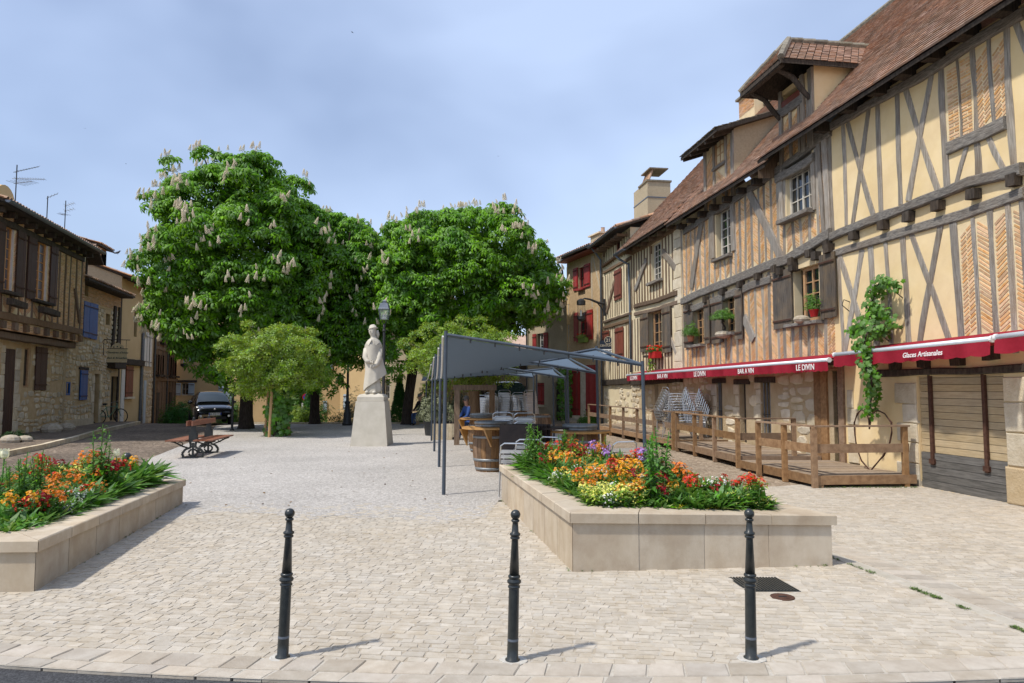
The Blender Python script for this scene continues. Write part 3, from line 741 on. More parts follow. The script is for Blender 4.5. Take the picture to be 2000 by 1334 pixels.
# door posts and door
for px0, px1, py in ((1594, 1607, 800), (1607, 1619, 800), (1641, 1652, 800)):
    ua, ub = FA.uz(px0, py)[0], FA.uz(px1, py)[0]; timber(A, ((ua+ub)/2, .1), ((ua+ub)/2, 2.3), ub-ua-.01, 'wood_brown', -.06, .05, .006, 'door_post')
ua, ub = FA.uz(1595, 720)[0], FA.uz(1650, 720)[0]; timber(A, (ua, 2.26), (ub, 2.26), .2, 'timber_dark', -.08, .05, .01, 'lintel')
timber(A, (dor[0], 2.08), (dor[1], 2.08), .06, 'wood_brown', -.03, .1, .004, 'lintel')
do = MB().box(dor[0], dor[1], .10, .14, .2, 2.05).build('door', 'timber_dark', A)
for k in range(6): piece('panel', 'timber_dark', do, dor[0]+.03, dor[1]-.03, .085, .10, .25+k*.3, .52+k*.3)
# quoins round the garage and the door
quoins(A, gar[0], .0, 1.86, -1, .52, .36, .36); quoins(A, gar[1], .55, 1.86, 1, .55, .36, .40)
quoins(A, gar[1], .0, .55, 1, .62, .62, .5, 'stone_wall_joint', -.06)
quoins(A, dor[1]+.18, .2, 1.7, 1, .34, .22, .34)
# upper frame
TH(FA, A, [(1590, 268), (1700, 205), (1800, 152), (1900, 86), (2003, 24)], 20)
TH(FA, A, [(1624, 464), (1700, 434), (1800, 396), (1900, 357), (2003, 329)], 19, d0=-.10)
TH(FA, A, [(1630, 495), (1750, 458), (1880, 420), (2003, 376)], 20, d0=-.05)
for px, py, s in ((1622, 478, 15), (1674, 461, 15), (1731, 440, 17), (1781, 423, 19), (1839, 402, 21), (1909, 380, 25), (1988, 352, 27)):
    u, z = FA.uz(px, py); joist_end(A, u, z, .165, -.14)
for px, py in ((1612, 250), (1665, 209), (1722, 175), (1772, 141), (1828, 107), (1890, 63), (1966, 18)): u, z = FA.uz(px, py, -.1); joist_end(A, u, z, .2, -.32)
for t in ((1618, 268, 1625, 458, 14), (1647, 242, 1653, 440, 9), (1656, 240, 1706, 420, 11), (1697, 214, 1666, 437, 11), (1714, 204, 1721, 412, 11), (1752, 182, 1760, 400, 12),
          (1768, 172, 1833, 376, 14), (1821, 140, 1775, 392, 14), (1838, 130, 1850, 368, 16), (1869, 112, 1880, 280, 6), (1899, 94, 1909, 262, 13), (1931, 76, 1944, 246, 10), (1966, 50, 1981, 330, 18), (1980, 36, 2012, 120, 16),
          (1888, 286, 1867, 360, 11), (1908, 272, 1912, 350, 17), (1928, 262, 1960, 330, 13), (2012, 40, 2020, 320, 15)): TV(FA, A, *t)
timber(A, FA.uz(1853, 291), FA.uz(1967, 240), .20, 'timber_h', -.06, .05)
for t in ((1637, 505, 1648, 690, 8), (1640, 500, 1690, 660, 12), (1684, 487, 1650, 690, 12), (1700, 482, 1714, 690, 14), (1730, 472, 1742, 690, 10), (1763, 464, 1776, 690, 14), (1780, 457, 1856, 668, 13), (1838, 440, 1795, 680, 15),
          (1862, 436, 1880, 690, 18), (1901, 426, 1915, 690, 11), (1934, 412, 1950, 690, 15), (1969, 400, 1984, 690, 17), (1996, 392, 2010, 690, 12)): TV(FA, A, *t)
# brick panels
bl = []
def U_at(x, y): return FA.uz(x, y)[0]
def panel(l, fr, xa, xb, yt, yb, mode, bl_=.21):
    xm = (xa+xb)/2; u0, u1 = fr.uz(xa, (yt+yb)/2)[0], fr.uz(xb, (yt+yb)/2)[0]; z1 = fr.uz(xm, yt)[1]; z0 = fr.uz(xm, yb)[1]; brick_fill(l, u0, u1, z0, z1, mode, bl=bl_); return u0, u1, z0, z1
pans = []
for xa, xb, yt, yb, md in ((1851, 1873, 128, 280, 'h'), (1877, 1899, 112, 270, 'h'), (1908, 1934, 96, 258, '/'), (1941, 1970, 78, 244, '/')): pans.append(panel(bl, FA, xa, xb, yt, yb, md))
for xa, xb, yt, yb, md in ((1880, 1904, 440, 664, '/'), (1913, 1937, 428, 660, '\\'), (1948, 1970, 416, 655, '/'), (1985, 2000, 405, 652, '\\'), (2008, 2030, 398, 650, '/')): pans.append(panel(bl, FA, xa, xb, yt, yb, md))
for u0, u1, z0, z1 in pans: MB().quad((u0-.05, -.004, z0-.05), (u1+.05, -.004, z0-.05), (u1+.05, -.004, z1+.05), (u0-.05, -.004, z1+.05)).build('brick_panel', 'brick_mortar', A)
lay_bricks(A, bl, 'brick', near_key(FA))
# roof
uL = -1.9
flat_roof_tiles(A, FA, uL, FA.L+.3, -.52, 7.14, 4.0, 12.0, near=near_key(FA))
MB().tube([(uL, 4.0, 12.02), (FA.L, 4.0, 12.02)], .09, 8).build('ridge', 'tile_ridge', A)
mb = MB(); mb.quad((uL, 4.0, 11.95), (FA.L+.3, 4.0, 11.95), (FA.L+.3, 8.4, 7.3), (uL, 8.4, 7.3)); mb.add([(FA.L, 0, 7), (FA.L, 7.5, 7), (FA.L, 4, 11.9)], [(0, 1, 2)]); mb.build('rear_roof', 'tile_flat', A); MB().add([(uL, -.5, 6.7), (uL, -.5, 7.1), (uL, 4, 11.95), (uL, 7.5, 7), (uL, 4, 7)], [(0, 1, 2, 3, 4)]).build('roof_side', 'timber_brown', A)

# ---- B : herringbone brick house
B = FB.root('brick_infill_house', 'half-timbered house filled with herringbone brick above the wine bar awning')
uB = FB.uz(1527, 400)[0]
W1 = rect(FB, 1398, 416, 1427, 507); W2 = rect(FB, 1534, 322, 1586, 430); W3 = rect(FB, 1353, 596, 1374, 674); W4 = rect(FB, 1411, 576, 1434, 652); W5 = rect(FB, 1550, 528, 1599, 634)
G = [rect(FB, 1400, 748, 1410, 868), rect(FB, 1444, 750, 1456, 875), rect(FB, 1486, 747, 1504, 885)]
G = [(g[0], g[1], max(.25, g[2]), g[3]) for g in G]
wall(B, 'wall', 'brick_mortar', 0, FB.L, 2.2, 7.1, [W1, W2, W3, W4, W5], rev=.2, body=7.5, revm='plaster_ivory')
wall(B, 'stone_base', 'stone_wall_joint', 0, FB.L, -.05, 2.2, G, rev=.25, body=7.5)
stone_fill(B, 0, FB.L-.35, 0, 2.25, 'stone_pale', [(g[0]-.1, g[1]+.1, g[2]-.1, g[3]+.12) for g in G], .18, .36, .25, .7, near=near_key(FB), nmax=200, prob=.96)
for g in G:
    quoins(B, g[0], g[2], g[3], -1, .34, .22, .32); timber(B, (g[0]-.25, g[3]+.06), (g[1]+.25, g[3]+.06), .14, 'timber_dark', -.04, .05, .01, 'lintel')
for g in (G[0], G[2]):
    for k in range(3): u = g[0]+(g[1]-g[0])*(k+.5)/3; MB().tube([(u, .04, g[2]), (u, .04, g[3])], .014, 6).build('window_bar', 'zinc', B)
    MB().tube([(g[0], .035, (g[2]+g[3])/2), (g[1], .035, (g[2]+g[3])/2)], .012, 6).build('window_bar', 'iron', B)
MB().box(G[1][0]+.02, G[1][1]-.02, .12, .16, G[1][2], G[1][3]).build('door', 'timber_dark', B)
# long beams
MAIN = [(1335, 589), (1370, 573), (1440, 546), (1500, 521), (1540, 507), (1580, 484), (1627, 456)]
TH(FB, B, MAIN, 18, d0=-.11)
TH(FB, B, [(1339, 609), (1385, 592), (1450, 566), (1508, 546)], 15, d0=-.07)
TH(FB, B, [(1337, 453), (1400, 412), (1470, 368), (1527, 330)], 14)
TH(FB, B, [(1520, 352), (1545, 338), (1580, 318), (1594, 306)], 17, d0=-.09)
TH(FB, B, [(1527, 328), (1560, 306), (1625, 258)], 14)
for k in range(8):
    x = 1350+k*34; y = 589-(x-1335)*.45; u, z = FB.uz(x, y+10-.02*k); joist_end(B, u, z-.12, .17, -.16)
for px, py in ((1600, 500), (1625, 486), (1555, 522), (1530, 530)): u, z = FB.uz(px, py); joist_end(B, u, z, .17, -.15)
for k in range(7): u = .4+k*.8; joist_end(B, u, 6.82, .15, -.3)
# studs and bricks
def zmain(u):
    P = [FB.uz(*p) for p in MAIN]
    for i in range(len(P)-1):
        if P[i][0] <= u <= P[i+1][0]: return P[i][1]+(P[i+1][1]-P[i][1])*(u-P[i][0])/(P[i+1][0]-P[i][0])
    return P[-1][1] if u > P[-1][0] else P[0][1]
bl = []; holes = [W1, W2, W3, W4, W5]
def blocked(u, z, pad=.04): return any(h[0]-pad < u < h[1]+pad and h[2]-pad < z < h[3]+pad for h in holes)
def spans(u, za, zb):
    """free vertical spans at u between za and zb"""
    out = [(za, zb)]
    for h in holes:
        if h[0]-.03 < u < h[1]+.03:
            nn = []
            for a, b in out:
                if h[3] < a or h[2] > b: nn.append((a, b)); continue
                if h[2]-.12-a > .2: nn.append((a, h[2]-.12))
                if b-h[3]-.1 > .2: nn.append((h[3]+.1, b))
            out = nn
    return out
for storey in (0, 1):
    u = .08; k = 0; prev = None
    while u < FB.L-.02:
        zm = zmain(u); za, zb = (2.15, zm-.16) if storey == 0 else (zm+.13, 6.75 if u < uB else 7.05)
        for a, b in spans(u, za, zb):
            lean = U(-.05, .05); timber(B, (u+lean, a-.03), (u-lean, b+.03), U(.075, .12), 'timber_v')
        un = u+U(.27, .37)
        uc = (u+un)/2
        for a, b in spans(uc, za, zb): brick_fill(bl, u+.06, un-.06, a, b, '/' if k % 2 else '\\', clip=lambda x, y: not blocked(x, y))
        u = un; k += 1
lay_bricks(B, bl, 'brick', near_key(FB))
for t in ((1461, 368, 1529, 506, 13), (1373, 424, 1352, 562, 9), (1455, 620, 1474, 664, 12), (1392, 418, 1394, 505, 10), (1432, 392, 1434, 490, 9), (1525, 330, 1530, 436, 11), (1589, 300, 1593, 410, 9), (1612, 268, 1622, 456, 12), (1601, 280, 1612, 460, 8), (1545, 530, 1548, 636, 9)): TV(FB, B, *t, d0=-.055)
# windows, shutters
window(B, W1[0]+.12, W1[1], W1[2], W1[3], 2, 5, 'frame_pale'); window(B, *W2, 4, 4, 'frame_pale', fw=.06)
for W, c in ((W3, 5), (W4, 5)): window(B, W[0]+.14, W[1], W[2], W[3], 2, c, 'frame_wood')
window(B, W5[0]+.22, W5[1], W5[2], W5[3], 2, 4, 'frame_wood', fw=.08)
sill(B, W1[0]-.1, W1[1]+.1, W1[2]-.05); sill(B, W2[0]-.14, W2[1]+.06, W2[2]-.06, .1, -.2); sill(B, W3[0]-.05, W3[1]+.15, W3[2]-.05, .08, -.2); sill(B, W4[0]-.05, W4[1]+.15, W4[2]-.05, .08, -.2); sill(B, W5[0]-.15, W5[1]+.15, W5[2]-.04, .08, -.2)
def shut(fr, root, xl, yt, xr, yb, m, n, **k): r_ = rect(fr, xl, yt, xr, yb, k.get('d', -.06)); return shutter(root, *r_, m, n, **k)
shut(FB, B, 1335, 600, 1352, 680, 'shutter_grey', 3); shut(FB, B, 1374, 588, 1384, 672, 'shutter_grey', 3, d=-.10)
shut(FB, B, 1388, 584, 1410, 672, 'shutter_grey', 3); shut(FB, B, 1434, 568, 1447, 664, 'shutter_grey', 3, d=-.10)
shut(FB, B, 1508, 534, 1545, 644, 'shutter_grey', 4); shut(FB, B, 1599, 500, 1629, 624, 'shutter_grey', 4, d=-.09)
# roof of B with its dormers, and the dormer on A's roof
flat_roof_tiles(B, FB, -.05, uB+.12, -.5, 6.98, 4.0, 12.0, near=near_key(FB), nmax=200)
MB().tube([(-.05, 4.0, 12.02), (uB+.1, 4.0, 12.02)], .09, 8).build('ridge', 'tile_ridge', B)
mb = MB(); mb.quad((-.05, 4.0, 11.95), (FB.L, 4.0, 11.95), (FB.L, 8.4, 7.3), (-.05, 8.4, 7.3)); mb.build('rear_roof', 'tile_flat', B)
def barge(root, a, b, w=.16, h=.05, m='timber_dark', name='eave_board'): return MB().bar(a, b, h, w).build(name, m, root)
def slope_tiles(parent, c0, c1, c2, c3, m='tile_flat', ex=.11, tw=.17):
    """tiles on a small slope; corners: eave a, eave b, ridge b, ridge a"""
    c0, c1, c2, c3 = map(Vector, (c0, c1, c2, c3)); l = ((c3-c0).length+(c2-c1).length)/2; rows = max(1, int(l/ex)); nrm = (c1-c0).cross(c3-c0).normalized()
    if nrm.z < 0: nrm = -nrm
    for r_ in range(rows):
        f0, f1 = r_/rows, min(1, (r_+1.25)/rows); a, b = c0.lerp(c3, f0), c1.lerp(c2, f0); a2, b2 = c0.lerp(c3, f1), c1.lerp(c2, f1); n = max(1, int((b-a).length/tw))
        for k in range(n):
            g0, g1 = k/n+.004, (k+1)/n-.004; P = [a.lerp(b, g0)+nrm*.03, a.lerp(b, g1)+nrm*.03, a2.lerp(b2, g1)+nrm*.012, a2.lerp(b2, g0)+nrm*.012]; j = nrm*U(-.006, .006)
            vs = [p+j for p in P]+[p-nrm*.016+j for p in P]; MB().add(vs, [(0, 1, 2, 3), (7, 6, 5, 4), (0, 4, 5, 1), (1, 5, 6, 2), (2, 6, 7, 3), (3, 7, 4, 0)]).build('tile', m, parent, fixn=True)
# shed dormer on B
D1a, D1b = FB.uz(1378, 360)[0], FB.uz(1436, 320)[0]
mb = MB(); mb.quad((D1a, -.02, 6.9), (D1b, -.02, 6.9), (D1b, -.02, 8.72), (D1a, -.02, 8.72))
dm = mb.build('dormer', 'brick_mortar', B)
for u in (D1a, D1b): MB().add([(u, -.02, 6.9), (u, -.02, 8.75), (u, 1.2, 9.25), (u, 1.75, 9.3), (u, -.02, 7.2)], [(0, 1, 2, 3, 4)]).build('dormer_cheek', 'plaster_tan', B)
ww = rect(FB, 1398, 272, 1416, 328, -.02); dw = (ww[0], ww[1], ww[2], ww[3])
window(B, dw[0], dw[1], dw[2], dw[3], 2, 3, 'frame_wood', d=-.02); sill(B, dw[0]-.15, dw[1]+.1, dw[2]-.04, .08, -.1)
for u, w_ in ((D1a+.08, .14), (D1b-.07, .14), (dw[0]-.09, .1), (dw[1]+.07, .09)): timber(B, (u, 6.9), (u, 8.7), w_, 'timber_v', -.07, .02)
bl2 = []
for a, b, md in ((D1a+.15, dw[0]-.14, '/'), (dw[1]+.12, D1b-.14, '/')): brick_fill(bl2, a, b, 6.95, 8.6, md, d=-.035)
brick_fill(bl2, dw[0], dw[1], 6.95, dw[2]-.1, '\\', d=-.035); lay_bricks(B, bl2, 'brick', None, 100)
rf = MB().add([(D1a-.35, -.62, 8.66), (D1b+.2, -.62, 8.66), (D1b+.2, 1.5, 9.38), (D1a-.35, 1.5, 9.38), (D1a-.35, -.62, 8.56), (D1b+.2, -.62, 8.56), (D1b+.2, 1.5, 9.28), (D1a-.35, 1.5, 9.28)], [(0, 1, 2, 3), (7, 6, 5, 4), (0, 4, 5, 1), (1, 5, 6, 2), (2, 6, 7, 3), (3, 7, 4, 0)]).build('dormer_roof', 'timber_dark', B)
slope_tiles(rf, (D1a-.36, -.66, 8.66), (D1b+.21, -.66, 8.66), (D1b+.21, 1.5, 9.38), (D1a-.36, 1.5, 9.38), 'tile_ridge')
for k in range(5): u = D1a-.2+k*.5; MB().bar((u, -.6, 8.52), (u, .1, 8.76), .07, .08).build('rafter', 'timber_dark', B)
MB().bar((D1b+.05, .25, 7.75), (D1b+.05, 1.5, 9.05), .03, .1).build('flashing', 'tile_ridge', B)
# hipped dormer over B/A
D2a, D2b = FB.uz(1525, 200)[0], FB.uz(1592, 170)[0]
op = rect(FB, 1529, 178, 1568, 215, -.02); op = (D2a+.10, FB.uz(1567, 180)[0], FB.uz(1529, 215)[1], 8.6)
hd = wall(B, 'dormer', 'plaster_cream', D2a, D2b, 6.95, 8.72, [op], d=-.02, rev=.5)
for u, w_ in ((D2a+.05, .13), (op[1]+.07, .14), (D2b-.09, .16)): timber(B, (u, 6.95), (u, 8.72), w_, 'timber_v', -.08, .0)
timber(B, (D2a, op[2]-.10), (op[1]+.1, op[2]-.10), .2, 'timber_h', -.09, .0); piece('sill_board', 'shutter_redbrown', B, op[0], op[1], -.06, -.03, op[2]+.0, op[2]+.16)
bl2 = []; uu = D2a+.13
for q in range(3): brick_fill(bl2, uu, uu+.26, 7.0, op[2]-.22, '/', d=-.035); timber(B, (uu+.31, 7.0), (uu+.31, op[2]-.2), .09, 'timber_v', -.07, 0); uu += .36
lay_bricks(B, bl2, 'brick', None, 100)
for u in (D2a, D2b): MB().add([(u, -.02, 7.0), (u, -.02, 8.75), (u, 1.6, 8.75)], [(0, 1, 2)]).build('dormer_cheek', 'plaster_cream', B)
MB().bar((D2b+.02, -.02, 7.2), (D2b+.02, 1.2, 8.55), .04, .12).build('flashing', 'white_paint', B)
ea, eb, uc = D2a-.22, D2b+.22, (D2a+D2b)/2
V8 = [(ea, -.92, 8.74), (eb, -.92, 8.74), (eb, 1.6, 8.74), (ea, 1.6, 8.74), (uc, -.18, 9.62), (uc, 2.3, 9.62)]
rf = MB().add(V8+[(x, y, z-.1) for x, y, z in V8], [(0, 1, 4), (1, 2, 5, 4), (3, 0, 4, 5), (6, 10, 7), (7, 10, 11, 8), (9, 11, 10, 6), (0, 6, 7, 1), (1, 7, 8, 2), (3, 9, 6, 0)]).build('dormer_roof', 'timber_dark', B, fixn=True)
slope_tiles(rf, V8[1], V8[2], V8[5], V8[4]); slope_tiles(rf, V8[3], V8[0], V8[4], V8[5]); slope_tiles(rf, V8[0], V8[1], V8[4], V8[4])
for a, b in ((V8[4], V8[5]), (V8[1], V8[4]), (V8[0], V8[4])):
    a = Vector(a); b = Vector(b); n = max(2, int((b-a).length/.3))
    for k in range(n): MB().tube([a.lerp(b, k/n)+Vector((0, 0, .03)), a.lerp(b, (k+1.1)/n)+Vector((0, 0, .05))], .075, 7).build('ridge_tile', 'tile_ridge', B)
for s, u in ((-1, D2a+.06), (1, D2b-.12)):
    pts = [(u, -.06, 8.05), (u, -.25, 8.25), (u, -.45, 8.5), (u, -.82, 8.66)]; MB().tube(pts, [.05, .06, .06, .05], 6).build('bracket', 'timber_dark', B)
MB().bar((ea+.1, -.84, 8.68), (eb-.1, -.84, 8.68), .12, .12).build('eave_beam', 'timber_dark', B)
# chimney of B with a pigeon
uch = FB.uz(1478, 190, 4.0)[0]
ch = MB().box(uch-.6, uch+.55, 3.6, 4.6, 11.2, 12.55).build('chimney', 'brick_mortar', B); bl2 = []
brick_fill(bl2, uch-.6, uch+.55, 11.9, 12.5, 'h', d=3.585); lay_bricks(ch, bl2, 'brick_old', None, 60)
MB().box(uch-.7, uch+.65, 3.5, 4.7, 12.55, 12.63).build('chimney_slab', 'tile_ridge', ch)
for k in (-.45, .45): MB().box(uch+k-.15, uch+k+.15, 3.7, 4.5, 12.64, 12.74).build('chimney_cap', 'tile_ridge', ch)

# ---- C : ivory house with close studding
C_ = FC.root('close_studded_house', 'ivory half-timbered house with close dark studs and grey shutters, beyond the brick one')
CW1 = rect(FC, 1271, 480, 1291, 553); CW2 = rect(FC, 1265, 612, 1292, 694); CG = [rect(FC, 1278, 752, 1286, 850), rect(FC, 1302, 750, 1306, 850)]
CG = [(g[0], g[1], .2, g[3]) for g in CG]
wall(C_, 'wall', 'plaster_ivory', 0, FC.L, 2.3, 7.2, [CW1, CW2], rev=.2, body=7.5); wall(C_, 'stone_base', 'stone_wall_joint', 0, FC.L, -.05, 2.3, CG, rev=.25, body=7.5)
stone_fill(C_, 0, FC.L, 0, 2.3, 'stone_pale', CG, .16, .34, .2, .6, near=near_key(FC), nmax=100, prob=.7)
TH(FC, C_, [(1241, 598), (1280, 588), (1326, 572)], 9, 'timber_brown', d0=-.09); TH(FC, C_, [(1241, 614), (1280, 605), (1326, 590)], 7, 'timber_brown', d0=-.06); TH(FC, C_, [(1236, 495), (1290, 464), (1332, 440)], 8, 'timber_brown')
TH(FC, C_, [(1236, 748), (1290, 744), (1334, 740)], 11, 'timber_dark', d0=-.1)
holes = [CW1, CW2]
for za, zb in ((2.35, 4.35), (4.75, 6.9)):
    u = .12
    while u < FC.L-.75:
        for a, b in spans(u, za, zb): timber(C_, (u+U(-.02, .02), a), (u+U(-.02, .02), b), U(.10, .15), 'timber_brown')
        u += U(.27, .34)
for t in ((1242, 566, 1264, 508, 5), (1296, 492, 1322, 524, 7), (1309, 655, 1323, 690, 5)): TV(FC, C_, *t, m='timber_v', d0=-.06)
bl = []; brick_fill(bl, CW1[0], CW1[1], 4.8, CW1[2]-.1, '/'); lay_bricks(C_, bl, 'brick', None, 60)
window(C_, CW1[0]+.1, CW1[1], CW1[2], CW1[3], 3, 6, 'frame_pale'); window(C_, CW2[0]+.35, CW2[1], CW2[2], CW2[3], 2, 4, 'frame_wood', fw=.08)
sill(C_, CW1[0]-.15, CW1[1]+.2, CW1[2]-.05, .1, -.16); sill(C_, CW2[0]-.05, CW2[1]+.1, CW2[2]-.05, .08, -.2, 'timber_dark')
shut(FC, C_, 1250, 615, 1265, 688, 'shutter_grey', 3); shut(FC, C_, 1292, 602, 1308, 690, 'shutter_grey', 3, d=-.09)
quoins(C_, FC.L+.02, 2.2, 7.0, -1, .62, .62, .42, 'stone_pale', -.05)
for k in range(6): u = .3+k*.85; joist_end(C_, u, 7.0, .14, -.3, 'timber_brown')
flat_roof_tiles(C_, FC, -.3, FC.L, -.5, 7.08, 4.0, 11.9, near=near_key(FC), nmax=100)
MB().tube([(-.3, 4.0, 11.92), (FC.L, 4.0, 12.02)], .08, 8).build('ridge', 'tile_ridge', C_)
mb = MB(); mb.quad((-.3, 4.0, 11.85), (FC.L, 4.0, 11.95), (FC.L, 8.4, 7.3), (-.3, 8.4, 7.3)); mb.add([(-.3, 0, 7), (-.3, 7.5, 7), (-.3, 4, 11.85)], [(0, 2, 1)]); mb.build('rear_roof', 'tile_flat', C_)
gutter(C_, -.35, .9, -.56, 7.02); downpipe(C_, [(-.2, -.55, 6.95), (-.15, -.4, 6.8), (-.05, -.08, 6.6), (0, -.06, 5), (0.05, -.06, 2.3)])
# chimney with upright tiles, between C and D
uc = FC.uz(1262, 400, 2.2)[0]
chm = MB().box(uc-1.15, uc+.75, 2.0, 3.1, 8.2, 11.1).build('chimney', 'plaster_tan', C_); MB().box(uc-.4, uc+.8, 1.95, 3.15, 11.1, 11.18).build('chimney_slab', 'tile_ridge', chm)
for k in range(6): MB().bar((uc-.32+k*.2, 2.1, 11.18), (uc-.26+k*.18, 2.3, 11.72), .1, .05).build('chimney_tile', 'tile_canal', chm)
MB().box(uc-.4, uc+.8, 2.1, 3.0, 11.7, 11.75).build('chimney_cap', 'tile_ridge', chm)
for k in range(2): MB().bar((uc-.95+k*.3, 2.1, 11.1), (uc-.85+k*.3, 2.4, 11.5), .16, .05).build('chimney_tile', 'tile_canal', chm)
MB().box(uc-1.17, uc+.77, 1.985, 3.11, 10.35, 10.4).build('band', 'zinc', chm)

# ---- D : narrow tall studded house
D = FD.root('narrow_studded_house', 'narrow tall ivory half-timbered house with closed red-brown shutters')
DW = [rect(FD, 1201, 464, 1211, 502), rect(FD, 1201, 530, 1215, 588), rect(FD, 1203, 642, 1219, 700)]
wall(D, 'wall', 'plaster_ivory', 0, FD.L, -.05, 8.1, [DW[0]], rev=.2, body=7)
stone_fill(D, 0, FD.L, 0, 2.0, 'stone_pale', (), .16, .34, .2, .6, near=near_key(FD), nmax=60, prob=.5)
TH(FD, D, [(1180, 533), (1205, 519), (1234, 503)], 6, 'timber_brown', d0=-.06); TH(FD, D, [(1180, 520), (1205, 502), (1234, 485)], 5, 'timber_brown', d0=-.14); TH(FD, D, [(1180, 630), (1205, 622), (1234, 612)], 5, 'timber_brown', d0=-.1); TH(FD, D, [(1180, 641), (1205, 633), (1234, 625)], 6, 'timber_brown', d0=-.06); TH(FD, D, [(1180, 748), (1234, 744)], 12, 'timber_dark', d0=-.12)
holes = DW
for za, zb in ((2.0, 4.3), (4.75, 6.7), (7.1, 8.0)):
    u = .1
    while u < FD.L:
        for a, b in spans(u, za, zb): timber(D, (u+U(-.03, .03), a), (u+U(-.03, .03), b), U(.07, .11), 'timber_brown')
        u += U(.27, .36)
for t in ((1186, 610, 1203, 545, 3), (1180, 500, 1187, 470, 3)): TV(FD, D, *t, m='timber_brown', d0=-.06)
for W in DW[1:]: shutter(D, W[0], (W[0]+W[1])/2-.01, W[2], W[3], 'shutter_redbrown', 2); shutter(D, (W[0]+W[1])/2+.01, W[1], W[2], W[3], 'shutter_redbrown', 2)
window(D, *DW[0], 1, 1, 'shutter_redbrown'); r_ = rect(FD, 1179, 648, 1191, 680); shutter(D, *r_, 'shutter_redbrown', 2)
for k in range(9): joist_end(D, .25+k*.42, 7.85, .1, -.45, 'timber_brown')
canal_roof(D, -.1, FD.L+.2, -.6, 8.1, 4.5, 9.8, nmax=40); gutter(D, -.05, FD.L+.1, -.66, 8.06)

# ---- E : roughcast house with red shutters
E = FE.root('red_shutter_house', 'rough tan house with bright red shutters and a window box')
EW1 = rect(FE, 1130, 524, 1142, 564); EW2 = rect(FE, 1131, 612, 1147, 664); ED = rect(FE, 1136, 730, 1145, 825); ED = (ED[0], ED[1], 0, ED[3])
wall(E, 'wall', 'plaster_ruddy', 0, FE.L, -.05, 8.3, [EW1, EW2], rev=.2, body=6)
quoins(E, 0, 0, 7.8, 1, .3, .2, .45, 'plaster_ochre', -.02)
for W, nz_ in ((EW1, 2), (EW2, 3)):
    window(E, *W, 2, nz_, 'shutter_red'); shutter(E, W[0]-.5, W[0]-.02, W[2]-.05, W[3]+.05, 'shutter_red', 3); shutter(E, W[1]+.02, W[1]+.62, W[2]-.05, W[3]+.05, 'shutter_red', 3)
    piece('sill', 'shutter_red', E, W[0]-.05, W[1]+.05, -.14, .03, W[2]-.12, W[2]-.04)
for a, b in ((1116, 1134), (1146, 1166)):
    u0, u1 = FE.uz(a, 770)[0], FE.uz(b, 770)[0]; shutter(E, u0, u1, .35, 2.75, 'shutter_red', 5)
u0, u1 = FE.uz(1135, 770)[0], FE.uz(1146, 770)[0]; MB().box(u0, u1, -.03, .02, .3, 2.75).build('door_jamb', 'stone_grey', E)
for k in range(3): piece('step', 'stone_grey', E, u0-.3, u1+.6, -.9+k*.28, -.02, k*.12, (k+1)*.12)
mk('lattice', (.42, .36, .27), (.5, .44, .33), .9, 9)
for t in ((1110, 560, 1111, 700, 2), (1156, 500, 1157, 600, 2), (1158, 500, 1176, 580, 2), (1167, 600, 1168, 700, 2)): TV(FE, E, *t, m='lattice', d0=-.02)
canal_roof(E, -.15, FE.L+.1, -.55, 8.2, 4.5, 9.6, nmax=60); gutter(E, -.15, FE.L+.1, -.62, 8.16); mb = MB(); mb.box(-.1, FE.L, -.5, 0, 7.98, 8.06); mb.build('soffit', 'shutter_redbrown', E)
downpipe(E, [(FE.L-.05, -.6, 8.1), (FE.L-.05, -.3, 7.8), (FE.L, -.08, 7.5), (FE.L, -.08, 0)]); downpipe(E, [(-.05, -.5, 8.0), (-.1, -.2, 7.6), (-.1, -.1, 6.2)])
uc = FE.uz(1163, 470, 2)[0]; MB().box(uc-.55, uc+.5, 2, 3, 8.6, 9.75).build('chimney', 'plaster_tan', E); MB().box(uc-.7, uc+.6, 1.9, 3.1, 9.75, 9.83).build('chimney_cap', 'stone_grey', E); MB().lathe([(.12, 0), (.1, .35), (.12, .38)], (uc-.1, 2.5, 9.83), 10).build('chimney_pot', 'tile_canal', E)

# ---- F : low rendered house with red shutters
Fh = FF.root('rendered_house', 'low grey-tan rendered house with small red shutters behind the shade sails')
FW1 = rect(FF, 1049, 652, 1063, 700); FW2 = rect(FF, 1046, 748, 1063, 790); FDr = rect(FF, 1082, 747, 1095, 822); FDr = (FDr[0], FDr[1], 0, FDr[3])
wall(Fh, 'wall', 'plaster_tan', 0, FF.L, -.05, 6.0, [FW1, FW2, FDr], rev=.25, body=6)
window(Fh, FW1[0]+.2, *FW1[1:], 2, 4, 'white_paint'); shutter(Fh, FW1[0]-.42, FW1[0]-.02, FW1[2], FW1[3], 'shutter_red', 3); shutter(Fh, FW1[1]+.0, FW1[1]+.42, FW1[2], FW1[3], 'shutter_red', 3)
um = (FW2[0]+FW2[1])/2; shutter(Fh, FW2[0], um-.01, FW2[2], FW2[3], 'shutter_red', 3, d=.05); shutter(Fh, um+.01, FW2[1], FW2[2], FW2[3], 'shutter_red', 3, d=.05); piece('sill', 'stone_pale', Fh, FW2[0]-.08, FW2[1]+.08, -.08, .03, FW2[2]-.12, FW2[2])
canal_roof(Fh, -.2, FF.L-.02, -.45, 5.95, 4.5, 7.6, nmax=60); gutter(Fh, -.2, FF.L, -.52, 5.9)
for k in range(14): piece('corbel_tooth', 'white_paint', Fh, .2+k*.27, .3+k*.27, -.12, 0, 5.6, 5.68)
downpipe(Fh, [(.12, -.5, 5.85), (.1, -.1, 5.5), (.1, -.08, 0)])
MB().box(FDr[0], FDr[1], .15, .2, 0, FDr[3]).build('door', 'timber_dark', Fh)
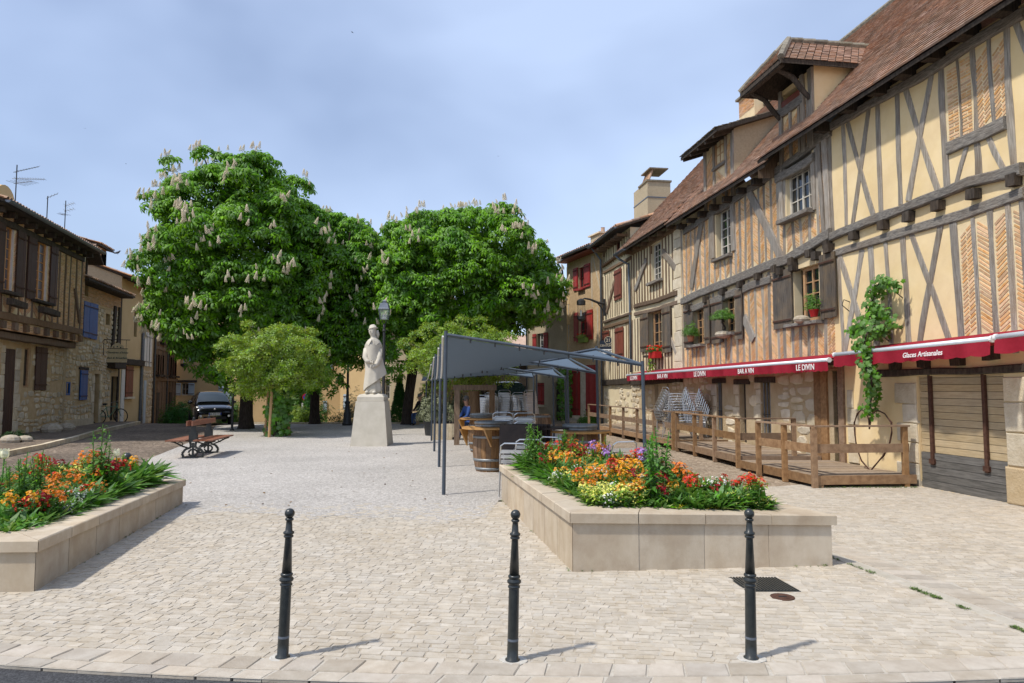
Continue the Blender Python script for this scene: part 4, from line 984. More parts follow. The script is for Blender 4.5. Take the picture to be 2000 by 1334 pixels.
# ------------------------------------------------------------------ left-hand row of houses (in shade)
FL1 = Frame((-16.15, 20.0), (-17.93, 27.4)); FL2 = Frame((-17.93, 27.4), (-19.3, 33.5)); FL3 = Frame((-19.3, 33.5), (-20.1, 37.0)); FL4 = Frame((-20.1, 37.0), (-21.3, 40.5)); FL5 = Frame((-21.3, 40.5), (-22.3, 44.0)); FL6 = Frame((-22.3, 44.0), (-23.1, 47.0))
def rectm(fr, xl, yt, xr, yb, d=0):
    ym = (yt+yb)/2; u0, u1 = fr.uz(xl, ym, d)[0], fr.uz(xr, ym, d)[0]; xm = (xl+xr)/2
    return (u0, u1, fr.uz(xm, yb, d)[1], fr.uz(xm, yt, d)[1])
# ---- L1 jettied brick and timber house with brown shutters
JD = -.45
L1 = FL1.root('jettied_house', 'jettied brick and timber house with brown shutters at the left edge')
zj = 3.55; zt = 7.22
w1 = rectm(FL1, 5, 458, 25, 562, JD); w2 = rectm(FL1, 67, 483, 92, 578, JD); zlo, zhi = 4.75, 6.85
w1 = (w1[0], w1[1], zlo, zhi); w2 = (w2[0], w2[1], zlo, zhi)
dr = rectm(FL1, 6, 665, 27, 855); dr = (dr[0], dr[1], 0.1, 3.0); wl = rectm(FL1, 47, 668, 60, 750); wl = (wl[0], wl[1], 1.7, 3.1)
wall(L1, 'ground_floor_wall', 'joint_brown', 0, FL1.L, -.05, zj, [dr, wl], rev=.25, body=7)
stone_fill(L1, 0, FL1.L-.1, .05, zj-.25, 'stone_grey', [(dr[0]-.05, dr[1]+.05, 0, dr[3]+.1), (wl[0]-.05, wl[1]+.05, wl[2]-.05, wl[3]+.1)], .18, .36, .22, .6, near=near_key(FL1), nmax=120, prob=.85)
wall(L1, 'upper_wall', 'brick_mortar', 0, FL1.L+.05, zj, zt, [w1, w2], d=JD, rev=.2, body=6.5, revm='white_paint')
MB().quad((0, 0, zj-.01), (FL1.L+.05, 0, zj-.01), (FL1.L+.05, JD, zj-.01), (0, JD, zj-.01)).build('jetty_underside', 'timber_brown', L1)
k_ = dict(d0=JD-.022, d1=JD+.02)
polybeam(L1, [(0, 3.95), (FL1.L+.05, 3.95)], .24, 'timber_brown', JD-.1, JD+.02); polybeam(L1, [(0, 3.38), (FL1.L, 3.38)], .22, 'timber_brown', JD+.1, .05)
for i in range(10): joist_end(L1, .4+i*.8, 3.68, .24, JD-.12, 'timber_brown', 0)
polybeam(L1, [(0, 6.90), (FL1.L+.05, 6.90)], .2, 'timber_dark', JD-.08, JD+.02)
for i in range(11): joist_end(L1, 0.3+i*.74, 7.11, .17, JD-.35, 'timber_dark', JD)
bl = []; holes = [w1, w2]
u = .1; k = 0
while u < FL1.L:
    for a, b in spans(u, 4.07, 6.9): timber(L1, (u+U(-.03, .03), a), (u+U(-.03, .03), b), U(.10, .15), 'timber_brown', **k_)
    un = u+U(.46, .6); uc = (u+un)/2
    for a, b in spans(uc, 4.07, 6.9): brick_fill(bl, u+.09, un-.09, a, b, 'h' if u > w2[1]+.5 else ('/' if k % 2 else '\\'), d=JD-.012, clip=lambda x, y: not blocked(x, y))
    u = un; k += 1
brick_fill(bl, 0, FL1.L, 7.0, 7.2, 'h', d=JD-.012); brick_fill(bl, 0, FL1.L, 3.52, 3.82, 'h', d=JD-.012)
lay_bricks(L1, bl, 'brick_old', near_key(FL1), 250)
timber(L1, (FL1.L-.75, 5.6), (FL1.L-.12, 4.3), .13, 'timber_brown', JD-.075, JD+.02)
for W in (w1, w2):
    window(L1, *W, 2, 6, 'frame_orange', d=JD+.1, fw=.07, gm='glass_curtain'); timber(L1, (W[0]-.2, W[2]-.06), (W[1]+.25, W[2]-.06), .1, 'timber_dark', JD-.22, JD, .008, 'sill'); t = timber(L1, (W[0]-.1, W[2]-.36), (W[1]+.25, W[2]-.40), .2, 'timber_dark', JD-.4, JD-.2, .008, 'flower_trough')
    shutter(L1, W[0]-.66, W[0]-.03, W[2]-.05, W[3]+.03, 'shutter_brown', 3, d=JD-.08); shutter(L1, W[1]+.12, W[1]+.72, W[2]-.05, W[3]+.03, 'shutter_brown', 3, d=JD-.08)
MB().box(dr[0], dr[1], .02, .08, .1, dr[3]).build('door', 'shutter_brown', L1)
for k in range(5): piece('door_plank', 'shutter_brown', L1, dr[0]+(dr[1]-dr[0])*k/5+.006, dr[0]+(dr[1]-dr[0])*(k+1)/5-.006, -.0, .02, .12, dr[3]-.02)
quoins(L1, dr[1], .1, 3.1, 1, .4, .3, .42, 'stone_grey'); quoins(L1, dr[0], .1, 3.1, -1, .3, .22, .42, 'stone_grey')
shutter(L1, wl[1]+.3, wl[1]+1.25, wl[2]-.1, wl[3]+.08, 'shutter_brown', 5); window(L1, *wl, 1, 1, 'frame_wood', d=.1)
quoins(L1, FL1.L+.02, 0, 3.3, -1, .34, .26, .4, 'stone_wall_joint', -.03)
quoins(L1, FL1.L+.42, 3.4, 7.2, -1, .42, .42, .5, 'stone_grey', JD+.02)
canal_roof(L1, -.2, FL1.L+.5, JD-.55, zt+.12, 4.5, zt+1.6, nmax=200); gutter(L1, -.2, FL1.L+.5, JD-.63, zt+.08, .08)
MB().quad((-.2, JD-.5, zt-.0), (FL1.L+.4, JD-.5, zt-.0), (FL1.L+.4, JD, zt+.02), (-.2, JD, zt+.02)).build('soffit', 'timber_dark', L1)
uc = FL1.uz(5, 380, 2.2)[0]
mb = MB(); mb.box(uc-.9, uc+.55, 2.0, 3.0, 7.6, 9.0); mb.build('chimney', 'plaster_ochre', L1)
pts = [(uc-.9, 9.0), (uc+.55, 9.0)]+[(uc-.175+.725*math.cos(R(a)), 9.0+.55*math.sin(R(a))) for a in range(0, 181, 20)]; MB().prism(pts[2:], 2.0, 3.0).build('chimney_top', 'plaster_ochre', L1, fixn=True)
# ---- L2 stone house with blue shutters
L2 = FL2.root('rubble_stone_house', 'rubble stone house with blue shutters and a sagging tiled eave')
zt2 = 6.15
b1 = rectm(FL2, 160, 591, 187, 660); b2 = rectm(FL2, 207, 613, 215, 635); b3 = rectm(FL2, 155, 723, 168, 781); b4 = rectm(FL2, 129, 746, 137, 772); b5 = rectm(FL2, 183, 730, 193, 825); b6 = rectm(FL2, 216, 735, 229, 822); b7 = rectm(FL2, 162, 554, 173, 578)
b5 = (b5[0], b5[1], .1, b5[3]); b6 = (b6[0], b6[1], .1, b6[3]); H2 = [b1, b2, b3, b4, b5, b6, b7]
wall(L2, 'wall', 'joint_brown', 0, FL2.L, -.05, zt2, H2, rev=.3, body=7)
stone_fill(L2, 0, FL2.L, .35, zt2-.75, 'stone_grey', [(h[0]-.05, h[1]+.05, h[2]-.05, h[3]+.05) for h in H2], .14, .34, .18, .55, near=near_key(FL2), nmax=300, prob=.97)
bl = []; holes = H2; brick_fill(bl, 0, FL2.L, zt2-.72, zt2-.05, 'h', clip=lambda x, y: not blocked(x, y)); lay_bricks(L2, bl, 'brick_old', near_key(FL2), 80)
um = (b1[0]+b1[1])/2+.1; shutter(L2, b1[0]-.05, um, b1[2], b1[3], 'shutter_blue', 3, d=-.10); shutter(L2, um+.01, b1[1]+.1, b1[2]-.02, b1[3]+.02, 'shutter_blue', 2, d=-.06)
shutter(L2, b3[0]-.04, b3[1]+.04, b3[2], b3[3], 'shutter_blue', 3, d=-.06); window(L2, *b4, 1, 1, 'shutter_blue', d=.02, fw=.06); timber(L2, (b3[0]-.15, b3[3]+.08), (b3[1]+.15, b3[3]+.08), .12, 'timber_dark', -.05, .05)
for h in (b5, b6): MB().box(h[0], h[1], .2, .24, h[2], h[3]).build('door', 'timber_dark', L2)
quoins(L2, b5[0], .1, b5[3], -1, .4, .3, .4, 'stone_grey'); quoins(L2, b5[1], .1, b5[3], 1, .4, .3, .4, 'stone_grey')
piece('plinth', 'stone_grey', L2, 0.05, b5[0]-.3, -.14, .03, 0, .38)
for t in (0, 1): timber(L2, (FL2.L-1.15+t*.7, 3.0), (FL2.L-.9+t*.65, 5.6), .28, 'timber_dark', -.09, .05)
polybeam(L2, [(FL2.L-1.6, 2.75), (FL2.L, 2.75)], .3, 'timber_dark', -.35, .05)
canal_roof(L2, .35, FL2.L+.1, -.6, zt2+.08, 4.0, zt2+1.5, nmax=120); piece('eave_soffit_board', 'timber_dark', L2, .35, FL2.L, -.55, 0, zt2-.06, zt2+.0)  # dark timber board closing the underside of the eave
# small timber dormer on L2's roof beside L1
ud = FL2.uz(165, 540, .2)[0]
mb = MB(); mb.box(ud-.55, ud+.45, .35, 2.0, 6.2, 7.35); mb.build('dormer', 'plaster_tan', L2); piece('painted_dormer_dark', 'void', L2, ud-.2, ud+.42, .30, .36, 6.35, 7.3)  # black block on the solid dormer face paints its unlit inside
for s in (0, 1):
    a = [(ud-.95 if s == 0 else ud+.85, -.25, 7.25), (ud-.05, -.25, 7.95), (ud-.05, 2.2, 7.95), (ud-.95 if s == 0 else ud+.85, 2.2, 7.25)]
    rf = MB().add(a+[(x, y, z-.08) for x, y, z in a], [(0, 1, 2, 3), (7, 6, 5, 4), (0, 4, 5, 1), (1, 5, 6, 2), (2, 6, 7, 3), (3, 7, 4, 0)]).build('dormer_roof', 'timber_dark', L2, fixn=True)
    slope_tiles(rf, a[0], a[3], a[2], a[1], 'tile_canal', .2, .2)
for u in (ud-.5, ud+.42): timber(L2, (u, 6.2), (u, 7.3), .14, 'timber_dark', .25, .4)
# ---- L3 plaster house with its party wall above L2's roof
L3 = FL3.root('plaster_party_wall_house', 'yellow plaster house whose sloping party wall rises above the stone house roof')
zt3 = 7.2
wall(L3, 'wall', 'plaster_ochre', 0, FL3.L, -.5, zt3, [rectm(FL3, 262, 605, 268, 658)], rev=.2)
mb = MB(); mb.add([(0, 0, -.5), (0, 0, zt3), (0, 4.5, zt3+1.7), (0, 4.5, -.5)], [(0, 3, 2, 1)]); mb.build('party_wall', 'plaster_tan', L3)
mb = MB(); mb.add([(FL3.L, 0, -.5), (FL3.L, 4.5, -.5), (FL3.L, 4.5, zt3+1.7), (FL3.L, 0, zt3)], [(0, 1, 2, 3)]); mb.quad((0, 4.5, -.5), (FL3.L, 4.5, -.5), (FL3.L, 4.5, zt3+1.7), (0, 4.5, zt3+1.7)); mb.build('rear_wall', 'plaster_tan', L3)
canal_roof(L3, -.12, FL3.L+.1, -.75, zt3-.12, 4.6, zt3+1.75, nmax=80)
for k in range(6): MB().bar((.2+k*.6, -.7, zt3-.24), (.2+k*.6, .1, zt3+.02), .1, .12).build('rafter', 'timber_dark', L3)
r_ = rectm(FL3, 244, 715, 258, 775); shutter(L3, *r_, 'shutter_redbrown', 3); piece('sill', 'stone_pale', L3, r_[0]-.1, r_[1]+.1, -.15, .02, r_[2]-.1, r_[2])
MB().box(.4, .9, -.04, 0, 0, 2.6).build('door', 'white_paint', L3); timber(L3, (.05, 0), (.05, 6.6), .2, 'timber_dark'); polybeam(L3, [(0, 3.0), (FL3.L, 3.0)], .3, 'timber_dark', -.2, .03)
timber(L3, (FL3.L-.1, -.4), (FL3.L-.1, 7), .12, 'zinc', -.1, -.02, 0, 'downpipe')
# roof behind with a solid dormer, its dark opening painted as a black block (pigeon)
mb = MB().box(1.0, 2.6, 1.6, 3.2, 7.3, 8.95).build('roof_dormer', 'brick_old', L3); canal_roof(L3, .8, 2.9, 1.3, 8.95, 3.4, 9.5, nmax=30); piece('painted_dormer_dark', 'void', L3, 1.9, 2.5, 1.55, 1.62, 7.7, 8.8)
# ---- L4 timber above white boards
L4 = FL4.root('white_shutter_house', 'tall narrow house with tall white shutters under dark timbering')
zt4 = 7.35
wall(L4, 'wall', 'stone_wall_joint', 0, FL4.L, -.8, zt4, [], body=5)
piece('timber_panel', 'timber_brown', L4, .05, FL4.L-.05, -.04, -.005, 5.1, zt4)
u = .1
while u < FL4.L: timber(L4, (u, 5.1), (u+U(-.04, .04), zt4), .13, 'timber_dark', -.09, 0); u += .36
piece('painted_window_dark', 'void', L4, 1.9, 2.5, -.10, -.05, 5.8, 6.9)  # no hole here: black block paints the shade of a window
for a in (.5, 1.3, 2.2): shutter(L4, a, a+.62, 2.9, 4.8, 'white_paint', 3)
polybeam(L4, [(0, 5.1), (FL4.L, 5.1)], .22, 'timber_dark', -.12, .02)
stone_fill(L4, 0, FL4.L, -.3, 2.7, 'stone_grey', [(.9, 1.7, -.5, 2.2)], .2, .4, .25, .6, nmax=60, near=near_key(FL4)); MB().box(.95, 1.65, -.03, 0, -.4, 2.1).build('door', 'shutter_pale', L4)
canal_roof(L4, -.1, FL4.L+.1, -.8, zt4-.05, 4.5, zt4+1.6, nmax=60); gutter(L4, -.1, FL4.L+.1, -.88, zt4-.1); downpipe(L4, [(FL4.L, -.85, zt4-.2), (FL4.L, -.2, zt4-.5), (FL4.L, -.1, zt4-.8), (FL4.L, -.1, -.6)]); downpipe(L4, [(0, -.08, zt4-.4), (0, -.08, -.5)])
# ---- L5, L6 timbered houses down the street
for nm, fr, zt5, lab, d2 in (('studded_brown_house', FL5, 6.0, 'brown close-studded house with purple shutters down the left street', .24), ('open_post_house', FL6, 5.35, 'low timber-post house beside the ochre gable at the end of the left street', .45)):
    h = fr.root(nm, lab)
    wall(h, 'wall', 'plaster_ruddy', 0, fr.L, -1, zt5, [], body=4)
    u = .08
    while u < fr.L: timber(h, (u, -.9), (u+U(-.04, .04), zt5), U(.12, .17), 'timber_brown', -.07, .02); u += d2
    for z in (2.2, 4.1): polybeam(h, [(0, z), (fr.L, z)], .2, 'timber_brown', -.12, .02)
    for a, z in ((.7, 2.5), (2.0, 2.5), (1.6, 4.5)):
        piece('painted_window_dark', 'void', h, a, a+.6, -.09, -.05, z, z+1.2); shutter(h, a-.4, a-.02, z, z+1.2, 'shutter_brown', 2, d=-.13); timber(h, (a-.2, z-.08), (a+.8, z-.08), .12, 'timber_dark', -.3, 0, .006, 'sill')  # black blocks on the wall paint the dark of the windows
    MB().box(.9, 1.6, -.1, -.05, -.9, 1.4).build('door', 'timber_dark', h)
    canal_roof(h, -.1, fr.L+.1, -.7, zt5-.05, 3.5, zt5+1.2, nmax=40); gutter(h, -.1, fr.L+.2, -.78, zt5-.08, m='frame_pale' if fr is FL6 else 'zinc'); downpipe(h, [(.1, -.75, zt5-.1), (.05, -.1, zt5-.3), (.05, -.1, -.8)], m='zinc')
# ---- ochre house closing the street
FG = Frame((-23.6, 47.5), (-14.5, 47.0))
Gh = FG.root('ochre_gable_house', 'plain ochre rendered house with pale blue shutters behind the black car')
g1 = rectm(FG, 354, 748, 368, 772); g2 = rectm(FG, 427, 752, 453, 800); g3 = rectm(FG, 381, 690, 390, 708)
wall(Gh, 'wall', 'plaster_ochre', 0, FG.L, -1.4, 8.2, [g1], rev=.2, body=8)
window(Gh, *g1, 2, 2, 'frame_pale'); shutter(Gh, g1[0]-.45, g1[0]-.02, g1[2], g1[3], 'shutter_pale', 2); shutter(Gh, g1[1]+.02, g1[1]+.45, g1[2], g1[3], 'shutter_pale', 2)
um = (g2[0]+g2[1])/2; shutter(Gh, g2[0], um-.01, g2[2], g2[3], 'shutter_pale', 2); shutter(Gh, um+.01, g2[1], g2[2], g2[3], 'shutter_pale', 2); shutter(Gh, g3[0]-.4, g3[0], g3[2], g3[3], 'shutter_pale', 2)
for g in (g1, g2): timber(Gh, (g[0]-.3, g[3]+.12), (g[1]+.6, g[3]+.12), .16, 'timber_dark', -.05, .02, .004, 'lintel')
canal_roof(Gh, -.3, FG.L+.3, -.5, 8.1, 4.0, 9.6, nmax=60)
# red roofed house seen between the gutters and the tree
Rh = thing('red_roof_house', 'house with a russet tiled roof glimpsed between the street and the chestnut', 'house', (-30, 58, -1))
MB().box(-3, 9, 0, 8, 0, 9.0).build('wall', 'plaster_ochre', Rh); mb = MB(); mb.add([(-3.4, -.4, 8.9), (9.4, -.4, 8.9), (9.4, 4, 12.4), (-3.4, 4, 12.4), (9.4, 8.4, 8.9), (-3.4, 8.4, 8.9)], [(0, 1, 2, 3), (3, 2, 4, 5)]); mb.build('roof', 'tile_canal', Rh)
for k in range(2): MB().box(1+k*4, 2.2+k*4, -.05, .02, 5.6, 7.4).build('window', 'glass', Rh)

# ---- aerials on the left roofs, wire fixtures, hanging sign, wall lanterns
def aerial(name, label, base, h, booms, r=.018):
    t = thing(name, label, 'aerial', base)
    MB().tube([(0, 0, -.3), (0, 0, h)], r, 6).build('mast', 'iron', t)
    for z, dx, dy, dz, n, el in booms:
        a = Vector((0, 0, z)); d = Vector((dx, dy, dz)); b = MB().tube([a-d*.15, a+d], .012, 5).build('boom', 'zinc', t)
        for k in range(n):
            p = a+d*(k/(n-1)); e = Vector((-d.y, d.x, 0)).normalized()*el*(1-.4*k/n); MB().tube([p-e, p+e], .006, 4).build('rod', 'zinc', b)
    return t
p = at(29, 410, 24.5); aerial('tv_aerial', 'tall mast with three slanting aerials beside the rounded chimney', p, at(33, 322, 24.5).z-p.z, ((at(33, 335, 24.5).z-p.z, .45, .5, .35, 9, .22), (at(33, 349, 24.5).z-p.z, .9, .2, .04, 12, .2), (at(33, 358, 24.5).z-p.z, .8, -.3, -.02, 6, .35)))
p = at(91, 435, 27); aerial('tv_aerial', 'slim mast with a small panel aerial in the middle of the left roof', p, at(93, 383, 27).z-p.z, ((at(93, 386, 27).z-p.z, .25, .2, .22, 4, .3),))
p = at(126, 450, 29); aerial('tv_aerial', 'mast with a stacked aerial nearest the chestnut tree', p, at(129, 392, 29).z-p.z, ((at(129, 402, 29).z-p.z, .3, .1, .15, 5, .3), (at(129, 412, 29).z-p.z, .3, .1, .12, 4, .3), (at(129, 418, 29).z-p.z, -.25, .1, 0, 3, .25)))
mk('sign_cream', (.60, .45, .25), (.66, .52, .31), .6, 8); mk('ink_green', (.012, .05, .045), None, .6); mk('ink_dark', (.012, .014, .02), None, .5); mk('sign_navy', (.012, .018, .03), (.016, .022, .036), .4, 5); mk('sign_white', (.75, .74, .72), None, .5); mk('sign_gold', (.42, .36, .26), None, .5)
c = at(229, 690, 31.2)
sg = thing('guesthouse_sign', 'cream hanging sign board with dark green lettering on an iron bracket', 'sign', (c.x, c.y, c.z), R(20))
MB().box(-.40, .40, -.02, .02, -.42, .20).build('board', 'sign_cream', sg)
MB().prism([(-.28, .20), (.28, .20), (.24, .34), (.12, .42), (.04, .48), (-.08, .46), (-.2, .36)], -.018, .018).build('crest', 'sign_cream', sg)
mb = MB(); mb.bar((-.42, 0, -.43), (.42, 0, -.43), .04, .03); mb.bar((-.42, 0, .21), (.42, 0, .21), .04, .03); mb.build('rim', 'timber_dark', sg)
put('lettering', text_mesh("Chambres d'hôtes", .12, 'ink_green', shear=.25, bold=.002), sg, (0, -.024, .03), (math.pi/2, 0, 0)); put('lettering', text_mesh('Bed & Breakfast', .125, 'ink_green', shear=.25, bold=.002), sg, (0, -.024, -.22), (math.pi/2, 0, 0))
for x, z in ((-.14, .28), (0, .3), (.13, .27)): MB().sphere((x, -.022, z), .03, 8, 5).build('painted_leaf', 'ink_green', sg)
mb = MB(); mb.tube([(-.55, 0, -.1), (-.55, 0, .62), (.5, 0, .62)], .018, 6); mb.build('bracket', 'iron', sg); MB().tube([(-.5+.1*math.cos(a*.5), 0, .5+.1*math.sin(a*.5)) for a in range(0, 14)], .01, 5).build('scroll', 'iron', sg)
for x in (-.35, .35): MB().tube([(x, 0, .62), (x, 0, .2)], .008, 5).build('chain', 'iron', sg)
mk('lamp_glass', (.55, .55, .5), None, .15, spec=.6)
def wall_lantern(label, base, reach, drop, s=1.0, rz=0.0):
    t = thing('wall_lantern', label, 'lantern', base, rz, None)
    MB().box(-.05, .05, -.04, .04, -.5*s, .25*s).build('back_plate', 'iron', t)
    pts = [(0, 0, .05), (-reach*.25, 0, .08), (-reach*.6, 0, .22), (-reach*.85, 0, .26), (-reach, 0, .2)]; MB().tube(pts, [.07*s, .06*s, .045*s, .04*s, .03*s], 6).build('arm', 'iron', t)
    MB().tube([(0, 0, -.35*s), (-reach*.15, 0, -.1), (-reach*.3, 0, .08)], .03*s, 6).build('brace', 'iron', t)
    x = -reach; z0 = .2-drop
    MB().lathe([(.2*s, .02), (.2*s, .2*s), (.05*s, .3*s)], (x, 0, z0+.5*s), 10).build('hood', 'iron', t); MB().lathe([(.04*s, -.1*s), (.18*s, 0), (.18*s, .13*s), (.001, .14*s)], (x, 0, z0-.12*s), 10).build('base', 'iron', t)
    for k in range(6): a = math.pi*k/3; MB().tube([(x+.17*s*math.cos(a), .17*s*math.sin(a), z0), (x+.17*s*math.cos(a), .17*s*math.sin(a), z0+.55*s)], .008*s, 4).build('rod', 'zinc', t)
    MB().tube([(x, 0, z0), (x, 0, z0+.28*s)], .045*s, 8).build('lamp', 'lamp_glass', t)
    return t
p = at(1180, 595, 30.2); wall_lantern('large iron wall lantern on a curved arm beside the red shutters', p, 1.05, .75, 1.0, R(8))
p = at(325, 694, 44.5); wall_lantern('iron wall lantern on a long arm at the end of the left street', p, -1.15, .75, 1.1, R(0))
# estate agent's board
c = at(1188, 672, 29.6)
sg = thing('for_sale_board', 'navy estate agent board with gold lettering over a white strip', 'sign', c, R(-12))
MB().prism([(-.37, -.22), (.37, -.22), (.37, .14), (.18, .17), (.13, .30), (-.06, .34), (-.17, .17), (-.37, .14)], -.02, .02).build('board', 'sign_navy', sg, fixn=True)
MB().box(-.37, .37, -.022, .02, -.42, -.225).build('strip', 'sign_white', sg); MB().box(-.37, .37, -.02, .02, -.58, -.43).build('lower_strip', 'sign_navy', sg)
MB().tube([(.16*math.cos(a*.35), -.024, .16+.16*math.sin(a*.35)) for a in range(18)], .014, 5, closed=True).build('emblem_ring', 'sign_gold', sg)
put('lettering', text_mesh('21', .2, 'sign_gold', bold=.004), sg, (0, -.026, .16), (math.pi/2, 0, 0)); put('lettering', text_mesh('CENTURY 21', .125, 'sign_gold', bold=.002), sg, (0, -.026, -.07), (math.pi/2, 0, 0)); put('lettering', text_mesh('A VENDRE', .15, 'ink_dark', bold=.003), sg, (0, -.026, -.325), (math.pi/2, 0, 0))
MB().tube([(.42, .05, .2), (.42, .05, -.6)], .02, 6).build('pole', 'iron', sg)
# ------------------------------------------------------------------ foliage kit (vectorised)
rng = np.random.default_rng(11)
mk('leaf_chestnut', (.058, .170, .013), (.185, .375, .032), .55, 1.1, isl=.42, spec=.22, trans=(.26, .50, .03))
mk('leaf_young', (.12, .25, .032), (.28, .40, .06), .55, 1.6, isl=.35, spec=.3, trans=(.45, .52, .06))
mk('leaf_vine', (.065, .17, .022), (.12, .26, .035), .5, 3, isl=.3, spec=.35, trans=(.18, .34, .04))
mk('leaf_dark', (.018, .055, .012), (.035, .09, .02), .6, 3, isl=.35, spec=.3, trans=(.05, .12, .02))
mk('leaf_conifer', (.035, .13, .022), (.06, .18, .03), .6, 3, isl=.35, spec=.2, trans=(.08, .18, .02))
mk('leaf_olive', (.16, .18, .10), (.24, .25, .15), .6, 3, isl=.3, spec=.2)
mk('petal_cream', (.66, .55, .38), (.78, .68, .50), .7, 9, isl=.15)
mk('bark', (.030, .022, .017), (.075, .056, .043), .95, 14, .9, 24, stretch=(2, 2, .4), bdist=.04)
mk('bark_light', (.14, .11, .085), (.22, .18, .14), .95, 14, .6, 24)
mk('stake_wood', (.40, .24, .11), (.50, .32, .16), .8, 8, .3, 40, stretch=(3, 3, .5))
def scatter(P, N_, size, tv, tf, name, m, parent=None, jit=.5, spin=True, smooth=False):
    """copy a leaf template (tv verts, tf faces, +z = up/out) onto points P with normals N_"""
    P = np.asarray(P, float); N_ = np.asarray(N_, float); n = len(P); k = len(tv); tv = np.asarray(tv, float)
    N_ = N_+rng.normal(0, jit, N_.shape); N_ /= np.linalg.norm(N_, axis=1, keepdims=True)+1e-9
    a = rng.normal(0, 1, (n, 3)); T = np.cross(N_, a); T /= np.linalg.norm(T, axis=1, keepdims=True)+1e-9; B_ = np.cross(N_, T)
    s = np.asarray(size if np.ndim(size) else np.full(n, size)).reshape(n, 1, 1)*rng.uniform(.75, 1.25, (n, 1, 1))
    V = (T[:, None, :]*tv[None, :, 0:1]+B_[:, None, :]*tv[None, :, 1:2]+N_[:, None, :]*tv[None, :, 2:3])*s+P[:, None, :]
    fl = np.concatenate([np.asarray(f) for f in tf]); ln = np.array([len(f) for f in tf])
    idx = (fl[None, :]+(np.arange(n)*k)[:, None]).ravel(); lens = np.tile(ln, n)
    me = bpy.data.meshes.new(name); me.vertices.add(n*k); me.vertices.foreach_set('co', V.ravel().astype(np.float32))
    me.loops.add(len(idx)); me.loops.foreach_set('vertex_index', idx.astype(np.int32))
    me.polygons.add(len(lens)); me.polygons.foreach_set('loop_start', np.concatenate([[0], np.cumsum(lens)[:-1]]).astype(np.int32))
    try: me.polygons.foreach_set('loop_total', lens.astype(np.int32))
    except Exception: pass
    me.update(); me.validate(); me.materials.append(MATS[m])
    if smooth: me.shade_smooth()
    return put(name, me, parent)
def palmate(n=6, L=.5, W=.2, droop=.28, up=.06):
    v = []; f = []
    for k in range(n):
        a = 2*math.pi*k/n+.3; ln = L*(1 if k % 2 else .86); c, s = math.cos(a), math.sin(a)
        pts = [(0.03, 0, 0), (ln*.45, -W*.36, up*.5), (ln*.68, -W*.5, -droop*.35), (ln, 0, -droop), (ln*.68, W*.5, -droop*.35), (ln*.45, W*.36, up*.5), (ln*.62, 0, up-.02)]
        i = len(v); v += [(x*c-y*s, x*s+y*c, z) for x, y, z in pts]; f += [(i, i+1, i+6), (i+1, i+2, i+6), (i+2, i+3, i+6), (i+3, i+4, i+6), (i+4, i+5, i+6), (i+5, i, i+6)]
    return v, f
def palm_lo(n=6, L=.5, W=.19, droop=.25, up=.06):
    v = []; f = []
    for k in range(n):
        a = 2*math.pi*k/n+.3; ln = L*(1 if k % 2 else .86); c, s = math.cos(a), math.sin(a)
        pts = [(0.02, 0, up*.5), (ln*.62, -W*.5, -droop*.1), (ln, 0, -droop), (ln*.62, W*.5, -droop*.1)]
        i = len(v); v += [(x*c-y*s, x*s+y*c, z) for x, y, z in pts]; f += [(i, i+1, i+2, i+3)]
    return v, f
def spray(n=5, L=.5, W=.26, spread=1.0):
    v = []; f = []
    for k in range(n):
        a = 2.4*k; r0 = .12+.5*k/n; c, s = math.cos(a), math.sin(a); ln = L*(.7+.3*((k*37) % 10)/10)
        b = Vector((r0*c*.6, r0*s*.6, -.1*k/n)); d = Vector((c, s, -.35)).normalized(); w_ = Vector((-s, c, 0))*W*.5
        i = len(v); v += [tuple(b), tuple(b+d*ln*.5-w_), tuple(b+d*ln), tuple(b+d*ln*.5+w_)]; f += [(i, i+1, i+2, i+3)]
    return v, f
def lobes(center, rad, nclump, seed, low=-.75, noise_amp=.13, rc=(.7, 1.05), pw=2.3):
    """clump centres on an uneven ellipsoid"""
    g = np.random.default_rng(seed); out = []
    for i in range(nclump):
        zz = 1-(1-low)*(i+.5)/nclump; th = 2.399963*i+g.uniform(-.3, .3); zz = float(np.clip(zz+g.uniform(-.04, .04), -1, 1))
        r = math.sqrt(1-zz*zz); d = np.array([r*math.cos(th), r*math.sin(th), zz])
        d = d/(np.abs(d)**pw).sum()**(1/pw)
        q = 1+noise_amp*mnoise.noise(Vector(d*1.7)+Vector((seed*3.1, 0, 0)))*1.6+g.uniform(-.05, .05)
        out.append((np.array(center)+d*np.array(rad)*(q-.12), d, g.uniform(*rc)))
    return out
def crown_points(cl, per, g, out_bias=.55, flat=.8):
    P = []; N_ = []
    for c, d, r in cl:
        n = int(per*r*r)
        v = g.normal(0, 1, (n, 3)); v /= np.linalg.norm(v, axis=1, keepdims=True)
        v[:, 2] = np.where(g.random(n) < .7, np.abs(v[:, 2]), v[:, 2])
        v = v+np.array(d)*out_bias; v /= np.linalg.norm(v, axis=1, keepdims=True)
        rr = r*g.uniform(.72, 1.03, (n, 1)); p = c+v*rr*np.array([1, 1, flat])
        P.append(p); N_.append(v*.45+np.array([0, 0, .75])+np.array(d)*.25)
    return np.concatenate(P), np.concatenate(N_)
def limb(mb, a, b, r0, r1, seed=0, n=6, wob=.12):
    a = Vector(a); b = Vector(b); g = random.Random(seed); pts = []; rs = []
    for i in range(n+1):
        f = i/n; p = a.lerp(b, f); k = wob*math.sin(math.pi*f); p += Vector((g.uniform(-k, k), g.uniform(-k, k), .15*k)); pts.append(p); rs.append(r0+(r1-r0)*f)
    mb.tube(pts, rs, 8); return pts
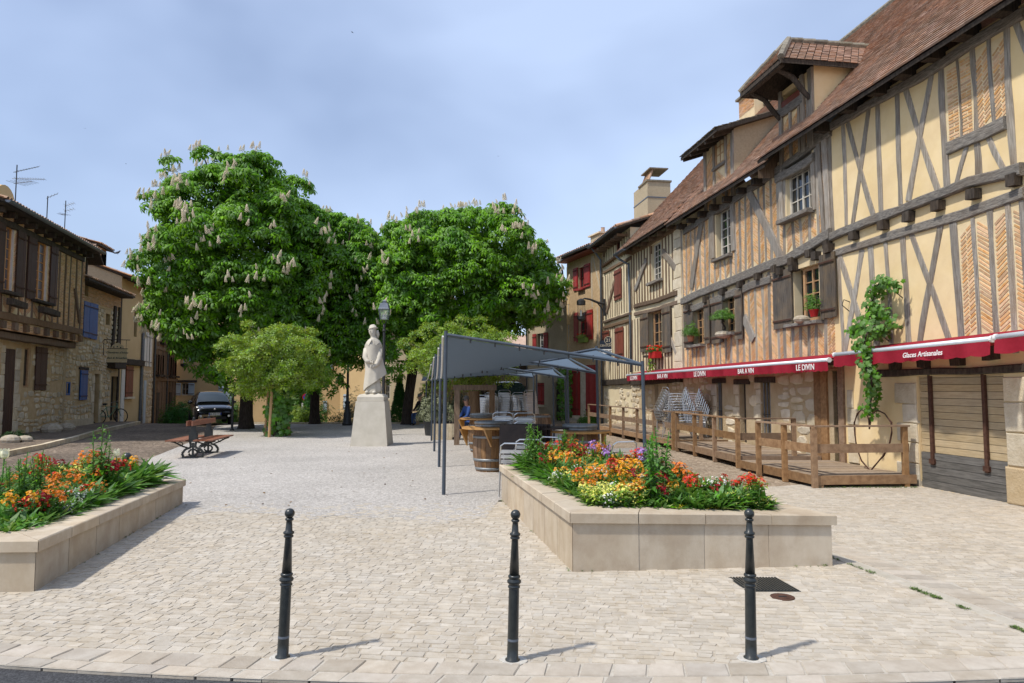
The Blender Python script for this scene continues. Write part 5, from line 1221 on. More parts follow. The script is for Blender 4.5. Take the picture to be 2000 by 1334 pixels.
def candle():
    v = []; f = []; g = random.Random(3)
    for k in range(46):
        t = k/46; z = t*1.0; r = .24*(1-t)**.8+.02; a = k*2.4; c = Vector((r*math.cos(a), r*math.sin(a), z)); d = Vector((math.cos(a), math.sin(a), .35)).normalized(); s_ = Vector((-math.sin(a), math.cos(a), 0)); u_ = d.cross(s_); w_ = .085
        i = len(v); v += [tuple(c+s_*w_), tuple(c+u_*w_), tuple(c-s_*w_), tuple(c-u_*w_), tuple(c+d*.07)]; f += [(i, i+1, i+4), (i+1, i+2, i+4), (i+2, i+3, i+4), (i+3, i, i+4)]
    return v, f
CV, CF = candle(); mbc = MB().add(CV, CF); CANDLE = mbc.mesh('blossom', 'petal_cream')
PV, PF = palmate(6); PLV, PLF = palm_lo(6)
WHORL = MB().add([(x*.42, y*.42, z*.42) for x, y, z in PV], PF).mesh('leaf', 'leaf_chestnut')
def chestnut(label, base, crown_c, crown_r, ncl, seed, trunk_r, nbl, per=95, low=-.75, extra=(), lean=(0, 0)):
    t = thing('chestnut_tree', label, 'tree', base); g = np.random.default_rng(seed); o = np.array(base)
    mb = MB(); fork = (lean[0]*.5, lean[1]*.5, 2.6)
    mb.tube([(0, 0, -.1), (.02, 0, .12), (0, 0, .5), (lean[0]*.2, lean[1]*.2, 1.5), fork], [trunk_r*1.45, trunk_r*1.2, trunk_r, trunk_r*.92, trunk_r*.95], 14)
    mb.build('trunk', 'bark', t, smooth=True)
    cc = np.array(crown_c)-o
    cl = lobes(cc, crown_r, ncl, seed, low)+list(extra)
    mb = MB(); gi = 0
    for k in range(14):
        c, d, r = cl[int(k*len(cl)/14)]; mid = np.array(fork)*.45+np.array(c)*.55*np.array([.8, .8, 1]); limb(mb, fork, mid, trunk_r*.5, trunk_r*.22, seed+k, 5, .3); limb(mb, mid, c, trunk_r*.22, .03, seed+50+k, 5, .2)
    mb.build('limbs', 'bark', t, smooth=True)
    P, N_ = crown_points(cl, per, g)
    # inner leaves so the crown closes
    n2 = int(len(P)*.28); v = g.normal(0, 1, (n2, 3)); v /= np.linalg.norm(v, axis=1, keepdims=True); v[:, 2] = np.where(v[:, 2] < low, -v[:, 2], v[:, 2]); Pi = cc+v*np.array(crown_r)*g.uniform(.45, .88, (n2, 1)); Ni = v*.4+np.array([0, 0, .8])
    camd = np.linalg.norm(P+o-np.array([0, 0, 1.7]), axis=1); order = np.argsort(camd); vis = order[:140]
    o1 = scatter(np.delete(P, vis, 0), np.delete(N_, vis, 0), .43, PV, PF, 'crown', 'leaf_chestnut', t, .42); tag(o1, kind='stuff')
    o2 = scatter(Pi, Ni, .55, PLV, PLF, 'inner_crown', 'leaf_chestnut', t, .6); tag(o2, kind='stuff')
    for i in vis: put('leaf', WHORL, o1, tuple(P[i]), (g.uniform(-.5, .5), g.uniform(-.5, .5), g.uniform(0, 6)))
    # blossom candles, upright on the outer clumps
    k = 0; tries = 0
    while k < nbl and tries < 20000:
        tries += 1; c, d, r = cl[g.integers(len(cl))]
        if d[1] > .1 and g.random() > .06: continue
        dn = np.array(d)/np.linalg.norm(d); v = dn*.8+g.normal(0, 1, 3)*.33+np.array([0, -.3, .1]); v /= np.linalg.norm(v)
        p = c+v*r*np.array([1, 1, .85])*g.uniform(1.06, 1.2); q = (p-cc)/np.array(crown_r)
        if q[2] < -.8 or (np.abs(q)**2.3).sum()**(1/2.3) < 1.08: continue
        s = g.uniform(.17, .27); put('blossom', CANDLE, t, tuple(p), (g.uniform(-.35, .35), g.uniform(-.35, .35), g.uniform(0, 6)), (s, s, s*1.15)); k += 1
    return t
b1 = gnd(480, 837); c1 = at(480, 520, 28.4)
ex = []
for px, py, r in ((300, 395, .55), (338, 325, .5), (400, 312, .6), (440, 318, .5), (395, 690, .95), (430, 720, .9), (350, 640, .9), (330, 600, .9), (600, 730, .9), (560, 745, .8), (460, 735, .9), (512, 745, .9)):
    p = at(px, py, 27.2); ex.append((np.array(p-b1), np.array(((px-464)/250, -.5, (520-py)/250)), r))
chestnut('large chestnut tree with many cream candles behind the left street corner', b1, c1, (3.35, 3.5, 4.3), 115, 3, .27, 270, extra=ex, low=-.9)
b2 = gnd(614, 828); c2 = at(655, 575, 32); ex = []
for px, py, r in ((650, 700, 1.0), (690, 650, .9), (640, 745, .8), (700, 600, .8), (715, 480, .8), (700, 530, .9)): p = at(px, py, 30.5); ex.append((np.array(p-b2), np.array(((px-640)/250, -.5, (590-py)/250)), r))
chestnut('chestnut tree between the other two, its black trunk behind the small tree', b2, c2, (2.2, 2.6, 3.9), 65, 8, .22, 70, per=90, low=-.9, extra=ex)
b3 = gnd(795, 829); c3 = at(900, 545, 31.6); ex = []
for px, py, r in ((1080, 560, .8), (1060, 610, .8), (1020, 600, .9), (760, 640, 1.0), (735, 680, .9), (790, 690, .9), (830, 650, .9), (760, 720, .8), (725, 590, .9)):
    p = at(px, py, 30.2); ex.append((np.array(p-b3), np.array(((px-908)/250, -.5, (528-py)/250)), r))
chestnut('broad domed chestnut tree behind the statue and shade sails', b3, c3, (4.15, 3.9, 3.0), 120, 5, .24, 170, extra=ex, lean=(.5, 0), low=-.92)

# ---- small young trees with stakes
SV, SF_ = spray(6, .55, .3)
def small_tree(label, base, cz, rad, seed, ncl, stakes=True, per=150):
    t = thing('young_tree', label, 'tree', base); g = np.random.default_rng(seed)
    mb = MB(); mb.tube([(0, 0, -.05), (.03, 0, 1.0), (0, .02, cz-.3)], [.07, .06, .055], 8)
    cl = lobes((0, 0, cz), rad, ncl, seed, -.9, .5, (.28, .55))
    for k in range(16):
        c = cl[int(k*len(cl)/16)][0]; limb(mb, (0, 0, cz-.5+.03*k), c*np.array([.98, .98, 1])+np.array([0, 0, .1]), .035, .008, seed+k, 6, .15)
    mb.build('trunk', 'bark_light', t, smooth=True)
    P, N_ = crown_points(cl, per*2.0, g, .4); v = g.normal(0, 1, (ncl*20, 3)); v /= np.linalg.norm(v, axis=1, keepdims=True); v[:, 2] = v[:, 2]*.9
    P = np.concatenate([P, np.array([0, 0, cz])+v*np.array(rad)*g.uniform(.4, .95, (len(v), 1))]); N_ = np.concatenate([N_, v])
    tag(scatter(P, N_, .18, SV, SF_, 'crown', 'leaf_young', t, .8), kind='stuff')
    if stakes:
        for a in range(3):
            x, y = .42*math.cos(a*2.1+2.6), .42*math.sin(a*2.1+2.6); MB().tube([(x*1.2, y*1.2, -.05), (x*.8, y*.8, cz-.55)], .05, 8).build('stake', 'stake_wood', t)
        MB().bar((-.45, -.2, cz-.8), (.4, .1, cz-.78), .03, .09).build('stake_rail', 'stake_wood', t)
    return t
b = gnd(536, 852); small_tree('young yellow-green tree on wooden stakes with a climber round its foot', b, 2.5, (1.5, 1.4, 1.15), 21, 75)
b4 = gnd(905, 838); small_tree('young yellow-green tree behind the shade sails', (b4.x, 26.5, 0), 2.95, (1.8, 1.6, 1.15), 23, 80)
# climber round the foot of the first one
LV = [(0, 0, 0), (.25, -.5, .05), (.75, -.45, -.08), (1.0, 0, -.2), (.75, .45, -.08), (.25, .5, .05), (.45, 0, .1)]; LF = [(0, 1, 6), (1, 2, 6), (2, 3, 6), (3, 4, 6), (4, 5, 6), (5, 0, 6)]
def climber(name, label, cat, base, pts, n, size, m='leaf_vine', rad=.28, stem=True, group=None, facing=(0, -1, .3)):
    t = thing(name, label, cat, base, 0, group); g = np.random.default_rng(len(label)); P = []; N_ = []
    pts = [np.array(p, float) for p in pts]
    for _ in range(n):
        k = g.integers(len(pts)-1); f = g.random(); p = pts[k]*(1-f)+pts[k+1]*f; v = g.normal(0, 1, 3); v /= np.linalg.norm(v); P.append(p+v*rad*g.uniform(.3, 1)**.6); N_.append(v*.6+np.array(facing))
    tag(scatter(P, N_, size, GLV, GLF, 'leaves', m, t, .35), kind='stuff')
    if stem: MB().tube([tuple(p) for p in pts], [.02]*len(pts), 6).build('stem', 'bark', t)
    return t
GLV = [(0, 0, .04)]+[(r*math.cos(a)+.35, r*math.sin(a), z) for r, a, z in ((.36, 3.5, 0), (.50, 4.1, -.05), (.34, 4.6, .02), (.62, 5.2, -.10), (.40, 5.7, .03), (.72, 6.28, -.16), (.40, .58, .03), (.62, 1.08, -.10), (.34, 1.68, .02), (.50, 2.18, -.05), (.36, 2.78, 0))]
GLV[0] = (.35, 0, .07); GLF = [(0, 1+i, 1+(i+1) % 11) for i in range(11)]
climber('climbing_plant', 'broad-leaved climber growing up the staked young tree', 'climber', (b.x+.1, b.y-.1, 0), [(0, 0, .1), (.1, -.05, .6), (0, .05, 1.1), (.1, 0, 1.6), (0, 0, 2.2), (.05, 0, 2.5)], 520, .17, 'leaf_vine', .44)

# ---- planting and houses beyond the square's edge
wall_o = MB()
ke = tag(MB().box(-13.4, 1.6, 32.3, 32.6, -1.3, .06).build('square_edge_wall', 'stone_grey'), 'low stone edging wall along the far side of the gravel square', 'wall')
def bush(name, label, base, rad, n, size, m, seed, cat='shrub', cone=False, group=None, tv=None):
    t = thing(name, label, cat, base, 0, group); g = np.random.default_rng(seed); v = g.normal(0, 1, (n, 3)); v /= np.linalg.norm(v, axis=1, keepdims=True); v[:, 2] = np.abs(v[:, 2]) if not cone else v[:, 2]
    if cone:
        h = g.random(n)**.8; r = (1-h)**.8+.06; a = g.uniform(0, 6.283, n); P = np.stack([rad[0]*r*np.cos(a), rad[1]*r*np.sin(a), h*rad[2]], 1); N_ = np.stack([np.cos(a), np.sin(a), np.full(n, .6)], 1)
    else: q = 1+.25*np.sin(v[:, :1]*7+seed)*np.cos(v[:, 1:2]*6); P = v*np.array(rad)*q*g.uniform(.55, 1.02, (n, 1)); N_ = v+np.array([0, 0, .5])
    tag(scatter(P, N_, size, *(tv or (SV, SF_)), 'foliage', m, t, .5), kind='stuff'); MB().tube([(0, 0, -.1), (0, 0, rad[2]*.6)], [.04, .015], 6).build('stem', 'bark', t)
    return t
def gp(px, Y, z): p = at(px, 700, Y); return (p.x, Y, z)
bush('conifer', 'bright green clipped conifer beside the statue plinth', gp(781, 34.2, -.6), (.55, .55, 2.75), 2600, .14, 'leaf_conifer', 1, 'conifer', True)
bush('conifer', 'small dark conifer left of the middle chestnut trunk', gp(604, 34.5, -.8), (.5, .5, 2.3), 1600, .14, 'leaf_conifer', 2, 'conifer', True)
bush('shrub', 'yellowish flowering shrub beyond the square edge', gp(588, 34, -.6), (.7, .6, 1.4), 1200, .13, 'leaf_young', 3)
bush('hedge_shrub', 'tall green bush filling the gap left of the middle trunk', gp(574, 37, -.8), (1.3, 1.0, 3.6), 2600, .2, 'leaf_vine', 4)
bush('hedge_shrub', 'green bush behind the no-parking sign', gp(598, 41, -.8), (1.6, 1.0, 3.0), 2000, .2, 'leaf_conifer', 5)
bush('shrub', 'low dark shrub at the foot of the street lamp', gp(664, 34, -.7), (.6, .5, 1.1), 700, .13, 'leaf_dark', 6)
bush('shrub', 'pale green shrub behind the street lamp', gp(695, 35, -.7), (.8, .7, 2.1), 1100, .15, 'leaf_olive', 7)
bush('shrub', 'green shrub against the ochre wall right of the car', gp(452, 38, -.4), (.8, .7, 1.6), 1200, .16, 'leaf_vine', 8)
bush('shrub', 'green shrub in front of the ochre house left of the car', gp(352, 38, -.4), (1.0, .8, 1.35), 1500, .16, 'leaf_conifer', 9)
bush('shrub', 'dark foliage climbing the outbuilding beside the seated man', gp(832, 35, -.2), (.5, .4, 2.2), 1200, .16, 'leaf_vine', 10)
def back_house(name, label, px0, px1, Y, ytop, m, wins, roofm='tile_canal', depth=6, turn=0.0):
    a, b = at(px0, ytop, Y), at(px1, ytop, Y+turn); fr = Frame((a.x, a.y), (b.x, b.y)); h = fr.root(name, label); zt = a.z; hs = [rectm(fr, *w_[:4]) for w_ in wins]
    wall(h, 'wall', m, 0, fr.L, -1.4, zt, [x for x, w_ in zip(hs, wins) if w_[4] in ('w', 'v')], rev=.2, body=depth)
    for x, w_ in zip(hs, wins):
        if w_[4] == 'w': window(h, *x, 2, 3, 'white_paint')
        elif w_[4] == 'b': shutter(h, *x, 'shutter_pale', 4)
    mb = MB(); mb.add([(-.3, -.4, zt-.05), (fr.L+.3, -.4, zt-.05), (fr.L+.3, depth/2, zt+1.3), (-.3, depth/2, zt+1.3), (fr.L+.3, depth+.4, zt-.05), (-.3, depth+.4, zt-.05)], [(0, 1, 2, 3), (3, 2, 4, 5), (0, 5, 4, 1)]); mb.build('roof', roofm, h)
    return h
back_house('ochre_house', 'ochre rendered house seen between the middle trunk and the street lamp', 668, 738, 44, 560, 'plaster_ochre', [(672, 770, 680, 800, 'b')], turn=-3)
back_house('tan_house', 'tan house with a pale blue door glimpsed right of the middle trunk', 624, 668, 46, 600, 'plaster_ochre', [(631, 783, 639, 805, 'b'), (640, 690, 650, 720, 'b')])
back_house('pale_stone_house', 'pale stone house with a white window behind the green conifer', 738, 836, 40, 640, 'plaster_ivory', [(752, 740, 762, 780, 'w')])
back_house('shaded_terrace_house', 'tall plaster house hidden behind the left chestnut trunk', 478, 600, 52, 560, 'plaster_tan', [(560, 700, 570, 730, 'w'), (520, 700, 532, 740, 'w')])
ob = back_house('outbuilding', 'low ochre outbuilding with two dark openings and a slate eave', 836, 892, 36, 742, 'plaster_ochre', [(846, 772, 862, 826, 'v'), (878, 771, 888, 800, 'v')], 'zinc')
for k in range(8): piece('rafter_end', 'timber_dark', ob, .1+k*.19, .17+k*.19, -.35, 0, at(840, 742, 36).z-.14, at(840, 742, 36).z-.04)
a, b_ = at(892, 735, 35.5), at(912, 735, 35.5); sp = thing('stone_pier', 'rubble stone gable end right of the low outbuilding', 'wall', (a.x, 35.5, 0)); MB().box(0, b_.x-a.x, 0, 1.5, -.2, a.z+2.2).build('core', 'joint_brown', sp); stone_fill(sp, 0, b_.x-a.x, 0, a.z+2.2, 'stone_grey', (), .1, .2, .15, .4)
back_house('dark_barn', 'dark timber barn in the shade behind the parked van', 905, 1030, 40, 690, 'timber_dark', [])
# no-parking sign and parked roof behind
c = at(598, 790, 36); t = thing('no_parking_sign', 'round red and blue no-parking sign above a white plate', 'road sign', (c.x, 36, -.9)); mk('sign_red', (.5, .02, .03), None, .4); mk('sign_blue', (.03, .08, .4), None, .4)
MB().tube([(0, 0, -.4), (0, 0, 2.3)], .03, 8).build('post', 'zinc', t); MB().lathe([(.2, 0), (.2, .02), (.001, .021)], (0, 0, 0), 20).xf(Matrix.Translation((0, -.04, 2.1)) @ Matrix.Rotation(math.pi/2, 4, 'X')).build('disc', 'sign_red', t); MB().lathe([(.15, 0), (.15, .02), (.001, .021)], (0, 0, 0), 20).xf(Matrix.Translation((0, -.05, 2.1)) @ Matrix.Rotation(math.pi/2, 4, 'X')).build('disc_centre', 'sign_blue', t); MB().box(-.22, .22, -.06, -.03, 1.45, 1.8).build('plate', 'sign_white', t)
MB().bar((-.11, -.075, 2.21), (.11, -.075, 1.99), .012, .035).build('slash', 'sign_red', t)
# ------------------------------------------------------------------ things on the square
mk('planter_stone', (.45, .365, .26), (.53, .45, .34), .85, 3, .35, 70, isl=.09, stain=.7, stain_col=(.36, .275, .19), stain_scale=3.2, bdist=.005, stretch=(1.5, 1.5, .6))
mk('soil', (.035, .025, .018), (.06, .045, .03), .95, 9, .5, 30)
mk('statue_stone', (.50, .455, .365), (.58, .53, .44), .8, 3, .3, 60, stain=.35, stain_col=(.42, .38, .31), stain_scale=2.0, bdist=.004)
def bollard(label, x, y, tilt, s=1.0, group='iron bollards along the road edge'):
    t = thing('bollard', label, 'bollard', (x, y, 0), 0, group); t.rotation_euler = (tilt[0], tilt[1], 0)
    ring = [(.085*U(.75, 1.15)*math.cos(a*.5236), .085*U(.75, 1.15)*math.sin(a*.5236)) for a in range(12)]; MB().slab(ring, -.01, .0075).build('mortar_collar', 'mortar', t)
    k = .80; L_ = lambda pr: [(r*k, z) for r, z in pr]
    MB().lathe(L_([(.058, -.05), (.058, .012), (.044, .018), (.0435, .10), (.043, .11), (.041, .44), (.039, .45)]), n=20).build('shaft', 'cast_iron', t, smooth=True)
    MB().lathe(L_([(.040, .445), (.048, .450), (.048, .458), (.041, .464), (.041, .470), (.055, .480), (.055, .492), (.042, .502), (.042, .506), (.048, .512), (.048, .521), (.038, .528)]), n=20).build('middle_ring', 'cast_iron', t, smooth=True)
    MB().lathe(L_([(.039, .528), (.026, .745), (.026, .75)]), n=20).build('upper_shaft', 'cast_iron', t, smooth=True)
    MB().lathe(L_([(.027, .745), (.038, .751), (.038, .759), (.030, .765), (.042, .772), (.042, .782), (.028, .790), (.023, .845), (.023, .852), (.033, .857), (.033, .866), (.024, .871)]), n=20).build('collar', 'cast_iron', t, smooth=True)
    MB().sphere((0, 0, .899), .0315, 20, 12).build('ball', 'cast_iron', t, smooth=True)
    MB().lathe([(.0348, .125), (.0352, .13), (.0346, .14)], n=20).build('worn_band', 'zinc', t)
    return t
mk('mortar', (.46, .43, .38), (.56, .53, .47), .95, 18, .5, 60)
p = gnd(552, 1285); bollard('leftmost of the three slim iron bollards along the road', p.x, p.y, (0, R(1.6)))
p = gnd(1001, 1291); bollard('middle of the three slim iron bollards along the road', p.x, p.y, (0, R(1.2)))
p = gnd(1467, 1287); bollard('slim iron bollard standing in front of the right planter', p.x, p.y, (0, R(.6)))
for o in bpy.data.objects:
    if o.name.startswith('bollard') and 'group' in o: del o['group']
p = at(248, 893, 10.75); t = thing('ball_bollard', 'short iron bollard with a large ball behind the left planter', 'bollard', (p.x, 10.75, 0))
MB().lathe([(.075, 0), (.07, .03), (.045, .06), (.05, .45), (.06, .47), (.06, .50), (.035, .52), (.035, .55)], n=16).build('shaft', 'cast_iron', t, smooth=True); MB().sphere((0, 0, .615), .072, 18, 10).build('ball', 'cast_iron', t, smooth=True)

# ---- stone planters
def lerp2(a, b, f): return (a[0]+(b[0]-a[0])*f, a[1]+(b[1]-a[1])*f)
def planter(label, P, hts, seglen, cw=.34, over=.03):
    """P counter-clockwise footprint; hts coping heights at the corners"""
    t = thing('stone_planter', label, 'planter', (P[0][0], P[0][1], 0)); ox, oy = P[0]
    n = len(P); c = (sum(p[0] for p in P)/n, sum(p[1] for p in P)/n)
    def inset(k):                                     # offset polygon inward by k
        out = []
        for i in range(n):
            a, b, d = Vector(P[i-1]), Vector(P[i]), Vector(P[(i+1) % n]); e1 = (b-a).normalized(); e2 = (d-b).normalized(); n1 = Vector((-e1.y, e1.x)); n2 = Vector((-e2.y, e2.x)); q = (n1+n2); q = q/(1+n1.dot(n2)); out.append((b.x+q.x*k, b.y+q.y*k))
        return out
    O, I = inset(-over), inset(cw); W_ = inset(.0)
    Wi = inset(.10); Wc = inset(.006)
    for i in range(n):
        j = (i+1) % n; L_ = math.dist(P[i], P[j]); m = max(1, round(L_/seglen))
        for k in range(m):
            f0, f1 = k/m, (k+1)/m; g = .004/L_
            h0, h1 = hts[i]+(hts[j]-hts[i])*f0, hts[i]+(hts[j]-hts[i])*f1
            a, b = lerp2(W_[i], W_[j], f0+g), lerp2(W_[i], W_[j], f1-g); c_, d_ = lerp2(Wi[i], Wi[j], f0+g), lerp2(Wi[i], Wi[j], f1-g); ct = .095; jt = U(-.002, .002)
            vs = [(x-ox, y-oy, z) for (x, y), z in ((a, -.05), (b, -.05), (d_, -.05), (c_, -.05), (a, h0-ct), (b, h1-ct), (d_, h1-ct), (c_, h0-ct))]
            MB().add(vs, [(0, 1, 5, 4), (1, 2, 6, 5), (2, 3, 7, 6), (3, 0, 4, 7), (4, 5, 6, 7)]).build('wall_slab', 'planter_stone', t, fixn=True)
            a, b, c_, d_ = lerp2(O[i], O[j], f0+g), lerp2(O[i], O[j], f1-g), lerp2(I[i], I[j], f0+g), lerp2(I[i], I[j], f1-g); bv = .008
            def nn(p, q, k): return (p[0]+(q[0]-p[0])*k, p[1]+(q[1]-p[1])*k)
            ai, bi = nn(a, c_, .025), nn(b, d_, .025)
            vs = [(x-ox, y-oy, z) for (x, y), z in ((a, h0-ct), (b, h1-ct), (d_, h1-ct), (c_, h0-ct), (a, h0-bv), (b, h1-bv), (d_, h1+jt), (c_, h0+jt), (ai, h0+jt), (bi, h1+jt))]
            MB().add(vs, [(0, 1, 5, 4), (1, 2, 6, 9, 5), (2, 3, 7, 6), (3, 0, 4, 8, 7), (4, 5, 9, 8), (8, 9, 6, 7), (0, 3, 2, 1)]).build('coping_slab', 'planter_stone', t, fixn=True)
    S = inset(.3); h = min(hts)-.06
    mb = MB(); mb.add([(x-ox, y-oy, h) for x, y in S], [tuple(range(n))]); mb.build('soil', 'soil', t)
    mb = MB()
    for i in range(n):
        j = (i+1) % n; mb.quad((Wc[i][0]-ox, Wc[i][1]-oy, -.02), (Wc[j][0]-ox, Wc[j][1]-oy, -.02), (Wc[j][0]-ox, Wc[j][1]-oy, hts[j]-.01), (Wc[i][0]-ox, Wc[i][1]-oy, hts[i]-.01))
    mb.build('core', 'sett_bed', t)
    return t, I, h
plR, IR, hR = planter('pale stone planter full of orange and yellow flowers, right of centre', PR, [.545, .48, .50, .53], .63)
plL, IL, hL = planter('pale stone planter of tulips and red flowers at the left edge', PL, [.42, .425, .35, .36], .62)

# ---- statue: plain cloaked figure on a tapered plinth (generic stand-in)
sb = gnd(727, 869)
st = thing('statue', 'pale stone statue of a cloaked standing figure on a tapered plinth', 'statue', (sb.x, sb.y, 0))
mb = MB()
def taper(mb, w0, d0, w1, d1, z0, z1): mb.add([(-w0, -d0, z0), (w0, -d0, z0), (w0, d0, z0), (-w0, d0, z0), (-w1, -d1, z1), (w1, -d1, z1), (w1, d1, z1), (-w1, d1, z1)], [(0, 3, 2, 1), (4, 5, 6, 7), (0, 1, 5, 4), (1, 2, 6, 5), (2, 3, 7, 6), (3, 0, 4, 7)])
taper(mb, .54, .50, .42, .40, -.02, 1.30); mb.build('plinth', 'statue_stone', st)
mb = MB(); mb.lathe([(.42, 0), (.42, .12), (.36, .19), (.12, .24)], (0, 0, 1.305), 4); 
mb.v = [tuple(Matrix.Rotation(R(45), 4, 'Z') @ Vector(v_)*1) for v_ in mb.v]; mb.v = [(x*1.32, y*1.25, z) for x, y, z in mb.v]; mb.build('cap', 'statue_stone', st)
# one continuous figure: stacked cross-sections (cx, cy, rx, ry, z), cloak folds added per ring
rings = [(0.0, 0, .30, .26, 1.50), (0.0, 0, .30, .26, 1.60), (-.02, 0, .25, .22, 1.85), (-.03, 0, .245, .22, 2.05), (-.02, 0, .27, .23, 2.25), (-.01, 0, .31, .25, 2.5), (0, 0, .325, .25, 2.75), (.0, 0, .325, .25, 2.9), (0, 0, .30, .235, 3.02), (0, 0, .22, .19, 3.12), (0, 0, .12, .12, 3.18), (-.005, -.01, .085, .09, 3.22), (-.02, -.02, .085, .10, 3.26), (-.035, -.02, .105, .115, 3.32), (-.04, -.02, .115, .12, 3.38), (-.035, -.015, .115, .12, 3.44), (-.03, -.01, .10, .11, 3.50), (-.02, 0, .06, .07, 3.55), (-.02, 0, .01, .01, 3.565)]
mb = MB(); n = 40
for (cx, cy, rx, ry, z) in [(a_, b_, c_*(.78 if e_ < 3.2 else .92), d_*.88, e_) for a_, b_, c_, d_, e_ in rings]:
    for k in range(n):
        a = 2*math.pi*k/n; fold = (1+.05*math.sin(a*6+z*2.2)+.03*math.sin(a*11-z*3)) if z < 2.95 else 1
        # cloak opening in front and swept hem
        x = cx+rx*fold*math.cos(a); y = cy+ry*fold*math.sin(a); zz = z
        if 1.5 < z < 2.2: x += .10*max(0, math.cos(a))*max(0, (2.15-z))*1.2*(1 if z > 1.7 else .6); zz += .18*math.cos(a)*max(0, 2.0-z)
        mb.v.append((x, y, zz))
m_ = len(rings)
for i in range(m_-1):
    for k in range(n): mb.f.append((i*n+k, i*n+(k+1) % n, (i+1)*n+(k+1) % n, (i+1)*n+k))
mb.f.append(tuple(range(n-1, -1, -1))); fig = mb.build('figure', 'statue_stone', st, smooth=True)
# arms and hands gathered under the cloak
mb = MB(); mb.tube([(-.19, -.08, 2.85), (-.21, -.16, 2.6), (-.14, -.24, 2.48), (-.02, -.30, 2.47)], [.09, .085, .07, .05], 10); mb.build('forearm', 'statue_stone', st, smooth=True)
mb = MB(); mb.tube([(.19, -.06, 2.85), (.20, -.14, 2.55), (.14, -.22, 2.38), (.08, -.29, 2.34)], [.09, .085, .07, .05], 10); mb.build('forearm', 'statue_stone', st, smooth=True)
for cx, cz, sg in ((.0, 2.46, 1), (.06, 2.33, -1)):
    mb = MB(); mb.sphere((cx, -.31, cz), .05, 10, 7, (1.15, .7, .9))
    for k in range(4): mb.tube([(cx+sg*(.02+.002*k), -.335, cz+.03-.02*k), (cx+sg*.06, -.35, cz+.028-.021*k), (cx+sg*.085, -.33, cz+.02-.02*k)], [.014, .013, .010], 6)
    mb.tube([(cx-sg*.01, -.33, cz+.045), (cx+sg*.03, -.35, cz+.06)], [.015, .011], 6); mb.build('hand', 'statue_stone', st, smooth=True)
# cloak wrapped round the front with a hem that climbs to one side
mb = MB(); na, nz_ = 26, 14
for i in range(na+1):
    f = i/na; a = R(-215+f*215); hem_z = 1.60+.52*max(0, (f-.25)/.75)**1.2
    for j in range(nz_+1):
        g_ = j/nz_; z = 2.98+(hem_z-2.98)*g_; rx = (.262+.0*g_)*(1-.14*math.sin(math.pi*min(1, g_*1.15)))+.05*g_*f; ry = .25*(1-.08*math.sin(math.pi*g_))+.02*g_; fo_ = 1+.035*math.sin(a*7+g_*3)*g_
        flare = .09*max(0, f-.8)/.2*g_**2
        mb.v.append((rx*fo_*math.cos(a)+flare, ry*fo_*math.sin(a), z))
for i in range(na):
    for j in range(nz_): k = i*(nz_+1)+j; mb.f.append((k, k+1, k+nz_+2, k+nz_+1))
mb.build('cloak', 'statue_stone', st, smooth=True)
for s in (-1, 1):
    mb = MB(); mb.sphere((s*.11-.02, -.22, 1.56), .07, 12, 8, (.9, 1.7, .75)); mb.build('shoe', 'statue_stone', st, smooth=True)
MB().add([(-.2, -.13, 3.05), (-.02, -.23, 3.10), (-.10, -.25, 2.95), (.02, -.23, 3.10), (.2, -.13, 3.05), (.12, -.24, 2.95), (-.03, -.16, 3.17), (.03, -.16, 3.17)], [(0, 2, 1, 6), (3, 5, 4, 7)]).build('collar', 'statue_stone', st)
mb = MB(); mb.lathe([(.11, 0), (.145, .015), (.148, .03), (.112, .05), (.105, .10), (.07, .14), (.01, .15)], (0, 0, 0), 24); mb.xf(Matrix.Translation((-.02, .0, 3.44)) @ Matrix.Rotation(R(-14), 4, 'Y') @ Matrix.Rotation(R(-8), 4, 'X')); mb.build('hat', 'statue_stone', st, smooth=True)
mb = MB(); mb.sphere((-.085, -.125, 3.375), .022, 8, 6, (.8, 1.1, 1.2)); mb.build('nose', 'statue_stone', st, smooth=True)
for s in (-1, 1): MB().sphere((-.045+s*.045-.0, -.118, 3.405), .016, 8, 6, (1.2, .6, .7)).build('eye', 'statue_stone', st, smooth=True)
MB().sphere((-.055, -.128, 3.325), .025, 8, 5, (1.3, .5, .4)).build('mouth', 'statue_stone', st, smooth=True)
mb = MB(); mb.tube([(.08, .05, 3.42), (.10, .08, 3.3), (.09, .08, 3.18)], [.05, .06, .04], 8); mb.build('hair', 'statue_stone', st, smooth=True)

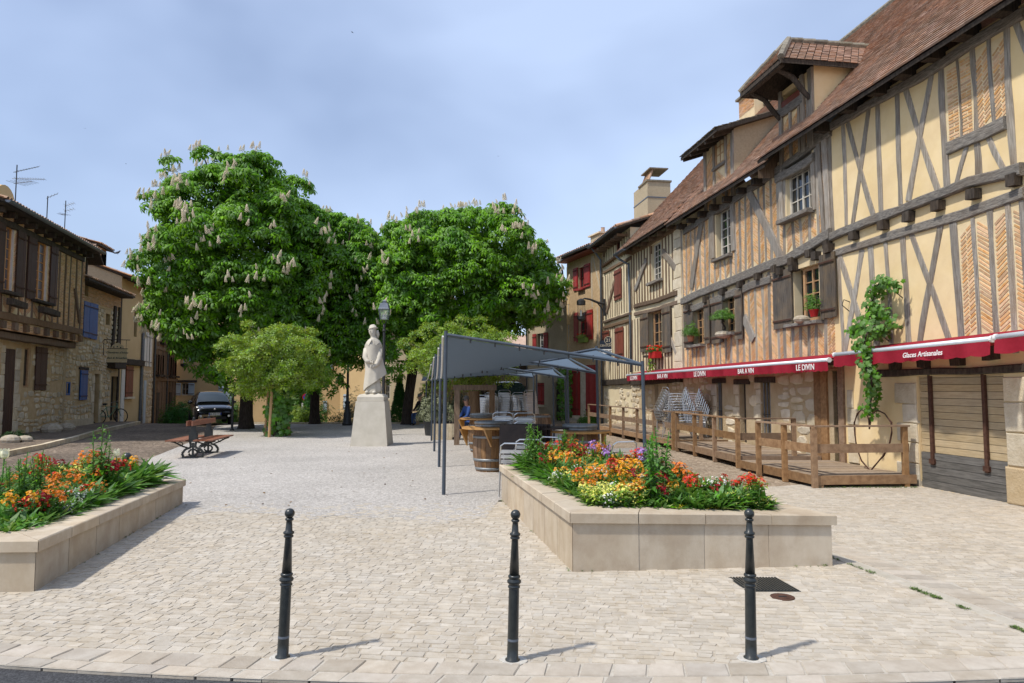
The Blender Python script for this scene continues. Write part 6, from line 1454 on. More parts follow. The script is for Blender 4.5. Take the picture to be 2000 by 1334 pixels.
# ---- street lamps
def lamp_post(label, base, h, lantern=True):
    t = thing('street_lamp', label, 'street lamp', base)
    MB().lathe([(.22, 0), (.22, .12), (.18, .16), (.17, .55), (.12, .62), (.10, .95), (.13, 1.0), (.13, 1.05), (.07, 1.1), (.055, 1.6), (.05, h-.9), (.045, h-.75)], n=14).build('post', 'iron', t, smooth=True)
    for z in (1.35, h-1.0): MB().lathe([(.05, -.04), (.085, 0), (.05, .04)], (0, 0, z), 14).build('ring', 'iron', t, smooth=True)
    z = h-.75
    for s in range(4): a = s*math.pi/2+.78; MB().tube([(.04*math.cos(a), .04*math.sin(a), z), (.11*math.cos(a), .11*math.sin(a), z+.08), (.10*math.cos(a), .10*math.sin(a), z+.15)], .01, 5).build('bracket', 'iron', t)
    for s in range(4):
        a = s*math.pi/2; c, s_ = math.cos(a), math.sin(a)
        f = lambda x, y, zz: (x*c-y*s_, x*s_+y*c, zz)
        MB().add([f(-.12, -.12, z+.15), f(.12, -.12, z+.15), f(.175, -.175, z+.52), f(-.175, -.175, z+.52)], [(0, 1, 2, 3)]).build('pane', 'lantern_glass', t); MB().tube([f(-.12, -.12, z+.15), f(-.18, -.18, z+.53)], .012, 5).build('rib', 'zinc', t)
    MB().box(-.07, .07, -.07, .07, z+.15, z+.32).build('lamp_unit', 'lamp_glass', t)
    MB().lathe([(.27, 0), (.25, .03), (.18, .21), (.08, .23), (.08, .27), (.10, .28), (.03, .33), (.001, .36)], (0, 0, z+.53), 4).xf(Matrix.Rotation(R(45), 4, 'Z')).build('hood', 'zinc', t)
    return t
m = bpy.data.materials.new('lantern_glass'); m.use_nodes = True; b_ = m.node_tree.nodes['Principled BSDF']; b_.inputs['Transmission Weight'].default_value = .85; b_.inputs['Roughness'].default_value = .08; b_.inputs['Base Color'].default_value = (.8, .85, .85, 1); MATS['lantern_glass'] = m
zt_ = at(750, 592, 24.5); lamp_post('street lamp whose lantern shows above the statue', (zt_.x+.02, 24.5, 0), zt_.z)
p = gnd(681, 830); lamp_post('black street lamp left of the statue under the chestnuts', (p.x, p.y-.3, 0), 5.0)
# ---- dark post by the car
p = gnd(453, 841); t = thing('parking_post', 'slim dark iron post between the car and the tree', 'post', p); MB().tube([(0, 0, 0), (0, 0, 1.75)], .05, 8).build('shaft', 'iron', t); MB().box(-.1, .1, -.06, .06, 1.35, 1.75).build('box', 'iron', t)
MB().lathe([(.09, 0), (.09, .05), (.05, .08)], n=10).build('foot', 'iron', t)

# ---- double-sided bench
mk('bench_wood', (.20, .075, .040), (.29, .12, .065), .6, 8, .3, 40, isl=.15, stretch=(4, 2, 4))
bc = gnd(392, 889); be = thing('double_bench', 'double-sided bench with red-brown slats and ornate cast-iron legs', 'bench', (bc.x, bc.y, 0), R(98))
def bench_leg(x):
    mb = MB(); mb.box(x-.05, x+.05, -.24, .24, 0, .03)
    cur = [(-.22, .03), (-.25, .10), (-.18, .2), (-.06, .24), (-.05, .30), (-.07, .38), (-.06, .42), (.06, .42), (.07, .38), (.05, .30), (.06, .24), (.18, .2), (.25, .10), (.22, .03)]
    for a, b in zip(cur[:-1], cur[1:]): mb.bar((x, a[0], a[1]), (x, b[0], b[1]), .05, .035, (1, 0, 0))
    mb.tube([(x, .10*math.cos(a*.5), .12+.08*math.sin(a*.5)) for a in range(13)], .022, 6); mb.bar((x, 0, .05), (x, 0, .36), .04, .05, (1, 0, 0))
    mb.prism([(x-.03, .38), (x+.03, .38), (x+.03, .6), (x-.03, .6)], -.10, .10)
    mb.add([(x-.025, -.09, .42), (x+.025, -.09, .42), (x+.025, .09, .42), (x-.025, .09, .42), (x-.02, -.035, .93), (x+.02, -.035, .93), (x+.02, .035, .93), (x-.02, .035, .93)], [(0, 1, 5, 4), (1, 2, 6, 5), (2, 3, 7, 6), (3, 0, 4, 7), (4, 5, 6, 7)])
    mb.sphere((x, 0, .95), .03, 8, 6)
    for s in (-1, 1):
        mb.bar((x, s*.06, .40), (x, s*.52, .40), .03, .025); mb.tube([(x, s*.08, .22), (x, s*.25, .28), (x, s*.42, .37), (x, s*.5, .39)], .02, 6); mb.tube([(x, s*(.3+.06*math.cos(a*.6)), .33+.05*math.sin(a*.6)) for a in range(9)], .012, 5)
    return mb.build('leg', 'cast_iron', be)
for x in (-.62, .62): bench_leg(x)
for s in (-1, 1):
    for k in range(4): y0 = .09+k*.115; piece('seat_slat', 'bench_wood', be, -.95, .95, *(sorted((s*y0, s*(y0+.105)))), .415, .445)
    piece('back_slat', 'bench_wood', be, -.95, .95, *(sorted((s*.045, s*.075))), .78, .90)

# ---- shade sails
mk('sail_cloth', (.115, .16, .215), (.13, .178, .235), .7, 30, .15, 300, bdist=.002, trans=(.05, .065, .08)); mk('sail_steel', (.045, .06, .08), (.055, .07, .09), .45, 10, spec=.5)
def sail(label, NL, NR, FR, FL_, n=14):
    t = thing('shade_sail', label, 'shade sail', (NL[0], NL[1], 0)); o = Vector((NL[0], NL[1], 0)); C4 = [Vector(c)-o for c in (NL, NR, FR, FL_)]
    mb = MB(); mid = sum(C4, Vector())/4
    for i in range(n+1):
        for j in range(n+1):
            u, v = i/n, j/n; p = C4[0]*(1-u)*(1-v)+C4[1]*u*(1-v)+C4[2]*u*v+C4[3]*(1-u)*v
            k = .10*(4*v*(1-v)*(abs(2*u-1)**3)); p += (Vector((mid.x, p.y, p.z))-p)*k*.35
            mb.v.append(tuple(p))
    for i in range(n):
        for j in range(n): a = i*(n+1)+j; mb.f.append((a, a+n+1, a+n+2, a+1))
    c = mb.build('cloth', 'sail_cloth', t, smooth=True)
    for a, b in ((0, 1), (1, 2), (3, 2)): 
        MB().tube([C4[a]+Vector((0, 0, .03)), C4[b]+Vector((0, 0, .03))], .026, 8).build('spar', 'sail_steel', t)
    for k in range(1, 8):
        for a, b in ((0, 1), (3, 2)): p = C4[a].lerp(C4[b], k/8); MB().tube([p+Vector((0, 0, -.05)), p+Vector((0, 0, .06))], .014, 5).build('hook', 'iron', t)
    rope = [C4[0].lerp(C4[3], f/12)+Vector((-.05, 0, -.35*math.sin(math.pi*f/12)*.5)) for f in range(13)]; MB().tube(rope, .018, 6).build('lacing', 'white_paint', t)
    for i, c in enumerate(C4):
        if i == 3 and 'rearmost' not in label: continue
        MB().tube([(c.x+(-.02 if i in (0, 3) else .03), c.y, -.02), (c.x, c.y, c.z+.09)], [.030, .029], 10).build('post', 'sail_steel', t)
    return t
def sp(px, py, Z): return at(px, py, Z)
SL = [('shade sail nearest the planter, on the tallest front posts', (871, 657, 11.0), (1255, 716, 11.0), (1165, 684, 14.6), (866, 738, 14.4)),
      ('second shade sail from the front', (861, 680, 14.8), (1166, 731, 14.8), (1108, 700, 18.2), (856, 740, 18.0)),
      ('third shade sail from the front', (851, 698, 18.4), (1104, 740, 18.4), (1080, 721, 21.8), (845, 742, 21.6)),
      ('rearmost shade sail by the red-shuttered house', (845, 712, 22.0), (1042, 739, 22.0), (1048, 728, 25.4), (833, 744, 26.5))]
for lab, *q in SL: sail(lab, *[tuple(sp(*c)) for c in q])

# ---- wine barrels with shelf, folding tables, aluminium chairs
mk('barrel_wood', (.17, .095, .048), (.30, .18, .095), .7, 7, .5, 40, isl=.22, stretch=(3, 3, .5), stain=.4, stain_col=(.10, .06, .035), stain_scale=3); mk('hoop', (.22, .24, .25), (.32, .34, .35), .55, 12, metal=.6); mk('shelf_wood', (.40, .20, .06), (.50, .28, .10), .5, 6, isl=.1)
mk('alu', (.62, .62, .62), (.70, .70, .70), .28, 10, metal=.9); mk('table_top', (.022, .014, .012), (.04, .026, .02), .45, 5)
def barrel(label, loc, rz=0.0, shelf=True, s=1.0):
    t = thing('wine_barrel', label, 'barrel', loc, rz); H = .98*s; n = 22
    R_ = lambda z: (.30+.075*math.sin(math.pi*z/H))*s
    for k in range(n):
        a0, a1 = 2*math.pi*k/n+.006, 2*math.pi*(k+1)/n-.006; mb = MB(); zs_ = [H*i/6 for i in range(7)]
        for z in zs_:
            for a, rr in ((a0, 1), (a1, 1)): mb.v.append((R_(z)*math.cos(a), R_(z)*math.sin(a), z))
        for i in range(6): mb.f.append((2*i, 2*i+1, 2*i+3, 2*i+2))
        mb.build('stave', 'barrel_wood', t)
    MB().lathe([(.28*s, .03), (.34*s, H*.5), (.28*s, H-.05)], n=22).build('liner', 'void', t)
    MB().lathe([(.30*s, H-.03), (.001, H-.02)], n=22).build('head', 'table_top', t)
    for z in (.06, .24, .70, .93): zz = z*s; MB().lathe([(R_(zz-.025)+.006, zz-.025), (R_(zz+.025)+.006, zz+.025)], n=28).build('hoop', 'hoop', t, smooth=True)
    if shelf:
        pts = [(.80*math.cos(a), .42*math.sin(a)) for a in [math.pi*k/14 for k in range(15)]]; pts = [(-x*.72, -abs(y)*1.45) for x, y in pts]; MB().slab(pts, H-.12, H-.085).build('shelf', 'shelf_wood', t, fixn=True)
        for a in (-.32, .32): MB().add([(a-.02, -.36, H-.12), (a-.02, -.58, H-.12), (a-.02, -.37, H-.46), (a+.02, -.36, H-.12), (a+.02, -.58, H-.12), (a+.02, -.37, H-.46)], [(0, 2, 1), (3, 4, 5), (0, 1, 4, 3), (1, 2, 5, 4), (2, 0, 3, 5)]).build('shelf_bracket', 'shelf_wood', t)
        MB().lathe([(.33*s, 0), (.335*s, .05), (.31*s, .06), (.001, .06)], (0, 0, H-.03), 26).build('top_band', 'hoop', t, smooth=True)
    return t
p = gnd(958, 919); barrel('front wine barrel with an orange wooden shelf, under the nearest sail', (p.x, p.y, 0), R(-38))
p = gnd(945, 882); barrel('second wine barrel with a shelf, just behind the front one', (p.x-.05, p.y, 0), R(-38))
barrel('wine barrel table behind the purple flowers', (*at(1133, 870, 13.0).xy, 0), R(10))
barrel('wine barrel in the middle of the terrace', (*at(1010, 815, 21).xy, 0), R(20), False)
barrel('wine barrel beside the stacked chairs at the rear', (*at(1052, 830, 18.5).xy, 0), R(20), False)
def chair_proto():
    t = thing('aluminium_chair', 'aluminium bistro chair', 'chair')
    r = .012
    mb = MB(); back = [(-.25, .20, .0), (-.24, .16, .45), (-.23, .22, .62), (-.21, .27, .80), (-.15, .29, .84), (.15, .29, .84), (.21, .27, .80), (.23, .22, .62), (.24, .16, .45), (.25, .20, .0)]
    mb.tube(back, r, 6); mb.build('back_frame', 'alu', t)
    for s in (-1, 1):
        MB().tube([(s*.25, -.24, 0), (s*.25, -.22, .43), (s*.26, -.21, .63), (s*.265, -.15, .66), (s*.255, .12, .66), (s*.235, .22, .64)], r, 6).build('arm_and_front_leg', 'alu', t)
        MB().tube([(s*.24, -.23, .43), (s*.24, .17, .43)], r, 6).build('seat_rail', 'alu', t)
    for k in range(7): piece('seat_slat', 'alu', t, -.24, .24, -.22+k*.056, -.178+k*.056, .438, .446)
    for k, (y, z) in enumerate(((.195, .55), (.225, .63), (.25, .71))): piece('back_slat', 'alu', t, -.225, .225, y-.004, y+.004, z-.028, z+.028)
    MB().tube([(-.25, -.235, .2), (.25, -.235, .2)], r*.8, 5).build('stretcher', 'alu', t)
    return t
CH = chair_proto(); ch_used = [False]
def chair(label, loc, rz, tilt=(0, 0), group=None):
    c = CH if not ch_used[0] else copy_tree(CH); ch_used[0] = True
    c.location = loc; c.rotation_euler = (tilt[0], tilt[1], rz); c['label'] = label
    if group: c['group'] = group
    elif 'group' in c: del c['group']
    return c
q = at(1010, 900, 10.9); chair('aluminium chair nearest the camera, facing the dark folded tables', (q.x, q.y, 0), R(170))
q = at(1035, 890, 11.7); chair('aluminium chair tucked behind the nearest chair, by tall green plants', (q.x, q.y, 0), R(175))
q = at(1205, 900, 11.2); chair('aluminium chair with curved back beside the purple flowers', (q.x, q.y, 0), R(200))
q = at(1090, 880, 12.2); chair('aluminium chair pulled to the barrel behind the green stalks', (q.x, q.y, 0), R(150))
def stack(label, loc, rz, n, group, dz=.085, z0=0.0):
    ORD = ['bottom', 'second', 'third', 'fourth', 'fifth', 'sixth', 'seventh', 'eighth', 'ninth', 'tenth', 'eleventh']
    for k in range(n): chair(label.replace('aluminium bistro chair', 'topmost aluminium chair' if k == n-1 else ('bottom aluminium chair' if k == 0 else ORD[k]+' aluminium chair up')), (loc[0]-math.sin(rz)*-.035*k, loc[1]-math.cos(rz)*.035*k, z0+k*dz), rz+U(-.05, .05), (0, 0), group)
for i, (px, Z, rz, n, lab) in enumerate(((985, 14.6, 170, 5, 'in the low stack on the terrace behind the folded tables'), (1022, 14.2, 185, 5, 'in the stack right of the folded tables'), (958, 24.5, 160, 9, 'in the tall rear stack by the timber posts'), (985, 25.0, 175, 10, 'in the tall rear stack left of the van bonnet'), (1012, 24.8, 190, 9, 'in the tall rear stack under the van bonnet'), (1036, 24.2, 200, 10, 'in the tall rear stack nearest the red shutters'), (942, 23.8, 150, 8, 'in the tall rear stack behind the timber posts'))):
    q = at(px, 800, Z); stack('aluminium bistro chair '+lab, (q.x, q.y), R(rz), n, 'chairs '+lab)
# folded dark table tops leaning together
q = at(1022, 880, 12.7)
for k in range(5):
    t = thing('folded_table', ('leftmost', 'second', 'middle', 'fourth', 'rightmost')[k]+' of five dark folded table tops leaning by the front barrel', 'table', (q.x-.14+k*.075, q.y+.10*k-.2, 0), R(-24), 'folded tables leaning together'); mb = MB().box(-.35, .35, -.012, .012, 0.30, 1.02).build('top', 'table_top', t); t.rotation_euler.x = R(-4)
    for s in (-1, 1): MB().bar((s*.28, 0, .0), (s*.2, 0, .32), .03, .02).build('leg', 'alu', t)
t = thing('bistro_table', 'wide dark bistro table under the nearest sail', 'table', (q.x+.35, q.y+.35, 0), R(8)); MB().box(-.45, .45, -.35, .35, .92, .95).build('top', 'table_top', t); MB().tube([(0, 0, 0), (0, 0, .92)], .035, 8).build('column', 'iron', t); MB().box(-.25, .25, -.25, .25, 0, .02).build('base', 'iron', t)
# timber frame with an upright old beam
q = at(925, 830, 20.5); t = thing('timber_portal', 'rustic timber portal with a thick old post at the terrace corner', 'timber frame', (q.x, q.y, 0), R(6))
for x in (-.5, .55): MB().box(x-.08, x+.08, -.08, .08, 0, 1.62).build('post', 'timber_brown', t)
MB().box(-.62, .68, -.09, .09, 1.62, 1.78).build('lintel', 'timber_brown', t); MB().tube([(.05, .1, 0), (.06, .1, .8), (.03, .1, 1.6)], [.17, .16, .15], 10).build('old_post', 'timber_brown', t)
# planter boxes and pots on the terrace edge
for i, px in enumerate((858, 884)):
    q = gnd(px, 858); t = thing('planter_box', ('grey board planter box left of the sail posts', 'grey board planter box just right of the sail posts')[i], 'planter', (q.x, q.y, 0))
    for k in range(4): piece('board', 'stone_grey', t, -.24+k*.12, -.125+k*.12, -.22, -.18, 0, .52)
    MB().box(-.24, .24, -.18, .22, .0, .48).build('box', 'stone_grey', t)
    for k in range(3): MB().tube([(-.1+k*.1, 0, .5), (-.14+k*.12, .05, .85)], .008, 5).build('bare_stem', 'bark_light', t)
for i, (px, Y) in enumerate(((845, 24.5), (889, 24.8))):
    q = at(px, 820, Y); t = bush('potted_shrub', ('round olive-grey shrub in a black tub left of the posts', 'round olive-grey shrub in a black tub beside the timber portal')[i], (q.x, Y, .55), (.5, .5, .95), 900, .12, 'leaf_olive', 40+i, 'potted plant'); MB().lathe([(.26, -.55), (.33, -.02), (.35, 0), (.001, -.03)], n=14).build('tub', 'iron', t)
# ------------------------------------------------------------------ flower beds
mk('leaf_bed', (.055, .16, .022), (.12, .28, .045), .5, 9, isl=.35, spec=.3, trans=(.16, .34, .05)); mk('leaf_lime', (.20, .34, .05), (.34, .44, .09), .5, 9, isl=.3, spec=.3, trans=(.34, .48, .08)); mk('leaf_silver', (.24, .30, .22), (.36, .42, .33), .6, 9, isl=.25)
for nm, c in (('orange', (.70, .20, .018)), ('amber', (.74, .34, .025)), ('scarlet', (.60, .035, .012)), ('crimson', (.26, .008, .012)), ('yellow', (.80, .60, .03)), ('lemon', (.78, .70, .16)), ('white', (.82, .80, .70)), ('violet', (.46, .26, .60)), ('coral', (.72, .07, .03)), ('ivory', (.80, .76, .55))):
    mk('petal_'+nm, c, tuple(min(.9, x*1.25+.01) for x in c), .6, 30, isl=.22, spec=.2, trans=c)
ROS_V, ROS_F = [], []
for k in range(8):
    a = 2.4*k; c, s = math.cos(a), math.sin(a); el = .5+.5*((k*53) % 10)/10; ln = .75+.25*((k*31) % 10)/10; w_ = .085
    d = Vector((c*math.cos(el), s*math.cos(el), math.sin(el))); sd = Vector((-s, c, 0)); b0 = Vector((0, 0, .12*k/8)); tip = b0+d*ln+Vector((c*.12, s*.12, -.16)); md = b0+d*ln*.55
    i = len(ROS_V); ROS_V += [tuple(b0), tuple(md-sd*w_), tuple(tip), tuple(md+sd*w_)]; ROS_F += [(i, i+1, i+2, i+3)]
def floret(mb, c, r, up, n=4):
    up = Vector(up).normalized(); x = up.orthogonal().normalized(); y = up.cross(x); c = Vector(c); a0 = U(0, 6)
    for k in range(n):
        a = a0+2*math.pi*k/n; d = x*math.cos(a)+y*math.sin(a); s_ = x*-math.sin(a)+y*math.cos(a); mb.add([c, c+d*r*.6-s_*r*.48+up*r*.15, c+d*r-up*r*.1, c+d*r*.6+s_*r*.48+up*r*.15], [(0, 1, 2, 3)])
def mesh_wallflower(seed, h, nst=5, spread=.12, leaf='leaf_bed', fl=9, fr=.0165):
    st = random.getstate(); random.seed(seed); fo = MB(); bl_ = MB()
    for s in range(nst):
        a = U(0, 6.28); top = Vector((spread*math.cos(a)*U(.2, 1), spread*math.sin(a)*U(.2, 1), h*U(.78, 1.0))); base = Vector((U(-.03, .03), U(-.03, .03), 0)); fo.tube([base, base.lerp(top, .5)+Vector((U(-.02, .02), U(-.02, .02), 0)), top], [.005, .004, .003], 4, False)
        for k in range(20):
            f = U(.1, .95); p = base.lerp(top, f); aa = U(0, 6.28); d = Vector((math.cos(aa), math.sin(aa), U(.1, .7))).normalized(); sd = d.cross(Vector((0, 0, 1))).normalized()*.013; ln = U(.06, .13); fo.add([p, p+d*ln*.5-sd, p+d*ln-Vector((0, 0, ln*.25)), p+d*ln*.5+sd], [(0, 1, 2, 3)])
        for k in range(fl):
            v = Vector((U(-1, 1), U(-1, 1), U(-.5, 1))).normalized(); floret(bl_, top+Vector((v.x*.045, v.y*.045, v.z*.055-.02)), fr*U(.8, 1.2), v+Vector((0, 0, .3)))
    random.setstate(st); return fo, bl_
def mesh_mound(seed, h, r=.14, n=150, fr=.012):
    st = random.getstate(); random.seed(seed); fo = MB(); bl_ = MB()
    for k in range(70):
        a = U(0, 6.28); q = U(0, 1)**.5*r; p = Vector((q*math.cos(a), q*math.sin(a), U(.02, h*.8))); d = Vector((math.cos(a), math.sin(a), U(.2, 1))).normalized(); sd = d.cross(Vector((0, 0, 1))).normalized()*.008; fo.add([p, p+d*.03-sd, p+d*.07, p+d*.03+sd], [(0, 1, 2, 3)])
    for k in range(n):
        a = U(0, 6.28); q = U(0, 1)**.5; z = h*(1-.45*q*q)+U(-.015, .015); floret(bl_, (q*r*math.cos(a), q*r*math.sin(a), z), fr*U(.8, 1.3), (q*math.cos(a)*.6, q*math.sin(a)*.6, 1))
    random.setstate(st); return fo, bl_
def mesh_tall(seed, h, bloom, nst=3, spread=.07):
    st = random.getstate(); random.seed(seed); fo = MB(); bl_ = MB()
    for s in range(nst):
        a = U(0, 6.28); top = Vector((spread*math.cos(a), spread*math.sin(a), h*U(.75, 1))); base = Vector((U(-.03, .03), U(-.03, .03), 0)); fo.tube([base, top], [.008, .004], 5, False); n = int(h*52)
        for k in range(n):
            f = .06+.92*k/n; p = base.lerp(top, f); aa = 2.4*k+U(-.3, .3); ln = (.17*(1-f)+.045)*U(.8, 1.15); d = Vector((math.cos(aa), math.sin(aa), .45)).normalized(); sd = Vector((-math.sin(aa), math.cos(aa), 0))*ln*.15; fo.add([p, p+d*ln*.45-sd+Vector((0, 0, .01)), p+d*ln-Vector((0, 0, ln*.35)), p+d*ln*.45+sd+Vector((0, 0, .01))], [(0, 1, 2, 3)])
        for k in range(bloom):
            v = Vector((U(-1, 1), U(-1, 1), U(-.6, .8))); floret(bl_, top+Vector((v.x*.06, v.y*.06, v.z*.05)), .016*U(.8, 1.2), v+Vector((0, 0, .6)))
    random.setstate(st); return fo, bl_
def mesh_tulip(seed, h):
    fo = MB(); bl_ = MB(); fo.tube([(0, 0, 0), (.01, 0, h*.5), (0, 0, h-.05)], .006, 5, False)
    for a in (0, 2.2, 4.3): d = Vector((math.cos(a), math.sin(a), 0)); s_ = Vector((-d.y, d.x, 0))*.025; fo.add([(0, 0, .02), tuple(d*.08-s_+Vector((0, 0, .12))), tuple(d*.14+Vector((0, 0, .22))), tuple(d*.08+s_+Vector((0, 0, .12)))], [(0, 1, 2, 3)])
    for k in range(6):
        a = k*math.pi/3; r = .026 if k % 2 else .022; prof = [(0, -.05), (r*.9, -.035), (r*1.15, -.01), (r*1.0, .015), (r*1.35, .035)]; d = Vector((math.cos(a), math.sin(a), 0)); s_ = Vector((-d.y, d.x, 0)); w_ = [.004, .016, .020, .016, .003]; i = len(bl_.v)
        for (q, z), ww in zip(prof, w_): bl_.v += [tuple(d*q-s_*ww+Vector((0, 0, h+z))), tuple(d*q*1.06+Vector((0, 0, h+z))), tuple(d*q+s_*ww+Vector((0, 0, h+z)))]
        for j in range(4):
            for e in (0, 1): bl_.f.append((i+3*j+e, i+3*j+e+1, i+3*j+4+e, i+3*j+3+e))
    return fo, bl_
PROTO = {}
def plant(kind, col, x, y, z, s, label, name, group=None, leaf='leaf_bed'):
    key = (kind, col, leaf, random.randint(0, 2))
    if key not in PROTO:
        fo, bl_ = {'w': lambda: mesh_wallflower(hash(kind)*0+key[3]*7+len(col), .34), 'm': lambda: mesh_mound(key[3]+5, .14), 't': lambda: mesh_tall(key[3]+11, .75, 0), 'v': lambda: mesh_tall(key[3]+15, .55, 22, 5, .13), 'u': lambda: mesh_tulip(1, .42), 'r': lambda: mesh_wallflower(key[3]+31, .36, 3, .06, fl=5, fr=.036), 'd': lambda: mesh_wallflower(key[3]+41, .26, 9, .14, fl=9, fr=.010)}[kind]()
        PROTO[key] = (fo.mesh('foliage', leaf), bl_.mesh('blossom', 'petal_'+col) if bl_.v else None)
    fm, bm_ = PROTO[key]; o = put(name, fm, None, (x, y, z), (U(-.08, .08), U(-.08, .08), U(0, 6.28)), (s, s, s)); tag(o, label, 'flower' if bm_ else 'plant', group)
    if bm_: put('blossom', bm_, o)
    return o
def bed(I, h, side, n):
    st = np.random.default_rng(side); P = []; xs_ = [p[0] for p in I]; ys_ = [p[1] for p in I]
    while len(P) < n:
        x, y = st.uniform(min(xs_), max(xs_)), st.uniform(min(ys_), max(ys_))
        if in_poly(x, y, I): P.append((x, y, h+st.uniform(-.02, .06)))
    return np.array(P)
def bedpos(px, py, hp, h): p = gnd(px, py, h+hp); return p.x, p.y
for side, (I, h, lab) in enumerate(((IR, hR, 'right'), (IL, hL, 'left'))):
    c_ = (sum(p[0] for p in I)/4, sum(p[1] for p in I)/4); P = bed([(c_[0]+(x-c_[0])*1.03, c_[1]+(y-c_[1])*1.015) for x, y in I], h, side+5, 2600 if side == 0 else 2300); k = P[:, 1]; k = (k-k.min())/(k.max()-k.min()); sz = .23+.2*k
    N_ = np.tile([0, 0, 1.0], (len(P), 1)); sel = rng.random(len(P))
    tag(scatter(P[sel < .72], N_[sel < .72], sz[sel < .72], ROS_V, ROS_F, 'bed_foliage', 'leaf_bed', None, .3), 'dense green leaves filling the %s planter' % lab, 'foliage', None, 'stuff')
    tag(scatter(P[sel > .72], N_[sel > .72], sz[sel > .72]*.85, ROS_V, ROS_F, 'bed_foliage', 'leaf_lime', None, .3), 'paler lime leaves among the %s planter foliage' % lab, 'foliage', None, 'stuff')
GR = ' in the right planter'; GL = ' in the left planter'
def many(lst, kind, col, side, lab, name, jit=8, rep=1, s=1.0, leaf='leaf_bed', hp=.32):
    I, h = (IR, hR) if side == 'r' else (IL, hL)
    for px, py in lst:
        for _ in range(rep):
            x, y = bedpos(px+U(-jit, jit), py+U(-jit*.5, jit*.5), hp*s, h)
            if not in_poly(x, y, I): 
                x, y = bedpos(px, py, hp*s, h)
                if not in_poly(x, y, I): continue
            plant(kind, col, x, y, h-.02, s*U(.85, 1.35), lab, name, (lab.split()[0]+' ' if lab.split()[0] not in name else '')+name.replace('_', ' ').replace('pansy', 'pansie')+'s'+(GR if side == 'r' else GL)+(' front' if 'front' in lab else ''), leaf)
# right planter
many([(1100, 900), (1118, 892), (1135, 905), (1150, 890), (1120, 920), (1142, 930), (1165, 905), (1175, 925), (1190, 900), (1095, 915), (1200, 935), (1240, 938), (1245, 928), (1215, 950), (1150, 945), (1230, 915)], 'w', 'amber', 'r', 'amber wallflower clump in the left half of the right planter', 'wallflower', 14, 2)
many([(1385, 948), (1395, 955), (1380, 960), (1405, 950), (1240, 950), (1255, 945), (1330, 918), (1345, 925), (1130, 880), (1160, 880)], 'w', 'orange', 'r', 'orange wallflower clump in the right planter', 'wallflower', 11, 2)
many([(1425, 945), (1432, 935), (1455, 930), (1460, 950), (1470, 945), (1075, 935), (1085, 930), (1112, 940), (1045, 915)], 'w', 'scarlet', 'r', 'scarlet wallflower clump in the right planter', 'wallflower', 12, 1)
many([(1190, 905), (1205, 895), (1215, 910), (1180, 890), (1225, 900), (1265, 925), (1285, 935), (1040, 900), (1300, 950)], 'w', 'crimson', 'r', 'dark crimson wallflower clump in the right planter', 'wallflower', 14, 2)
many([(1265, 955), (1282, 958), (1198, 918), (1110, 935)], 'r', 'coral', 'r', 'coral red double flower in the right planter', 'ranunculus', 4, 1)
many([(1315, 983), (1330, 986), (1345, 984), (1360, 988), (1380, 986), (1395, 987), (1320, 978)], 'm', 'yellow', 'r', 'bright yellow mound along the front edge of the right planter', 'alyssum', 5, 2, .85, hp=.13)
many([(1180, 975), (1200, 970), (1220, 965), (1240, 975), (1260, 978), (1160, 970), (1210, 985), (1190, 960), (1240, 990)], 'd', 'lemon', 'r', 'pale lemon bedding flower at the front left of the right planter', 'pansy', 10, 2, .9, 'leaf_lime', .2)
many([(1150, 965), (1180, 985), (1230, 960), (1170, 950), (1380, 920), (1400, 915), (1360, 910), (1290, 985), (1305, 975), (1415, 985), (1250, 935)], 'd', 'white', 'r', 'small white flower cluster in the right planter', 'alyssum', 12, 2, .9, 'leaf_lime', .22)
many([(1480, 988), (1495, 985), (1450, 985), (1430, 978)], 'd', 'lemon', 'r', 'yellow pansy at the right end of the right planter', 'pansy', 5, 2, .7, 'leaf_bed', .15)
many([(1148, 858), (1165, 850), (1180, 862), (1195, 868), (1170, 872)], 'v', 'violet', 'r', 'violet dame\'s rocket in front of the curved chair', 'dames_rocket', 12, 2, .95, hp=.46)
many([(1238, 850), (1250, 865)], 'v', 'violet', 'r', 'sparse violet flower spike near the sail post', 'dames_rocket', 3, 1, 1.1, hp=.52)
many([(1260, 855), (1285, 870), (1300, 885), (1275, 880)], 't', 'white', 'r', 'leafy green stalk by the sail post in the right planter', 'leafy_stalk', 4, 2, .95, hp=.68)
many([(1468, 925)], 'u', 'white', 'r', 'single white tulip at the right end of the right planter', 'tulip', 0, 1, 1.0, hp=.42)
# left planter
many([(135, 934), (145, 930), (163, 941), (184, 942), (120, 940), (172, 935), (102, 965), (95, 972), (110, 955), (150, 925)], 'w', 'orange', 'l', 'orange wallflower clump in the left planter', 'wallflower', 12, 1)
many([(153, 914), (201, 921), (64, 960), (58, 970), (190, 915), (172, 912), (75, 955), (210, 925), (120, 915)], 'w', 'crimson', 'l', 'dark crimson wallflower clump in the left planter', 'wallflower', 12, 1)
many([(150, 952), (158, 948), (66, 1003), (55, 988), (90, 940)], 'w', 'scarlet', 'l', 'scarlet wallflower clump in the left planter', 'wallflower', 10, 1, .9)
many([(232, 928), (233, 938), (270, 900), (288, 900), (273, 927), (262, 890)], 'r', 'coral', 'l', 'coral red double flower at the right of the left planter', 'ranunculus', 2, 1, 1.05)
many([(229, 960), (222, 955), (132, 1003), (170, 972)], 'd', 'yellow', 'l', 'yellow pansy along the inner edge of the left planter', 'pansy', 4, 2, .8, hp=.18)
many([(140, 960), (150, 970), (120, 950), (105, 905), (125, 985), (160, 960)], 'd', 'white', 'l', 'small white flower cluster in the left planter', 'alyssum', 8, 2, .9, 'leaf_silver', .22)
many([(88, 893)], 'u', 'ivory', 'l', 'cream tulip between the tall stalks of the left planter', 'tulip', 0, 1, 1.15, hp=.42)
